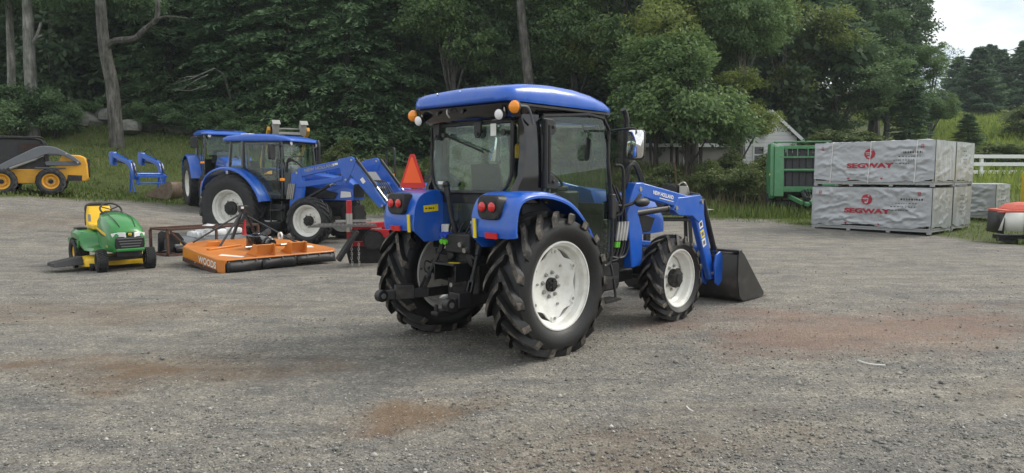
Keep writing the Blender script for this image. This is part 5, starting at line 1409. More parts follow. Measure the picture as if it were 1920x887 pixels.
        m = MB(); m.prism([(1.7, 1.46), (2.75, 1.56), (2.98, 1.62), (2.98, 1.52), (2.75, 1.44), (1.75, 1.32)], .64, .70, 'xz'); m.build('link_bar', MT['blue2'], T, bev=.01)
        m = MB(); m.box((3.5, -.6645, 1.50), (.09, .003, .13), (0, -.64, 0)); m.build('boom_label', MT['sticker'], b[0]); m = MB(); m.box((2.78, -.6645, 1.885), (.14, .003, .05), (0, -.17, 0)); m.build('boom_label', MT['sticker'], b[0])
        m = MB(); m.box((3.46, 0, 1.50), (.50, .62, .05), (0, .95, 0)); m.build('guard_plate', MT['greymetal'], T, bev=.02)
        m = MB(); m.box((4.08, 0, .88), (.10, 1.4, .10)); m.box((4.10, .62, .70), (.06, .12, .5)); m.box((4.10, -.62, .70), (.06, .12, .5)); m.build('tool_carrier', MT['black'], T, bev=.01)
        for k in range(5):
            m = MB(); m.tube([(4.02, -.50 + .12 * k, 1.0), (4.02, -.50 + .12 * k, 1.12), (4.06, -.5 + .12 * k, 1.18)], [.03, .035, .02], 8); m.build('hydraulic_coupler', MT['steel'], T)
            hose(T, [(4.0, -.5 + .12 * k, 1.12), (3.8, -.45 + .1 * k, 1.45), (3.6, -.5 + .1 * k, 1.5)], .014)
        for k in range(4):
            hose(T, [(1.42, -.60 - .02 * k, 1.70), (1.5, -.66, 1.95 + .02 * k), (1.72, -.68, 1.95), (1.9, -.68, 1.82)], .02)
            m = MB(); m.tube([(1.46 + .05 * k, -.70, 1.05), (1.50 + .05 * k, -.70, 1.25), (1.53 + .05 * k, -.70, 1.42)], [.02, .024, .018], 7); m.build('line_coupler', MT['steel'], T)
        m = MB(); m.box((1.62, 0, .66), (.4, 1.3, .2)); m.build('loader_subframe', MT['black'], T, bev=.02)
        m = MB(); m.box((-.1, 0, 2.66), (.26, .3, .05)); m.build('antenna_box', MT['whiteplastic'], R, bev=.012)
    else:
        letters('hood_lettering', 'NEW HOLLAND', .10, MT['letsilver'], h, (2.1, -.372, 1.55), (1, .02, -.09), (.09, 0, 1), 1.1, .002)
    return T
PT = 'blue tractors parked on the left'
parked_tractor('tractor', 'blue loader tractor parked on the left, facing right, nearer of two', (-6.64, 18.49, gz(-6.64, 18.0)), 107, True, PT)
parked_tractor('tractor', 'blue tractor parked behind the other on the left, facing the camera', (-10.41, 25.53, gz(-10.41, 25.0)), 146, False, PT)

# ================================================================ skid steers
def skid_steer(label, loc, az, raised, group):
    T = thing('skid_steer', label, 'skid steer', loc, az, group)
    for sd in (-1, 1):
        for x in (-.65, .65):
            wheel(T, x, sd, .72, .41, .42, .30, .24, 14, .028, .03, 'plate', 'newrubber', 'newrubber', 'yel2', hub=.07, lugw=.06, rake=1.1)
    m = MB(); m.prism([(-.98, .34), (1.05, .34), (1.12, .55), (1.10, .80), (-.98, .80)], -.56, .56, 'xz'); m.build('lower_body', MT['yel2'], T, bev=.03)
    m = MB(); m.prism([(-.85, .66), (-1.05, .42), (-1.62, .40), (-1.70, .50), (-1.68, 1.00), (-1.62, 1.20), (-1.48, 1.26), (-1.0, 1.28), (-.80, .92)], -.62, .62, 'xz'); eh = m.build('engine_cover', MT['yel2'], T, bev=.04)
    m = MB(); m.rbox((-1.70, 0, .85), (.06, .9, .6), .05, plane='yz'); m.build('rear_grille', MT['black'], eh)
    for sd in (-1, 1):
        m = MB(); m.prism([(-1.08, .42), (-1.50, .42), (-1.52, .60), (-1.12, .62)], sd * .60, sd * .63, 'xz'); m.build('rear_recess', MT['black'], eh)
        m = MB(); m.box((-.65, sd * .62, .84), (.84, .14, .04)); m.box((.65, sd * .62, .84), (.84, .14, .04)); m.build('mudguard', MT['greymetal'], T, bev=.01)
        if not raised:
            m = MB(); m.prism([(.95, .68), (.75, .88), (.27, 1.17), (-.30, 1.49), (-.47, 1.535), (-.66, 1.535), (-.85, 1.49), (-1.02, 1.40), (-1.34, 1.20), (-1.50, 1.04), (-1.44, .97), (-1.2, 1.13), (-1.0, 1.24), (-.78, 1.28), (-.55, 1.27), (-.36, 1.17), (.40, .86), (.72, .62), (.90, .30), (1.05, .32)], sd * .66, sd * .82, 'xz')
            m.build('lift_arm', MT['greymetal'], T, bev=.02)
            m = MB(); m.prism([(-.55, .92), (-.50, 1.02), (-.62, 1.06), (-1.45, 1.06), (-1.52, 1.0), (-1.45, .93)], sd * .64, sd * .70, 'xz'); m.build('lower_link', MT['greymetal'], T, bev=.01)
            m = MB(); m.tube([(.42, sd * .76, .83), (-.30, sd * .76, 1.14)], .05, 12); m.tube([(-.30, sd * .76, 1.14), (-.50, sd * .76, 1.24)], .028, 10); m.build('lift_cylinder', MT['palegrey'], T)
            m = MB(); m.cyl((-1.12, sd * .64, 1.30), (-1.12, sd * .84, 1.30), .03, 10); m.cyl((-1.42, sd * .64, 1.02), (-1.42, sd * .84, 1.02), .03, 10); m.build('pivot_pin', MT['steel'], T)
        else:
            m = MB(); m.bar((-1.35, sd * .74, 1.6), (-.2, sd * .74, 2.40), .14, .2); m.bar((-.22, sd * .74, 2.38), (.55, sd * .74, 2.86), .12, .18); m.bar((-1.35, sd * .74, 1.65), (-1.35, sd * .70, 1.1), .14, .2); m.build('lift_arm', MT['yel2'], T, bev=.02)
            m = MB(); m.prism([(.42, 2.98), (.62, 3.12), (.84, 3.06), (.80, 2.80), (.66, 2.58), (.52, 2.62), (.60, 2.80)], sd * .40, sd * .62, 'xz'); m.box((.86, sd * .52, 3.08), (.26, .3, .03), (0, .7, 0)); m.build('coupler_side', MT['palegrey'], T, bev=.015)
            m = MB(); m.tube([(-.3, sd * .60, 2.0), (.55, sd * .56, 2.95)], .04, 10); m.build('tilt_cylinder', MT['black'], T)
    if raised:
        m = MB(); m.bar((.64, -.5, 2.68), (.64, .5, 2.68), .10, .10); m.bar((.58, -.5, 2.86), (.58, .5, 2.86), .05, .05); m.build('coupler_cross_tube', MT['palegrey'], T, bev=.01)
    # cab cage
    for sd in (-1, 1):
        m = MB(); m.tube(curve_pts([(.85, sd * .45, .8), (.80, sd * .45, 1.55), (.70, sd * .45, 1.76), (.2, sd * .45, 1.80), (-.35, sd * .45, 1.76), (-.50, sd * .45, 1.55), (-.52, sd * .45, .85)], 4), .04, 8); m.build('cage_rail', MT['black'], T)
        m = MB(); m.box((.15, sd * .44, 1.0), (1.3, .02, .4)); m.build('cage_side', MT['black'], T); m = MB(); m.box((.15, sd * .43, 1.46), (1.1, .015, .54)); m.build('cage_screen', MT['blackplastic'], T)
        m = MB()
        for k in range(12): m.bar((-.35 + .045 * k, sd * .452, 1.34), (-.35 + .045 * k, sd * .452, 1.62), .012, .012)
        for k in range(5): m.bar((-.38, sd * .455, 1.36 + .06 * k), (.2, sd * .455, 1.36 + .06 * k), .01, .01)
        m.build('side_screen', MT['rust'], T)
    m = MB(); m.rbox((.15, 0, 1.82), (1.2, .98, .05), .1); m.build('cage_roof', MT['black'], T, bev=.02)
    m = MB(); m.rbox((-.2, 0, 1.1), (.45, .5, .14), .05); m.rbox((-.42, 0, 1.35), (.12, .5, .5), .04); m.build('seat', MT['seat'], T, bev=.02)
    return T
x = at_px(41, 23); skid_steer('yellow skid steer with grey lift arms lowered, at the left edge', (x, 23.4, gz(x, 23.0) - .02), 241, False, 'skid steer loaders')
x = at_px(538, 27.5); skid_steer('yellow skid steer behind the blue tractors with arms raised above their roofs', (x - .3, 28.6, 0.58), 152, True, 'skid steer loaders')

# ================================================================ compact tractor with roll bar behind
x = at_px(752, 26); CT = thing('compact_tractor', 'small blue tractor with folding roll bar behind the orange triangle', 'tractor', (x, 26, gz(x, 26)), 60)
for sd in (-1, 1):
    wheel(CT, 0, sd, .52, .46, .47, .3, .26, 16, .03, .02, 'plate', 'newrubber', 'newrubber', 'yel', hub=.06, lugw=.05)
    wheel(CT, 1.5, sd, .48, .30, .31, .2, .17, 14, .02, .02, 'plate', 'newrubber', 'newrubber', 'yel', hub=.04, lugw=.04)
    fender(CT, [(-.46, .65), (-.42, .9), (-.2, 1.03), (.1, 1.03), (.4, .85)], .30, .66, sd, 'blue2', .04, False)
    m = MB(); m.rbox((-.46, sd * .5, 1.5), (.05, .09, .07), .02); m.build('turn_lamp', MT['amber'], CT)
m = MB(); m.tube(curve_pts([(-.35, -.42, .8), (-.37, -.42, 1.6), (-.38, -.40, 2.30), (-.38, -.28, 2.44), (-.38, .28, 2.44), (-.38, .40, 2.30), (-.37, .42, 1.6), (-.35, .42, .8)], 4), .045, 8); m.build('roll_bar', MT['black'], CT)
m = MB(); m.box((.6, 0, .6), (1.9, .3, .4)); m.build('chassis', MT['darkmetal'], CT, bev=.02)
hood(CT, .75, 1.95, .28, .24, .72, 1.22, 1.05, 'blue2'); seat_and_wheel(CT, -.02, .95)
m = MB(); m.tube([(-.42, .2, 1.7), (-.46, .2, 2.0)], .008, 6); m.rbox((-.47, .30, 1.95), (.04, .12, .2), .03, plane='yz'); m.build('mirror', MT['blackplastic'], CT)

# ================================================================ detached blue loader with bucket
x = at_px(240, 27.6); DL = thing('front_loader', 'detached blue front loader standing on its own legs at the grass edge', 'loader', (x, 27.6, gz(x, 27.6)), 118)
for sd in (-1, 1):
    y = sd * .58
    m = MB(); m.prism([(0, 1.50), (.20, 1.50), (.22, 1.45), (.9, 1.22), (1.12, 1.16), (1.25, 1.05), (1.42, .50), (1.34, .46), (1.10, .96), (.95, 1.04), (.25, 1.28), (.22, 1.0), (.05, 1.0), (0, 1.08)], y - .085, y + .085, 'xz'); b = m.build('loader_boom', MT['blue2'], DL, bev=.012)
    m = MB(); m.box((.10, y, 1.27), (.2, .2, .42)); m.build('mount_bracket', MT['blue2'], b, bev=.015)
    m = MB(); m.tube([(.2, y, 1.14), (1.0, y, 1.06)], .035, 10); m.build('lift_cylinder', MT['black'], b); m = MB(); m.tube([(1.2, y, 1.12), (1.50, y, .55)], .034, 10); m.build('curl_cylinder', MT['black'], b)
    m = MB(); m.bar((1.12, y, .9), (1.02, y - sd * .02, .02), .05, .05); m.bar((1.14, y, .55), (1.28, y, .02), .05, .05); m.box((1.14, y, .02), (.4, .12, .03)); m.build('stand_leg', MT['blue2'], b, bev=.006)
    hose(DL, [(.15, y + .05, 1.5), (.4, y + .08, 1.62), (.7, y + .05, 1.42), (1.0, y, 1.2)], .018)
    m = MB(); m.box((1.26, y - sd * .062, .92), (.06, .003, .12), (0, .3, 0)); m.build('boom_label', MT['sticker'], b)
m = MB(); m.tube([(1.28, -.58, .66), (1.28, .58, .66)], .06, 12); m.build('cross_tube', MT['blue2'], DL)
for sd in (-1, 1):
    m = MB(); m.prism([(1.34, .30), (1.50, .26), (1.54, .62), (1.42, .68)], sd * .5, sd * .56, 'xz'); m.build('carrier_plate', MT['blue2'], DL, bev=.006)
m = MB(); m.box((1.50, 0, .58), (.05, 1.25, .07)); m.box((1.48, 0, .32), (.05, 1.25, .06)); m.build('carrier_frame', MT['blue2'], DL, bev=.006)
# worn bucket lying beside it, open to the left
x = at_px(318, 26.8); WB = thing('loader_bucket', 'worn brown steel bucket lying beside the detached blue loader', 'bucket', (x, 26.8, gz(x, 26.8)), 262)
pb = [(-.30, .62), (-.36, .54), (-.38, .28), (-.30, .06), (-.16, .0), (.55, .14)]
m = MB(); m.loft([[(a, -.85, b) for a, b in pb], [(a, .85, b) for a, b in pb]], closed=False, cap=False); m.build('bucket_shell', MT['wornsteel'], WB, solid=.02)
for sd in (-1, 1):
    m = MB(); m.prism([(-.36, .60), (-.24, .64), (.58, .17), (.54, .11), (-.16, -.012), (-.32, .05), (-.40, .28)], sd * .845, sd * .865, 'xz'); m.build('bucket_side', MT['wornsteel'], WB)

# ================================================================ riding mower
MW = thing('riding_mower', 'green and yellow riding mower with a black side chute', 'mower', (-7.52, 13.15, gz(-7.5, 13.0)), 135)
for (x, sd, yc, r, w, rim) in ((0, -1, .40, .25, .24, .13), (0, 1, .40, .25, .24, .13), (1.25, -1, .38, .185, .17, .095), (1.25, 1, .38, .185, .17, .095)):
    W = empty_part('wheel', MW, (x, sd * yc, r)); W.rotation_euler = (0, 0, -.12 if x > 1 else 0)
    turf_tyre(r, w, rim).build('tyre', MT['newrubber'], W, ang=30)
    m = MB(); m.lathe([(.0, sd * w * .20), (.035, sd * w * .22), (.04, sd * w * .05), (rim * .8, sd * w * .02), (rim * .92, sd * w * .25), (rim, sd * w * .30), (rim, sd * w * -.3)], n=28); m.build('rim', MT['yel'], W, ang=35)
# body: rear deck with fenders
m = MB(); secs = []
for (x, w, zb, zt) in ((-.36, .30, .50, .58), (-.33, .42, .47, .63), (-.2, .47, .46, .655), (.15, .48, .46, .65), (.30, .47, .44, .60), (.42, .46, .36, .46), (.55, .46, .33, .37), (.92, .44, .33, .37), (.95, .40, .33, .36)):
    secs.append([(x, a, b) for a, b in ((-w, zb), (-w, zt - .05), (-w + .05, zt), (w - .05, zt), (w, zt - .05), (w, zb), (w - .10, zb), (-w + .10, zb))])
m.loft(secs); BD = m.build('fender_deck', MT['grn'], MW, ang=35)
for sd in (-1, 1):
    m = MB(); m.prism([(-.34, .50), (.34, .48), (.30, .36), (.18, .30), (.24, .40), (.16, .485), (0, .515), (-.16, .485), (-.26, .40), (-.34, .44)], sd * .455, sd * .485, 'xz'); m.build('fender_skirt', MT['grn'], BD, bev=.006)
m = MB(); m.rbox((-.08, -.34, .665), (.24, .17, .05), .03); m.build('cup_tray', MT['blackplastic'], BD, bev=.008); m = MB(); m.rbox((.22, -.40, .60), (.10, .05, .03), .015); m.build('lever_slot', MT['blackplastic'], BD)
m = MB(); m.rbox((.10, 0, .70), (.42, .44, .10), .08); S_ = m.build('seat', MT['yel'], MW, bev=.025)
m = MB(); m.loft([[(-.10 - .10 * t + dx, y, .70 + .36 * t) for dx, y in rrect(.05, .235 - .05 * t * t, .045, 4)] for t in (0, .3, .6, .85, .96, 1)]); m.build('backrest', MT['yel'], S_, ang=50)
m = MB(); m.loft([[(-.155 - .10 * t + dx, y, .72 + .365 * t) for dx, y in rrect(.03, .245 - .045 * t * t, .028, 4)] for t in (0, .4, .8, .97, 1)]); m.build('seat_shell', MT['blackplastic'], S_, ang=50)
m = MB(); m.tube(curve_pts([(-.215, -.20, .98), (-.235, -.17, 1.075), (-.24, 0, 1.10), (-.235, .17, 1.075), (-.215, .20, .98)], 4), .03, 8); m.build('seat_trim', MT['blackplastic'], S_)
m = MB(); m.box((.11, -.234, .86), (.16, .004, .13)); m.build('seat_label', MT['letsilver'], S_)
# hood
secs = []
for (x, w, zb, zt) in ((.62, .25, .42, .955), (.66, .265, .40, .97), (.93, .29, .36, .94), (1.20, .295, .34, .86), (1.38, .28, .33, .765), (1.46, .25, .34, .70), (1.48, .21, .36, .66)):
    secs.append([(x, a, b) for a, b in ((-w * .92, zb), (-w, zb + .12), (-w * .98, zt - .14), (-w * .80, zt - .04), (-w * .40, zt), (0, zt + .008), (w * .40, zt), (w * .80, zt - .04), (w * .98, zt - .14), (w, zb + .12), (w * .92, zb))])
m = MB(); m.loft(secs); HD = m.build('hood', MT['grn'], MW, ang=40)
for sd in (-1, 1):
    m = MB(); m.tube(curve_pts([(.66, sd * .12, .978), (.95, sd * .15, .94), (1.22, sd * .14, .857), (1.40, sd * .12, .755)], 4), .006, 5); m.build('hood_crease', MT['black'], HD, fix=False)
    m = MB(); m.prism([(.72, .735), (1.22, .64), (1.24, .60), (1.02, .63), (.74, .70)], sd * .286, sd * .299, 'xz'); m.build('hood_stripe', MT['yel'], HD, bev=.004)
    m = MB(); m.prism([(.72, .70), (1.2, .60), (1.02, .585), (.76, .66)], sd * .282, sd * .294, 'xz'); m.build('side_vent', MT['black'], HD)
    m = MB(); m.loft([[(1.37 + .13 * (1 - (abs(a) / .3) ** 2) + dx, sd * a, .625 + b) for a, b in ((.06, -.045), (.16, -.05), (.25, -.045), (.268, .02), (.17, .04), (.07, .04))] for dx in (0, .03)]); m.build('headlight', MT['clear'], HD, bev=.008)
m = MB(); m.rbox((1.485, 0, .485), (.06, .45, .22), .06, plane='yz'); G_ = m.build('grille', MT['black'], HD, bev=.01)
for k in range(4): m = MB(); m.bar((1.518, -.20 + .018 * k, .565 - .045 * k), (1.518, .20 - .018 * k, .565 - .045 * k), .016, .014); m.build('grille_bar', MT['greyplastic'], G_)
m = MB(); m.rbox((1.50, 0, .37), (.06, .44, .05), .02, plane='yz'); m.build('lower_bumper', MT['grn'], HD, bev=.012)
m = MB(); m.rbox((1.505, 0, .635), (.02, .10, .06), .012, plane='yz'); E_ = m.build('emblem', MT['black'], HD); m = MB(); m.rbox((1.516, 0, .635), (.006, .055, .042), .01, plane='yz'); m.build('emblem_badge', MT['yel'], E_)
m = MB(); m.tube([(1.5205, -.018, .625), (1.5205, .0, .640), (1.5205, .02, .637)], .004, 5); m.tube([(1.5205, -.012, .63), (1.5205, -.015, .618)], .003, 5); m.tube([(1.5205, .012, .637), (1.5205, .016, .62)], .003, 5); m.build('emblem_mark', MT['grn'], E_)
letters('model_number', 'X350', .05, MT['yel'], HD, (1.30, -.2975, .43), (1, -.0, 0), (0, 0, 1), 1, .001)
c = Vector((.54, 0, 1.02)); R_ = Matrix.Rotation(math.radians(38), 3, 'Y'); m = MB(); m.tube([c + R_ @ Vector((.17 * math.cos(a), .17 * math.sin(a), 0)) for a in [2 * PI * k / 24 for k in range(25)]], .016, 8, cap=False)
for k in range(3): m.bar(c, c + R_ @ Vector((.165 * math.cos(2.1 * k), .165 * math.sin(2.1 * k), 0)), .03, .015)
m.build('steering_wheel', MT['blackplastic'], MW, fix=False)
m = MB(); m.loft([[(.56 + dx, y, z) for dx, y in rrect(a, b, .05)] for a, b, z in ((.14, .20, .42), (.12, .19, .80), (.10, .17, .96), (.05, .1, 1.0))]); m.build('dash_column', MT['blackplastic'], MW, ang=45)
# deck and chute
m = MB(); m.loft([[(.64 + a, b, z) for a, b in rrect(A, B, .20, 5)] for A, B, z in ((.36, .58, .075), (.36, .58, .16), (.34, .56, .20), (.22, .45, .225))]); DK = m.build('mower_deck', MT['yel'], MW, ang=40)
m = MB(); m.loft([[(.46 + a * 1.0, -.56 - b * .44, .07 + c_ * (1 - .55 * b) + .02) for a, c_ in ((0, 0), (.02, .14), (.40, .16), (.46, .02))] for b in (0, .5, 1)]); m.build('discharge_chute', MT['blackplastic'], DK, ang=30, bev=.008)
for (x, y) in ((.98, -.46), (1.0, .50), (.4, -.56)):
    m = MB(); m.cyl((x, y - .03, .07), (x, y + .03, .07), .06, 16); m.bar((x, y + .045, .07), (x - .06, y + .045, .20), .02, .03); m.build('gauge_wheel', MT['blackplastic'], DK)
m = MB(); m.box((1.25, 0, .22), (.10, .60, .07)); m.box((.65, 0, .32), (1.3, .3, .06)); m.box((1.42, 0, .30), (.08, .40, .10)); m.tube([(1.25, -.3, .2), (1.05, -.1, .24)], .015, 6); m.build('front_axle_frame', MT['black'], MW, bev=.01)

# ================================================================ orange rotary cutter
ucut = 43.2; RC = thing('rotary_cutter', 'orange rotary cutter deck with black gearbox and rubber skirt', 'rotary cutter', (-4.80, 11.80, gz(-4.5, 12.6)), ucut)
# local x runs along the front edge, local y back from it
plan = [(0.05, 0.0), (2.12, 0.0), (2.30, .25), (2.12, 1.35), (1.75, 1.95), (.70, 2.08), (.22, 1.90), (0.0, 1.55), (-.03, .12)]
zt = .285
RC.rotation_euler = (math.radians(4.6), 0, az2rot(ucut)); RC.location.z -= .055
m = MB(); m.prism(plan, zt - .022, zt, 'xy'); DKc = m.build('deck_plate', MT['ora'], RC, bev=.01)
def skirt(a, b, z0, z1, name, mat, th=.02, off=0.0, par=None):
    A, B = Vector((a[0], a[1], 0)), Vector((b[0], b[1], 0)); d = (B - A).normalized(); nrm = Vector((d.y, -d.x, 0))
    m = MB(); c = (A + B) / 2 + nrm * off; L = (B - A).length
    m.box((c.x, c.y, (z0 + z1) / 2), (L, th, z1 - z0), (0, 0, math.atan2(d.y, d.x))); return m.build(name, MT[mat], par or RC, bev=.004)
for i in range(len(plan)):
    a, b = plan[i], plan[(i + 1) % len(plan)]
    if i in (0, 1): skirt(a, b, .215, .272, 'deck_rim', 'ora', .014, 0.0, DKc)
    else: skirt(a, b, .06, .272, 'side_skirt', 'ora', .014, 0.0, DKc)
for (x0, x1, ang, zz) in ((.06, .72, .05, 0), (.70, 1.34, -.05, .004), (1.36, 2.14, .12, .03)):
    m = MB(); n = 8
    V = []
    for k in range(n + 1):
        t = k / n; x = x0 + (x1 - x0) * t
        V += [(x, -.014, .235), (x, -.022 - .012 * math.sin(t * 6 + x0), .16), (x, -.035 - .02 * math.sin(t * 4 + x0 * 3), .075 + zz + .012 * math.sin(t * 5))]
    m.add(V, [(3 * k + j, 3 * k + 3 + j, 3 * k + 4 + j, 3 * k + 1 + j) for k in range(n) for j in range(2)]); m.build('rubber_flap', MT['blackplastic'], RC, solid=.012, ang=40)
m = MB(); m.box((1.10, -.012, .238), (2.05, .012, .06)); m.build('flap_strip', MT['black'], RC)
for k in range(9):
    m = MB(); x = .10 + .245 * k; m.cyl((x, -.016, .242), (x, -.030, .242), .013, 8); m.build('flap_bolt', MT['steel'], RC)
for k in range(3):
    m = MB(); m.cyl((-.03 + .005 * k, .25 + .35 * k, .09), (-.055, .25 + .35 * k, .09), .014, 8); m.build('skid_bolt', MT['steel'], RC)
skirt((-.045, .12), (-.02, 1.5), .03, .10, 'skid_shoe', 'rust', .03)
for (x, w_) in ((.78, .34), (1.42, .30)):
    for dx in (-w_ / 2, w_ / 2):
        m = MB(); m.prism([(.02, .286), (.40, .286), (.26, .36), (.14, .49), (.02, .49)], x + dx - .01, x + dx + .01, 'yz'); m.build('hinge_bracket', MT['ora'], DKc, bev=.005)
    m = MB(); m.box((x, .10, .40), (w_ - .02, .02, .17), (.25, 0, 0)); m.build('bracket_plate', MT['ora'], DKc, bev=.005)
    m = MB(); m.cyl((x - w_ / 2 - .12, .20, .43), (x + w_ / 2 + .03, .20, .43), .022, 10); m.build('hinge_pin', MT['steel'], DKc)
for (a, b) in (((.2, 1.0, .300), (.9, 1.2, .306)), ((1.3, 1.0, .306), (1.95, .8, .300))):
    m = MB(); m.bar(a, b, .08, .03); m.build('deck_rib', MT['ora'], DKc, bev=.008)
m = MB(); m.prism([(.32, .286), (.62, .286), (.58, .37), (.36, .37)], 1.36, 1.40, 'xz'); m.build('deck_lug', MT['ora'], DKc, bev=.006)
m = MB(); m.rbox((.98, .74, .42), (.30, .28, .26), .05); m.cyl((1.05, .62, .44), (1.05, .42, .44), .12, 20); m.cyl((1.05, .44, .44), (1.05, .32, .44), .095, 18); m.cyl((.98, .74, .55), (.98, .74, .585), .07, 14); m.build('gearbox', MT['gloss'], RC, bev=.02)
m = MB(); m.tube([(1.10, .84, .46), (1.45, 1.30, .48), (1.62, 1.52, .47)], [.06, .055, .06], 14); m.build('drive_shaft_cover', MT['blackplastic'], RC)
m = MB(); m.lathe([(.05, 0), (.075, .0), (.078, .03), (.05, .03)], (1.42, .72, .50), 'X', 18, close=True); m.build('shaft_end_ring', MT['sticker'], RC)
# hitch mast
mast = MB(); mast.bar((1.10, 1.98, .25), (1.34, 2.02, .86), .05, .05); mast.bar((1.62, 1.96, .25), (1.38, 2.02, .86), .05, .05); mast.box((1.36, 2.02, .86), (.16, .12, .14)); mast.build('hitch_mast', MT['black'], RC, bev=.006)
m = MB(); m.tube([(1.37, 1.96, .66), (1.35, 1.96, .52), (1.34, 1.94, .36)], [.02, .03, .045], 8); m.build('hitch_link', MT['red'], RC)
for (a, b) in (((1.34, 2.0, .84), (.45, 1.1, .30)), ((1.40, 1.98, .74), (1.50, .22, .44)), ((1.36, 2.02, .80), (.2, 1.6, .34))):
    m = MB(); m.bar(a, b, .035, .02); m.build('brace', MT['black'], RC)
m = MB(); m.box((1.30, 1.94, .90), (.05, .02, .04)); m.build('hitch_label', MT['sticker'], RC)
m = MB(); m.box((.30, .30, .2865), (.42, .12, .002), (0, 0, -.9)); m.build('deck_label', MT['sticker'], DKc); m = MB(); m.box((1.86, .62, .2865), (.36, .2, .002), (0, 0, -.3)); m.build('deck_label', MT['sticker'], DKc)
letters('skirt_lettering', 'WOODS', .16, MT['sticker'], RC, (-.022, .50, .165), (-.026, -1, 0), (0, 0, 1), 1.15, .004, 0, .012)

# ================================================================ rusty shipping frame with a wrapped attachment
RF_ = thing('steel_crate_frame', 'open rusty angle iron frame left of the orange cutter', 'crate frame', (-6.87, 14.26, gz(-6.6, 14.9)), 36.9)
Lf, Wf, Hf = 2.05, .68, .54
for y in (0, Wf):
    for z in (.03, Hf):
        m = MB(); m.bar((0, y, z), (Lf, y, z), .05, .045); m.build('long_rail', MT['rust'], RF_, bev=.003)
for x in (0, Lf):
    for z in (.03, Hf):
        m = MB(); m.bar((x, .026, z), (x, Wf - .026, z), .048, .043); m.build('end_rail', MT['rust'], RF_, bev=.003)
    for y in (0, Wf):
        m = MB(); m.bar((x + (.002 if x == 0 else -.002), y, .054), (x, y, Hf - .024), .05, .048); m.build('corner_post', MT['rust'], RF_, bev=.003)
for x in (1.05,):
    for y in (0, Wf): m = MB(); m.bar((x, y, .054), (x, y, Hf - .024), .045, .04); m.build('middle_post', MT['rust'], RF_)
m = MB(); m.bar((.06, .0, Hf - .03), (.50, .0, .06), .03, .04); m.build('diagonal_brace', MT['rust'], RF_)
m = MB(); m.tube([(.30, -.03, .30), (.56, -.035, .09)], .033, 10); m.build('grey_sleeve', MT['greymetal'], RF_)
m = MB(); m.add([(.85, .20, Hf + .03), (1.05, .32, Hf + .06), (1.20, .28, Hf + .03), (1.02, .05, Hf + .028), (.92, .02, Hf + .028)], [(0, 1, 2, 3, 4)]); m.build('plastic_scrap', MT['wrap'], RF_, solid=.006)
AT = thing('tiller_attachment', 'black tiller wrapped in clear plastic inside the rusty frame', 'attachment', (-6.87, 14.26, gz(-6.6, 14.9)), 36.9)
m = MB(); m.prism([(.08, .06), (.10, .44), (.17, .49), (.30, .46), (.42, .3), (.44, .1)], .12, .16, 'xz'); m.prism([(.08, .06), (.10, .44), (.17, .49), (.30, .46), (.42, .3), (.44, .1)], .54, .58, 'xz'); m.build('end_plate', MT['blackplastic'], AT, bev=.01)
m = MB(); m.loft([[(x, y, z) for y, z in ((.10, .09), (.10, .20), (.2, .34), (.46, .36), (.60, .20), (.6, .09))] for x in (.2, .6, 1.2, 1.9)]); m.build('tiller_hood', MT['greymetal'], AT, bev=.015)
m = MB(); m.tube([(.2, .10, .11), (1.9, .10, .11)], .06, 10); m.build('roller', MT['black'], AT)
m = MB(); m.box((.36, .115, .24), (.08, .004, .09)); m.build('yellow_label', MT['reflyel'], AT)
for (x, l, z, w_) in ((1.15, .62, .40, .30), (1.62, .38, .42, .34), (.80, .25, .37, .36)):
    m = MB(); nx_ = 8
    m.loft([[(x - l / 2 + l * k / nx_ + .02 * math.sin(k * 2.1), .35 + y * (1 + .10 * math.sin(k * 1.7 + y * 9)), z + zz * (1 + .18 * math.sin(k * 2.3 + y * 5))) for y, zz in rrect(w_ / 2 * (1 if 0 < k < nx_ else .75), .075, .06, 3)] for k in range(nx_ + 1)]); m.build('wrapped_bundle', MT['wrap'], AT, ang=20)
m = MB(); m.bar((1.35, .35, .3), (1.35, .35, .58), .05, .05); m.bar((1.1, .2, .5), (1.9, .45, .5), .04, .04); m.cyl((1.75, .2, .42), (1.75, .5, .42), .09, 14); m.build('hitch_frame', MT['black'], AT)

# ================================================================ red winch with grate and chains, beside the rear wheel
WN = thing('logging_winch', 'red logging winch with grated step and hanging chain, left of the rear wheel', 'winch', (-2.66, 12.9, gz(-2.6, 13.0)), 75)
WN.scale = (1.2, 1.2, 1.12)
m = MB(); m.prism([(-.22, .0), (.34, .0), (.38, .18), (.10, .62), (-.06, .62), (-.26, .18)], .26, .30, 'xz'); m.build('blade_plate', MT['black'], WN, bev=.01)
m = MB(); m.bar((-.40, -.22, .12), (-.12, -.20, .58), .28, .06); m.build('push_blade', MT['black'], WN, bev=.015)
m = MB(); m.bar((-.22, .0, .30), (-.22, .0, 1.05), .075, .075); m.bar((.30, .05, .30), (.30, .05, .62), .07, .07); m.bar((-.22, 0, .62), (.42, .05, .66), .09, .09); m.bar((-.2, .02, .35), (.42, .06, .35), .08, .08); m.box((.24, .0, .48), (.30, .22, .20)); m.build('winch_frame', MT['red'], WN, bev=.008)
m = MB(); m.bar((-.42, .0, .72), (.10, .0, .72), .02, .04); m.cyl((-.22, -.02, .55), (-.22, -.02, .84), .048, 12); m.build('winch_lever', MT['steel'], WN)
m = MB()
for k in range(15): m.bar((-.78 + .06 * k, -.34, .665), (-.66 + .06 * k, .12, .665), .012, .022)
for y in (-.34, -.12, .12): m.bar((-.80 + .12 * (y + .34) / .46, y, .665), (.16, y, .665), .02, .03)
tag(m.build('grated_step', MT['mesh'], WN), kind='stuff')
for k in range(5):
    m = MB(); m.cyl((.30 + .045 * k, -.12, .42 - .03 * (k % 2)), (.30 + .045 * k, .16, .42 - .03 * (k % 2)), .035, 8); m.build('hydraulic_fitting', MT['darkmetal'], WN)
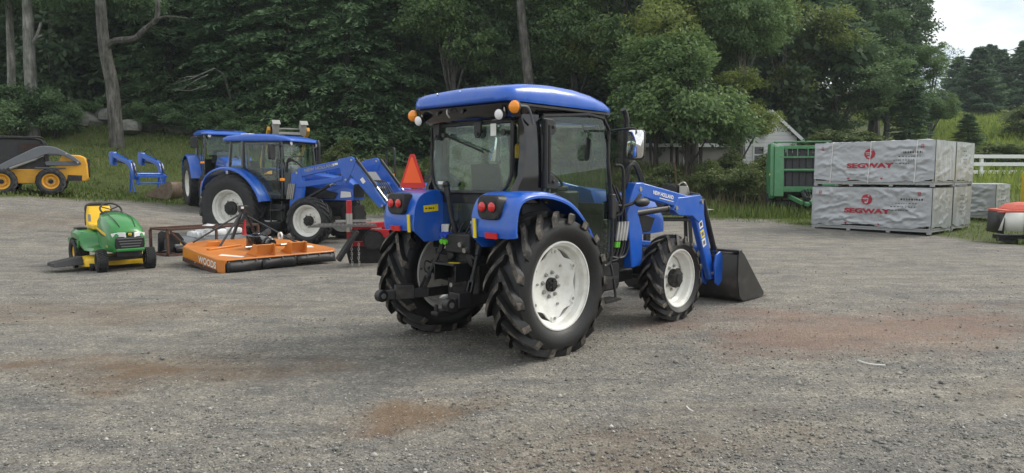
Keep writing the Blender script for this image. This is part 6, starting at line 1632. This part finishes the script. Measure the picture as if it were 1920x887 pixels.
m = MB(); m.cyl((.12, -.14, .42), (.12, .22, .42), .13, 18); m.lathe([(.16, -.15), (.16, -.13), (.05, -.13)], (.12, 0, .42), 'Y', 18); m.build('cable_drum', MT['darkmetal'], WN)
for c_i in range(2):
    m = MB(); x0, y0 = -.20 + .10 * c_i, -.20
    for k in range(10):
        z = .36 - .036 * k; a = (PI / 2 if k % 2 else 0)
        ring = [(x0 + (.012 * math.cos(t)) * math.cos(a) + .004 * math.sin(k * 1.7), y0 + (.012 * math.cos(t)) * math.sin(a) + .004 * math.cos(k), z + .024 * math.sin(t)) for t in [2 * PI * j / 10 for j in range(11)]]
        m.tube(ring, .0055, 5, cap=False)
    tag(m.build('chain', MT['steel'], WN, fix=False), kind='stuff')

# ================================================================ silver shrouded crates
def tarp_mat():
    m = pmat('silver_tarpaulin', (.40, .415, .435), .33, .45, .05, 3, bump=.22, bscale=26, dirt=((.46, .47, .48), .5, .8, 5, .3)); return m
MT['tarp'] = tarp_mat()
def wrinkle(u, v, seed, L, Hh):
    """depth of the folds at u (along), v (up) in metres"""
    u = np.asarray(u, float); v = np.asarray(v, float)
    a = fbm(u * 2.2 + v * 1.3, v * 4.5 - u * 1.6, seed) - .5
    r1 = np.abs(fbm(u * 1.1 - v * 1.8 + seed, u * .9 + v * 2.6, seed + 3) - .5) * 2          # long creases
    r2 = np.abs(fbm(u * 4.0 + v * 2.0, v * 7.0 - u * 2.2, seed + 7) - .5) * 2
    edge = np.minimum(np.minimum(u, L - u) / .25, 1) * np.minimum(np.minimum(v, Hh - v) / .14, 1)
    sag = -.035 * np.sin(np.pi * np.clip(u / L, 0, 1)) * np.sin(np.pi * np.clip(v / Hh, 0, 1))
    calm = 1 - .72 * np.exp(-(((u / L - .485) / .20) ** 4 + ((v / Hh - .55) / .30) ** 4)) * (1 if seed in (501, 511) else 0)
    return calm * (.7 * sag + .016 * a + .036 * (1 - r1) ** 9 + .012 * (1 - r2) ** 6) * np.clip(edge, .12, 1)
def crate(label, loc, az, L, D, Hh, seed, logo=True, straps=True, group='silver wrapped crates'):
    """local x runs along the long face, local y goes back, front face is y=0"""
    T = thing('wrapped_crate', label, 'crate', loc, az, group); pz = .11
    m = MB()
    for y in (.03, D - .03): m.bar((0, y, pz - .03), (L, y, pz - .03), .06, .05)
    for x in (.03, L / 3, 2 * L / 3, L - .03): m.bar((x, .062, pz - .032), (x, D - .062, pz - .032), .05, .045)
    m.build('pallet_deck', MT['galv'], T)
    for x in (.05, L / 3, 2 * L / 3, L - .05):
        for y in (.04, D - .04):
            m = MB(); m.box((x, y, .027), (.10, .08, .052)); m.build('pallet_foot', MT['galv'], T)
    for x in (.03, L - .03):
        for y in (.03, D - .03):
            m = MB(); m.bar((x, y, pz), (x, y, pz + Hh - .03), .045, .045); m.build('crate_post', MT['galv'], T)
    m = MB()
    for z in (pz + .02, pz + Hh - .03):
        for y in (.03, D - .03): m.bar((.055, y, z), (L - .055, y, z), .04, .04)
        for x in (.03, L - .03): m.bar((x, .055, z), (x, D - .055, z), .04, .04)
    m.build('crate_rail', MT['galv'], T)
    # shroud: four sides and a top, one skin
    m = MB()
    def face(O, U, Vv, N, l, h, sd, hem):
        nu, nv = max(8, int(l / .035)), max(8, int(h / .035)); uu, vv = np.meshgrid(np.linspace(0, l, nu + 1), np.linspace(0, h, nv + 1)); d = wrinkle(uu, vv, sd, l, h)
        if l < 1.8 and hem: d = .35 * d + .05 * (np.abs(fbm(uu * 4.2 + .5 * (h - vv) * (uu / l - .5), vv * .55, sd + 9) - .5) * 2 - .3) * np.clip(np.minimum(uu, l - uu) / .12, 0, 1)          # hanging pleats at the ends
        O, U, Vv, N = [np.array(q, float) for q in (O, U, Vv, N)]
        hm = np.clip(fbm(uu[0] * 1.9, 0 * uu[0], sd + 40) - .30, 0, 1) * .20 * hem
        low = np.clip(1 - vv / .25, 0, 1)
        P = O + uu[..., None] * U + (vv + low * hm[None, :])[..., None] * Vv + d[..., None] * N
        m.add(P.reshape(-1, 3), [(j * (nu + 1) + i, j * (nu + 1) + i + 1, (j + 1) * (nu + 1) + i + 1, (j + 1) * (nu + 1) + i) for j in range(nv) for i in range(nu)])
        return P
    face((0, -.012, pz), (1, 0, 0), (0, 0, 1), (0, -1, 0), L, Hh, seed, 1); face((L + .012, 0, pz), (0, 1, 0), (0, 0, 1), (1, 0, 0), D, Hh, seed + 1, 1)
    face((L, D + .012, pz), (-1, 0, 0), (0, 0, 1), (0, 1, 0), L, Hh, seed + 2, 1); face((-.012, D, pz), (0, -1, 0), (0, 0, 1), (-1, 0, 0), D, Hh, seed + 3, 1)
    face((-.01, -.01, pz + Hh), (1, 0, 0), (0, 1, 0), (0, 0, 1), L + .02, D + .02, seed + 4, 0)
    SH = m.build('shroud', MT['tarp'], T, ang=60, fix=False)
    def onface(x, z, lift):
        d = float(wrinkle(np.array([x]), np.array([z - pz]), seed, L, Hh)[0]); return Vector((x, -.012 - d - lift, z))
    if logo:
        cx, cz_ = L * .485, pz + Hh * .70
        m = MB(); R = .145; n = 40; V = [onface(cx, cz_, .016)]; F = []
        for q, rr in enumerate((R * .5, R)):
            V += [onface(cx + rr * math.cos(2 * PI * k / n), cz_ + rr * math.sin(2 * PI * k / n), .016) for k in range(n)]
        F = [(0, 1 + k, 1 + (k + 1) % n) for k in range(n)] + [(1 + k, 1 + n + k, 1 + n + (k + 1) % n, 1 + (k + 1) % n) for k in range(n)]
        m.add(V, F); EM = m.build('printed_emblem', MT['letred'], SH, fix=False)
        m = MB()
        def stroke(pts, w):
            for (a, b), (c_, d) in zip(pts[:-1], pts[1:]):
                L_ = math.hypot(c_ - a, d - b); nx_, nz_ = -(d - b) / L_ * w, (c_ - a) / L_ * w
                m.add([onface(cx + p, cz_ + q, .021) for p, q in ((a + nx_, b + nz_), (c_ + nx_, d + nz_), (c_ - nx_, d - nz_), (a - nx_, b - nz_))], [(0, 1, 2, 3)])
        stroke([(.04, .04), (.026, -.044), (.01, -.088), (-.026, -.096), (-.04, -.06)], .016); stroke([(-.11, .03), (-.02, .035), (.03, .02)], .010); stroke([(-.09, -.02), (-.03, .0), (.0, -.02)], .008)
        m.add([onface(cx + .05 + .024 * math.cos(2 * PI * k / 12), cz_ + .10 + .024 * math.sin(2 * PI * k / 12), .021) for k in range(12)], [tuple(range(12))]); m.build('emblem_figure', MT['tarp'], EM, fix=False)
        letters('printed_lettering', 'SEGWAY', .175, MT['letred'], SH, (0, 0, 0), (1, 0, 0), (0, 0, 1), 1.75, .008, 0, .016, warp=lambda x, y, l: onface(cx + x, pz + Hh * .41 + y, l))
        for (a, b) in ((.075, .88), (.905, .88)):
            for dz in (0, -.05):
                m = MB(); ring = [(-.03, .022), (.03, .022), (.03, -.022), (-.03, -.022)]
                for (p, q), (r_, s_) in zip(ring, ring[1:] + ring[:1]): m.bar(onface(L * a + p, pz + Hh * b + dz + q, .008), onface(L * a + r_, pz + Hh * b + dz + s_, .008), .004, .014)
                m.build('printed_mark', MT['letred'], SH, fix=False)
        for a in (.31, .59):
            m = MB(); m.add([onface(L * a + p, pz + .10 + q, .007) for p, q in ((-.04, .03), (.04, .03), (0, -.03))], [(0, 1, 2)]); m.build('printed_mark', MT['letred'], SH, fix=False)
        m = MB(); r = random.Random(seed)
        for row in range(4):
            xx = L * (.76 - .04 * row)
            for k in range(9):
                w_ = r.uniform(.02, .05); h_ = (.05 if row == 0 else .022); z_ = pz + Hh * (.70 - .085 * row); 
                if xx > L * .97: break
                m.add([onface(xx + p, z_ + q, .007) for p, q in ((0, 0), (w_, 0), (w_, h_), (0, h_))], [(0, 1, 2, 3)]); xx += w_ + r.uniform(.012, .05)
        tag(m.build('small_print', MT['letblack'], SH, fix=False), kind='stuff')
    else:
        m = MB(); r = random.Random(seed + 5)
        for row in range(5):
            for k in range(4):
                y_ = D * .40 + .08 * k; z_ = pz + Hh * (.78 - .1 * row); d = float(wrinkle(np.array([y_]), np.array([z_ - pz]), seed + 1, D, Hh)[0])
                m.box((L + .018 + d, y_, z_), (.004, r.uniform(.02, .06), .022))
        tag(m.build('small_print', MT['letblack'], SH, fix=False), kind='stuff')
    if straps:
        for a in (.15, .48, .85):
            m = MB(); zs = np.linspace(pz - .02, pz + Hh, 14); m.tube([onface(L * a + .004 * i, float(z) if i else pz - .02, .012) for i, z in enumerate(zs)] + [(L * a + .05, D * .5, pz + Hh + .03), (L * a + .05, D + .02, pz + Hh - .02)], .010, 5); m.build('strap', MT['sticker'], T, fix=False)
    return T
CL = Vector((8.94, 21.38)); CR = Vector((11.10, 18.98)); cd = (CR - CL); cl = cd.length; caz = math.degrees(math.atan2(cd.x, cd.y)); cb = Vector((-cd.y, cd.x)).normalized()
DD, HH = 1.56, 1.13; z0 = gz(10.2, 20.4) + .01
crate('lower front silver crate with printed red lettering, under the strapped one', (CL.x, CL.y, z0), caz, cl, DD, HH, 501)
crate('upper front silver crate with printed red lettering and white straps', (CL.x + .03, CL.y - .0, z0 + HH + .12 + .02), caz, cl, DD, HH, 511, True, True)
for o in [c for c in C.objects if c.name.startswith('strap') and c.parent and c.parent.get('label', '').startswith('lower front')]: bpy.data.objects.remove(o)
p = CL + cb * (DD + .10)
crate('lower rear silver crate, behind the front pair', (p.x, p.y, z0 + .02), caz, cl, DD, HH, 521, False, False)
crate('upper rear silver crate, stacked behind the front pair', (p.x + .02, p.y, z0 + HH + .14), caz, cl, DD, HH, 531, False, False)
p = Vector((at_px(1866, 23.6), 23.6)) - Vector((math.sin(math.radians(140)), math.cos(math.radians(140)))) * 2.3
crate('single silver crate standing alone on the grass, right of the stacks', (p.x, p.y, gz(15.5, 24) + .03), 140, 2.3, 1.40, 1.06, 541, False, False)

# ================================================================ green round baler
x = at_px(1500, 27); BL = thing('round_baler', 'green round hay baler with dark belts, half hidden by the silver crates', 'baler', (x, 27.0, gz(x, 27) + .02), 196)
# local x faces the camera
for sd in (-1, 1):
    W = empty_part('wheel', BL, (-.3, sd * 1.02, .40)); turf_tyre(.40, .34, .22, 22).build('tyre', MT['newrubber'], W); m = MB(); m.lathe([(.02, sd * .08), (.12, sd * .06), (.2, sd * .12), (.22, sd * .14), (.22, -sd * .1)], n=24); m.build('rim', MT['yel'], W)
    m = MB(); m.prism([(.62, .62), (.70, .75), (.64, 1.2), (.34, 2.55), (.22, 2.68), (-1.2, 2.72), (-1.85, 2.0), (-1.9, 1.2), (-1.4, .62)], sd * .98, sd * 1.13, 'xz'); m.build('side_panel', MT['grn2'], BL, bev=.03)
    m = MB(); m.prism([(.58, .64), (.80, .72), (.76, 1.25), (.44, 2.55), (.30, 2.60), (.36, 2.3), (.6, 1.2)], sd * .66, sd * .985, 'xz'); m.build('front_frame', MT['grn2'], BL, bev=.02)
    m = MB(); m.cyl((.45, sd * 1.13, 1.5), (.45, sd * 1.16, 1.5), .06, 12); m.build('side_cap', MT['yel'], BL)
m = MB(); m.box((.36, 0, 2.52), (.12, 1.64, .12)); m.build('top_beam', MT['grn2'], BL, bev=.015)
m = MB(); m.tube([(.60, -.82, 1.68), (.60, .82, 1.68)], .05, 12); m.build('cross_tube', MT['grn2'], BL); m = MB(); m.box((.52, 0, 2.16), (.05, 1.62, .06)); m.build('cross_bar', MT['grn2'], BL)
m = MB(); m.box((.70, 0, .98), (.14, 1.64, .20)); m.build('lower_beam', MT['grn2'], BL, bev=.015)
for k in range(7):
    y = -.70 + .233 * k
    m = MB(); m.loft([[(xx + t_, y + s_ * .105, z) for s_, t_ in ((-1, 0), (1, 0), (1, -.02), (-1, -.02))] for xx, z in ((.58, 1.06), (.47, 1.62), (.36, 2.1), (.30, 2.46))]); m.build('belt', MT['blackplastic'], BL)
for k in range(4): m = MB(); m.bar((.47, -.55 + .36 * k, 2.20), (.41, -.55 + .36 * k, 2.47), .03, .03); m.build('guard_rod', MT['grn2'], BL)
for (a, b, w_) in (((-1.1, -.9, 2.78), (.25, -.9, 2.70), .07), ((-1.1, .1, 2.80), (.25, .1, 2.72), .07), ((.1, -1.0, 2.73), (.1, 1.0, 2.73), .06)):
    m = MB(); m.tube([a, b], w_ / 2, 8); m.build('top_rail', MT['grn2'], BL)
m = MB(); m.bar((.5, .35, .72), (1.9, .12, .52), .10, .14); m.bar((.5, -.45, .72), (1.9, -.12, .52), .10, .14); m.bar((1.8, 0, .52), (2.4, 0, .48), .12, .12); m.build('drawbar', MT['grn2'], BL, bev=.012)
m = MB(); m.tube([(.6, .0, .90), (1.4, .0, .72), (2.1, .05, .66)], [.09, .07, .07], 12); m.build('drive_shaft_cover', MT['blackplastic'], BL)
for k in range(3): hose(BL, [(.7, .25 - .1 * k, 1.0), (1.1, .30 - .1 * k, .85), (1.5, .2, .55 + .05 * k), (2.0, .08, .68)], .018)
m = MB(); m.tube([(.35, -.9, .42), (.35, .9, .42)], .16, 14)
for k in range(12):
    for j in range(3): a = 2 * PI * j / 3 + k; m.bar((.35, -.82 + .15 * k, .42), (.35 + .30 * math.cos(a), -.82 + .15 * k, .42 + .24 * math.sin(a)), .012, .012)
m.build('pickup_reel', MT['darkmetal'], BL, fix=False)
m = MB(); m.box((-.6, 0, 1.5), (1.7, 1.9, 1.7)); m.build('bale_chamber', MT['black'], BL, bev=.1)
m = MB(); m.rbox((.72, .55, 1.0), (.12, .14, .12), .02); m.build('control_box', MT['palegrey'], BL)

# ================================================================ house behind the trees
MT['siding'] = pmat('white_clapboard', (.72, .73, .73), .6, 0, .06, 2, dirt=((.5, .5, .46), .5, .9, 2, .3)); MT['beige'] = pmat('beige_stucco', (.34, .325, .30), .85, 0, .12, 2, bump=.2); MT['shingle'] = pmat('dark_shingles', (.05, .05, .052), .9, 0, .3, 7, bump=.4, bscale=18); MT['dark'] = pmat('dark_interior', (.02, .02, .022), .8)
xh = at_px(1437, 42); HS = thing('house', 'white gabled house with beige wing half hidden behind the trees', 'house', (xh, 42, 1.9), 90)
ge = 2.0; gr_ = 3.45; hw = 1.62
m = MB(); m.prism([(-hw, -.6), (hw, -.6), (hw, ge), (0, gr_), (-hw, ge)], 0, 6, 'xz'); WL = m.build('gable_wall', MT['beige'], HS)
nb_ = 17
for k in range(nb_):
    z = -.5 + k * .215
    wz = hw if z + .2 < ge else hw * max(0, (gr_ - z - .2) / (gr_ - ge))
    if wz > .1: m = MB(); m.prism([(z, -.012), (z, -.036), (z + .205, -.014), (z + .205, -.012)], -wz, wz, 'yz'); m.v = [(a, c_, b) for (a, b, c_) in m.v]; b_ = m.build('clapboard', MT['siding'], WL)
for sd in (-1, 1):
    m = MB(); m.add([(0, -.25, gr_ + .10), (sd * (hw + .30), -.25, ge - .15), (sd * (hw + .30), 6.2, ge - .15), (0, 6.2, gr_ + .10)], [(0, 1, 2, 3)]); m.build('roof', MT['shingle'], HS, solid=.07)
    m = MB(); m.bar((sd * .02, -.27, gr_ + .02), (sd * (hw + .32), -.27, ge - .25), .05, .17); m.build('barge_board', MT['siding'], HS)
    m = MB(); m.bar((sd * (hw - .05), -.05, -.6), (sd * (hw - .05), -.05, ge - .05), .12, .06); m.build('corner_board', MT['siding'], HS)
def house_window(par, xc, zc, w_, h_, y):
    m = MB(); 
    for dx in (-w_ / 2, w_ / 2): m.box((xc + dx, y - .05, zc), (.09, .08, h_ + .1))
    for dz in (-h_ / 2, 0, h_ / 2): m.box((xc, y - .05, zc + dz), (w_ - .09, .075, .08))
    f = m.build('window', MT['siding'], par); m = MB(); m.box((xc, y - .045, zc), (w_ - .05, .02, h_ - .02)); m.build('pane', MT['wglass'], f)
    m = MB(); m.box((xc, y - .038, zc), (w_ - .02, .006, h_ - .01)); m.build('backing', MT['dark'], f)
house_window(HS, -.55, .95, .62, 1.0, 0); house_window(HS, .55, .95, .62, 1.0, 0)
m = MB(); m.box((-5.0, 3.2, .45), (6.4, 5.6, 2.3)); WG = m.build('wing_wall', MT['beige'], HS)
m = MB(); m.add([(-8.5, -.1, 1.50), (-1.7, -.1, 1.50), (-1.7, 3.2, 2.75), (-8.5, 3.2, 2.75)], [(0, 1, 2, 3)]); m.add([(-8.5, 6.5, 1.5), (-1.7, 6.5, 1.5), (-1.7, 3.2, 2.75), (-8.5, 3.2, 2.75)], [(3, 2, 1, 0)]); m.build('wing_roof', MT['shingle'], HS, solid=.08, fix=False)
m = MB(); m.box((-5.1, -.13, 1.50), (6.9, .06, .20)); m.build('eave_board', MT['siding'], HS)
m = MB(); m.box((-6.4, .37, .15), (.10, .05, 1.7)); m.build('corner_board', MT['siding'], HS); house_window(HS, -4.4, .6, .8, .8, .40)

# ================================================================ white rail fence
FN = thing('rail_fence', 'white board rail fence in front of the meadow at the right', 'fence', (20.6, 34.4, gz(20.6, 34.4)), 90)
fb = Vector(FN.location); MT['fencewhite'] = pmat('white_fence_board', (.78, .79, .80), .5, 0, .05, 3)
posts = [Vector((20.2 + 2.4 * k, 34.4 + .25 * k, 0)) for k in range(6)]
for q in posts:
    q.z = gz(q.x, q.y)
zf = posts[1].z
for k, q in enumerate(posts):
    m = MB(); m.box((q.x - fb.x, q.y + .09 - fb.y, (zf + 1.12 + q.z) / 2 - fb.z - .1), (.13, .13, zf + 1.12 - q.z + .2)); m.build('post', MT['fencewhite'], FN, bev=.008)
for a, b in zip(posts[:-1], posts[1:]):
    for z in (.30, .68, 1.05):
        m = MB(); m.bar((a.x - fb.x, a.y - fb.y, zf + z - fb.z), (b.x - fb.x - .004, b.y - fb.y, zf + z - fb.z), .04, .17); m.build('rail', MT['fencewhite'], FN, bev=.006)

# ================================================================ red disc mower and yellow machine at the right edge
x = at_px(1945, 17.6); RM = thing('disc_mower', 'sun bleached red disc mower with white and black curtains at the right edge', 'mower', (x, 17.6, gz(x, 17.6)), 95)
m = MB(); m.loft([[(a, b, z) for a, b in ((-1.05, -.55), (1.2, -.60), (1.3, .55), (-.85, .55))] for z in (.74, .80)] ); m.build('deck_cover', MT['red2'], RM, bev=.015)
m = MB(); m.loft([[(a * s_, b * s_, z) for a, b in ((-.85, -.42), (1.0, -.46), (1.1, .42), (-.7, .42))] for s_, z in ((1.0, .80), (.82, .93), (.5, .97))]); m.build('top_cover', MT['red2'], RM, bev=.02)
m = MB(); m.add([(-1.02, -.53, .74), (-1.08, -.36, .30), (-.62, -.56, .28), (-.60, -.56, .74)], [(0, 1, 2, 3)]); m.build('white_curtain', MT['whiteplastic'], RM, solid=.01)
m = MB(); m.add([(-.60, -.565, .74), (-.62, -.58, .20), (1.2, -.62, .16), (1.2, -.60, .74)], [(0, 1, 2, 3)]); m.build('front_curtain', MT['blackplastic'], RM, solid=.012)
m = MB(); m.add([(-1.02, -.50, .74), (-1.02, -.48, .22), (-.88, .5, .22), (-.86, .5, .74)], [(0, 1, 2, 3)]); m.build('side_curtain', MT['black'], RM, solid=.012)
m = MB(); m.box((-1.1, -.50, .755), (.18, .06, .03)); m.build('deck_corner', MT['red2'], RM, bev=.004); m = MB(); m.bar((-.2, 0, .93), (-.2, .0, 1.18), .06, .06); m.ball((-.2, 0, 1.2), .05); m.build('hitch_pin', MT['red2'], RM)
m = MB(); m.box((.2, 0, .12), (2.2, .4, .10)); m.box((.2, .3, .42), (.3, .2, .6)); m.box((-.7, -.1, .04), (.4, .3, .05)); m.build('cutter_bar', MT['darkmetal'], RM, bev=.01)
x = at_px(1916, 22); YM = thing('yellow_implement', 'curved yellow machine panel just showing at the right edge', 'implement', (x + .92, 22, gz(x + .9, 22)), 90)
m = MB(); m.loft([[(a * s_, y, 1.15 + b * s_) for a, b in rrect(.62, .70, .30, 5)] for y, s_ in ((-.5, .94), (-.44, 1), (.5, 1), (.55, .94))]); m.build('side_panel', MT['yel'], YM, ang=40)
for sd in (-1, 1):
    m = MB(); m.bar((sd * .4, 0, .5), (sd * .46, 0, .0), .1, .1); m.box((sd * .46, 0, .03), (.2, .3, .05)); m.build('stand_leg', MT['black'], YM)
m = MB(); m.box((0, 0, .42), (1.0, .8, .12)); m.build('base_frame', MT['black'], YM)

# ================================================================ black machine behind the tractor loader
BM = thing('log_splitter', 'black machine with control levers behind the tractor loader', 'splitter', (at_px(1258, 13.2), 13.2, gz(2.9, 13.2)), 92)
m = MB(); m.rbox((0, 0, 1.08), (1.05, .46, .34), .03, plane='xz'); m.build('main_box', MT['black'], BM, bev=.015)
for x_ in (-.42, .30):
    for y_ in (-.18, .18): m = MB(); m.bar((x_, y_, .92), (x_ + (.06 if x_ > 0 else -.03), y_ * 1.4, .0), .06, .06); m.build('stand_leg', MT['black'], BM)
m = MB(); m.box((0, 0, .82), (1.2, .5, .05)); m.box((-.1, 0, .3), (.9, .06, .06)); m.build('base_frame', MT['black'], BM, bev=.01)
m = MB(); m.rbox((-.02, 0, 1.36), (.26, .22, .22), .04); m.cyl((-.02, -.13, 1.36), (-.02, .13, 1.36), .10, 14); m.build('engine', MT['darkmetal'], BM, bev=.01)
m = MB(); m.rbox((.20, -.05, 1.34), (.16, .16, .18), .02); m.tube(curve_pts([(.1, -.08, 1.44), (.2, -.12, 1.50), (.28, -.1, 1.40), (.3, -.1, 1.28)], 4), .014, 6); m.build('valve_block', MT['steel'], BM, bev=.008)
for x_ in (-.12, -.04): m = MB(); m.tube([(x_, -.05, 1.44), (x_ + .005, -.05, 1.60)], .012, 6); m.ball((x_ + .005, -.05, 1.61), .018); m.build('control_lever', MT['black'], BM)
m = MB(); m.tube([(.10, .05, 1.25), (.08, .05, 1.70), (.05, .05, 1.86)], [.018, .014, .014], 8); m.build('tall_handle', MT['rust'], BM)
m = MB(); m.prism([(.52, .98), (.78, 1.0), (.52, 1.03)], -.05, .05, 'xz'); m.build('splitting_wedge', MT['sticker'], BM)
m = MB(); m.tube([(.30, -.2, 1.30), (.45, -.24, 1.27), (.50, -.2, 1.12)], .03, 8); m.build('pressure_hose', MT['hose'], BM)

# ================================================================ overhead wire, pole to the right, litter
m = MB(); a, b = P3(2010, 62, 34), P3(1330, 218, 60); pts = [a.lerp(b, t) - Vector((0, 0, 1.1 * 4 * t * (1 - t) * .35)) - a for t in [i / 14 for i in range(15)]]; m.tube(pts, .014, 5); o = m.build('overhead_wire', MT['black'], None, fix=False); o.location = a; tag(o, 'thin overhead wire crossing in front of the trees at the upper right', 'wire')
PO = thing('utility_pole', 'tall wooden utility pole with cross arm, out to the right of the yard', 'pole', (99, 14, 0), 90)
m = MB(); m.tube([(0, 0, -1), (0, 0, 8.6)], [.17, .12], 10); m.build('pole', MT['darkbark'], PO); m = MB(); m.box((0, 0, 8.0), (.12, 2.0, .14)); m.build('cross_arm', MT['darkbark'], PO)
for k in range(3): m = MB(); m.tube([(0, -.8 + .8 * k, 8.08), (-20, -50 + .8 * k, 6.9), (-45, -110, 7.8)], .02, 4); m.build('cable', MT['black'], PO)
for k, (pts, lab) in enumerate(((((3.03, 6.17), (3.045, 6.08), (3.09, 6.03), (3.18, 6.00)), 'bent white plastic strip lying on the gravel at the right'), (((1.22, 4.90), (1.225, 4.84), (1.24, 4.80)), 'small white strip lying on the gravel nearer the camera'))):
    m = MB(); P = [Vector((a, b, gz(a, b) + .014)) for a, b in pts]; m.tube([q - P[0] for q in curve_pts(P, 4)], .0055 if k == 0 else .004, 6); o = m.build('plastic_strip', MT['sticker'], None, fix=False); o.location = P[0]; tag(o, lab, 'litter')

# ================================================================ air: the faint veil that greys the woods
def haze_mat():
    m = bpy.data.materials.new('pale_haze'); m.use_nodes = True; nt = m.node_tree
    nt.nodes.remove(nt.nodes['Principled BSDF'])
    v = nt.nodes.new('ShaderNodeVolumePrincipled'); v.inputs['Color'].default_value = (.80, .90, .97, 1); v.inputs['Density'].default_value = .0005; v.inputs['Anisotropy'].default_value = .2
    nt.links.new(v.outputs[0], nt.nodes['Material Output'].inputs['Volume']); return m
_m = MB(); _m.box((0, 140, 14.5), (540, 580, 33)); HZ = _m.build('haze', haze_mat(), None, fix=True); tag(HZ, 'pale humid air lying over the yard and woods', 'haze', kind='stuff')
scene.cycles.volume_bounces = 0
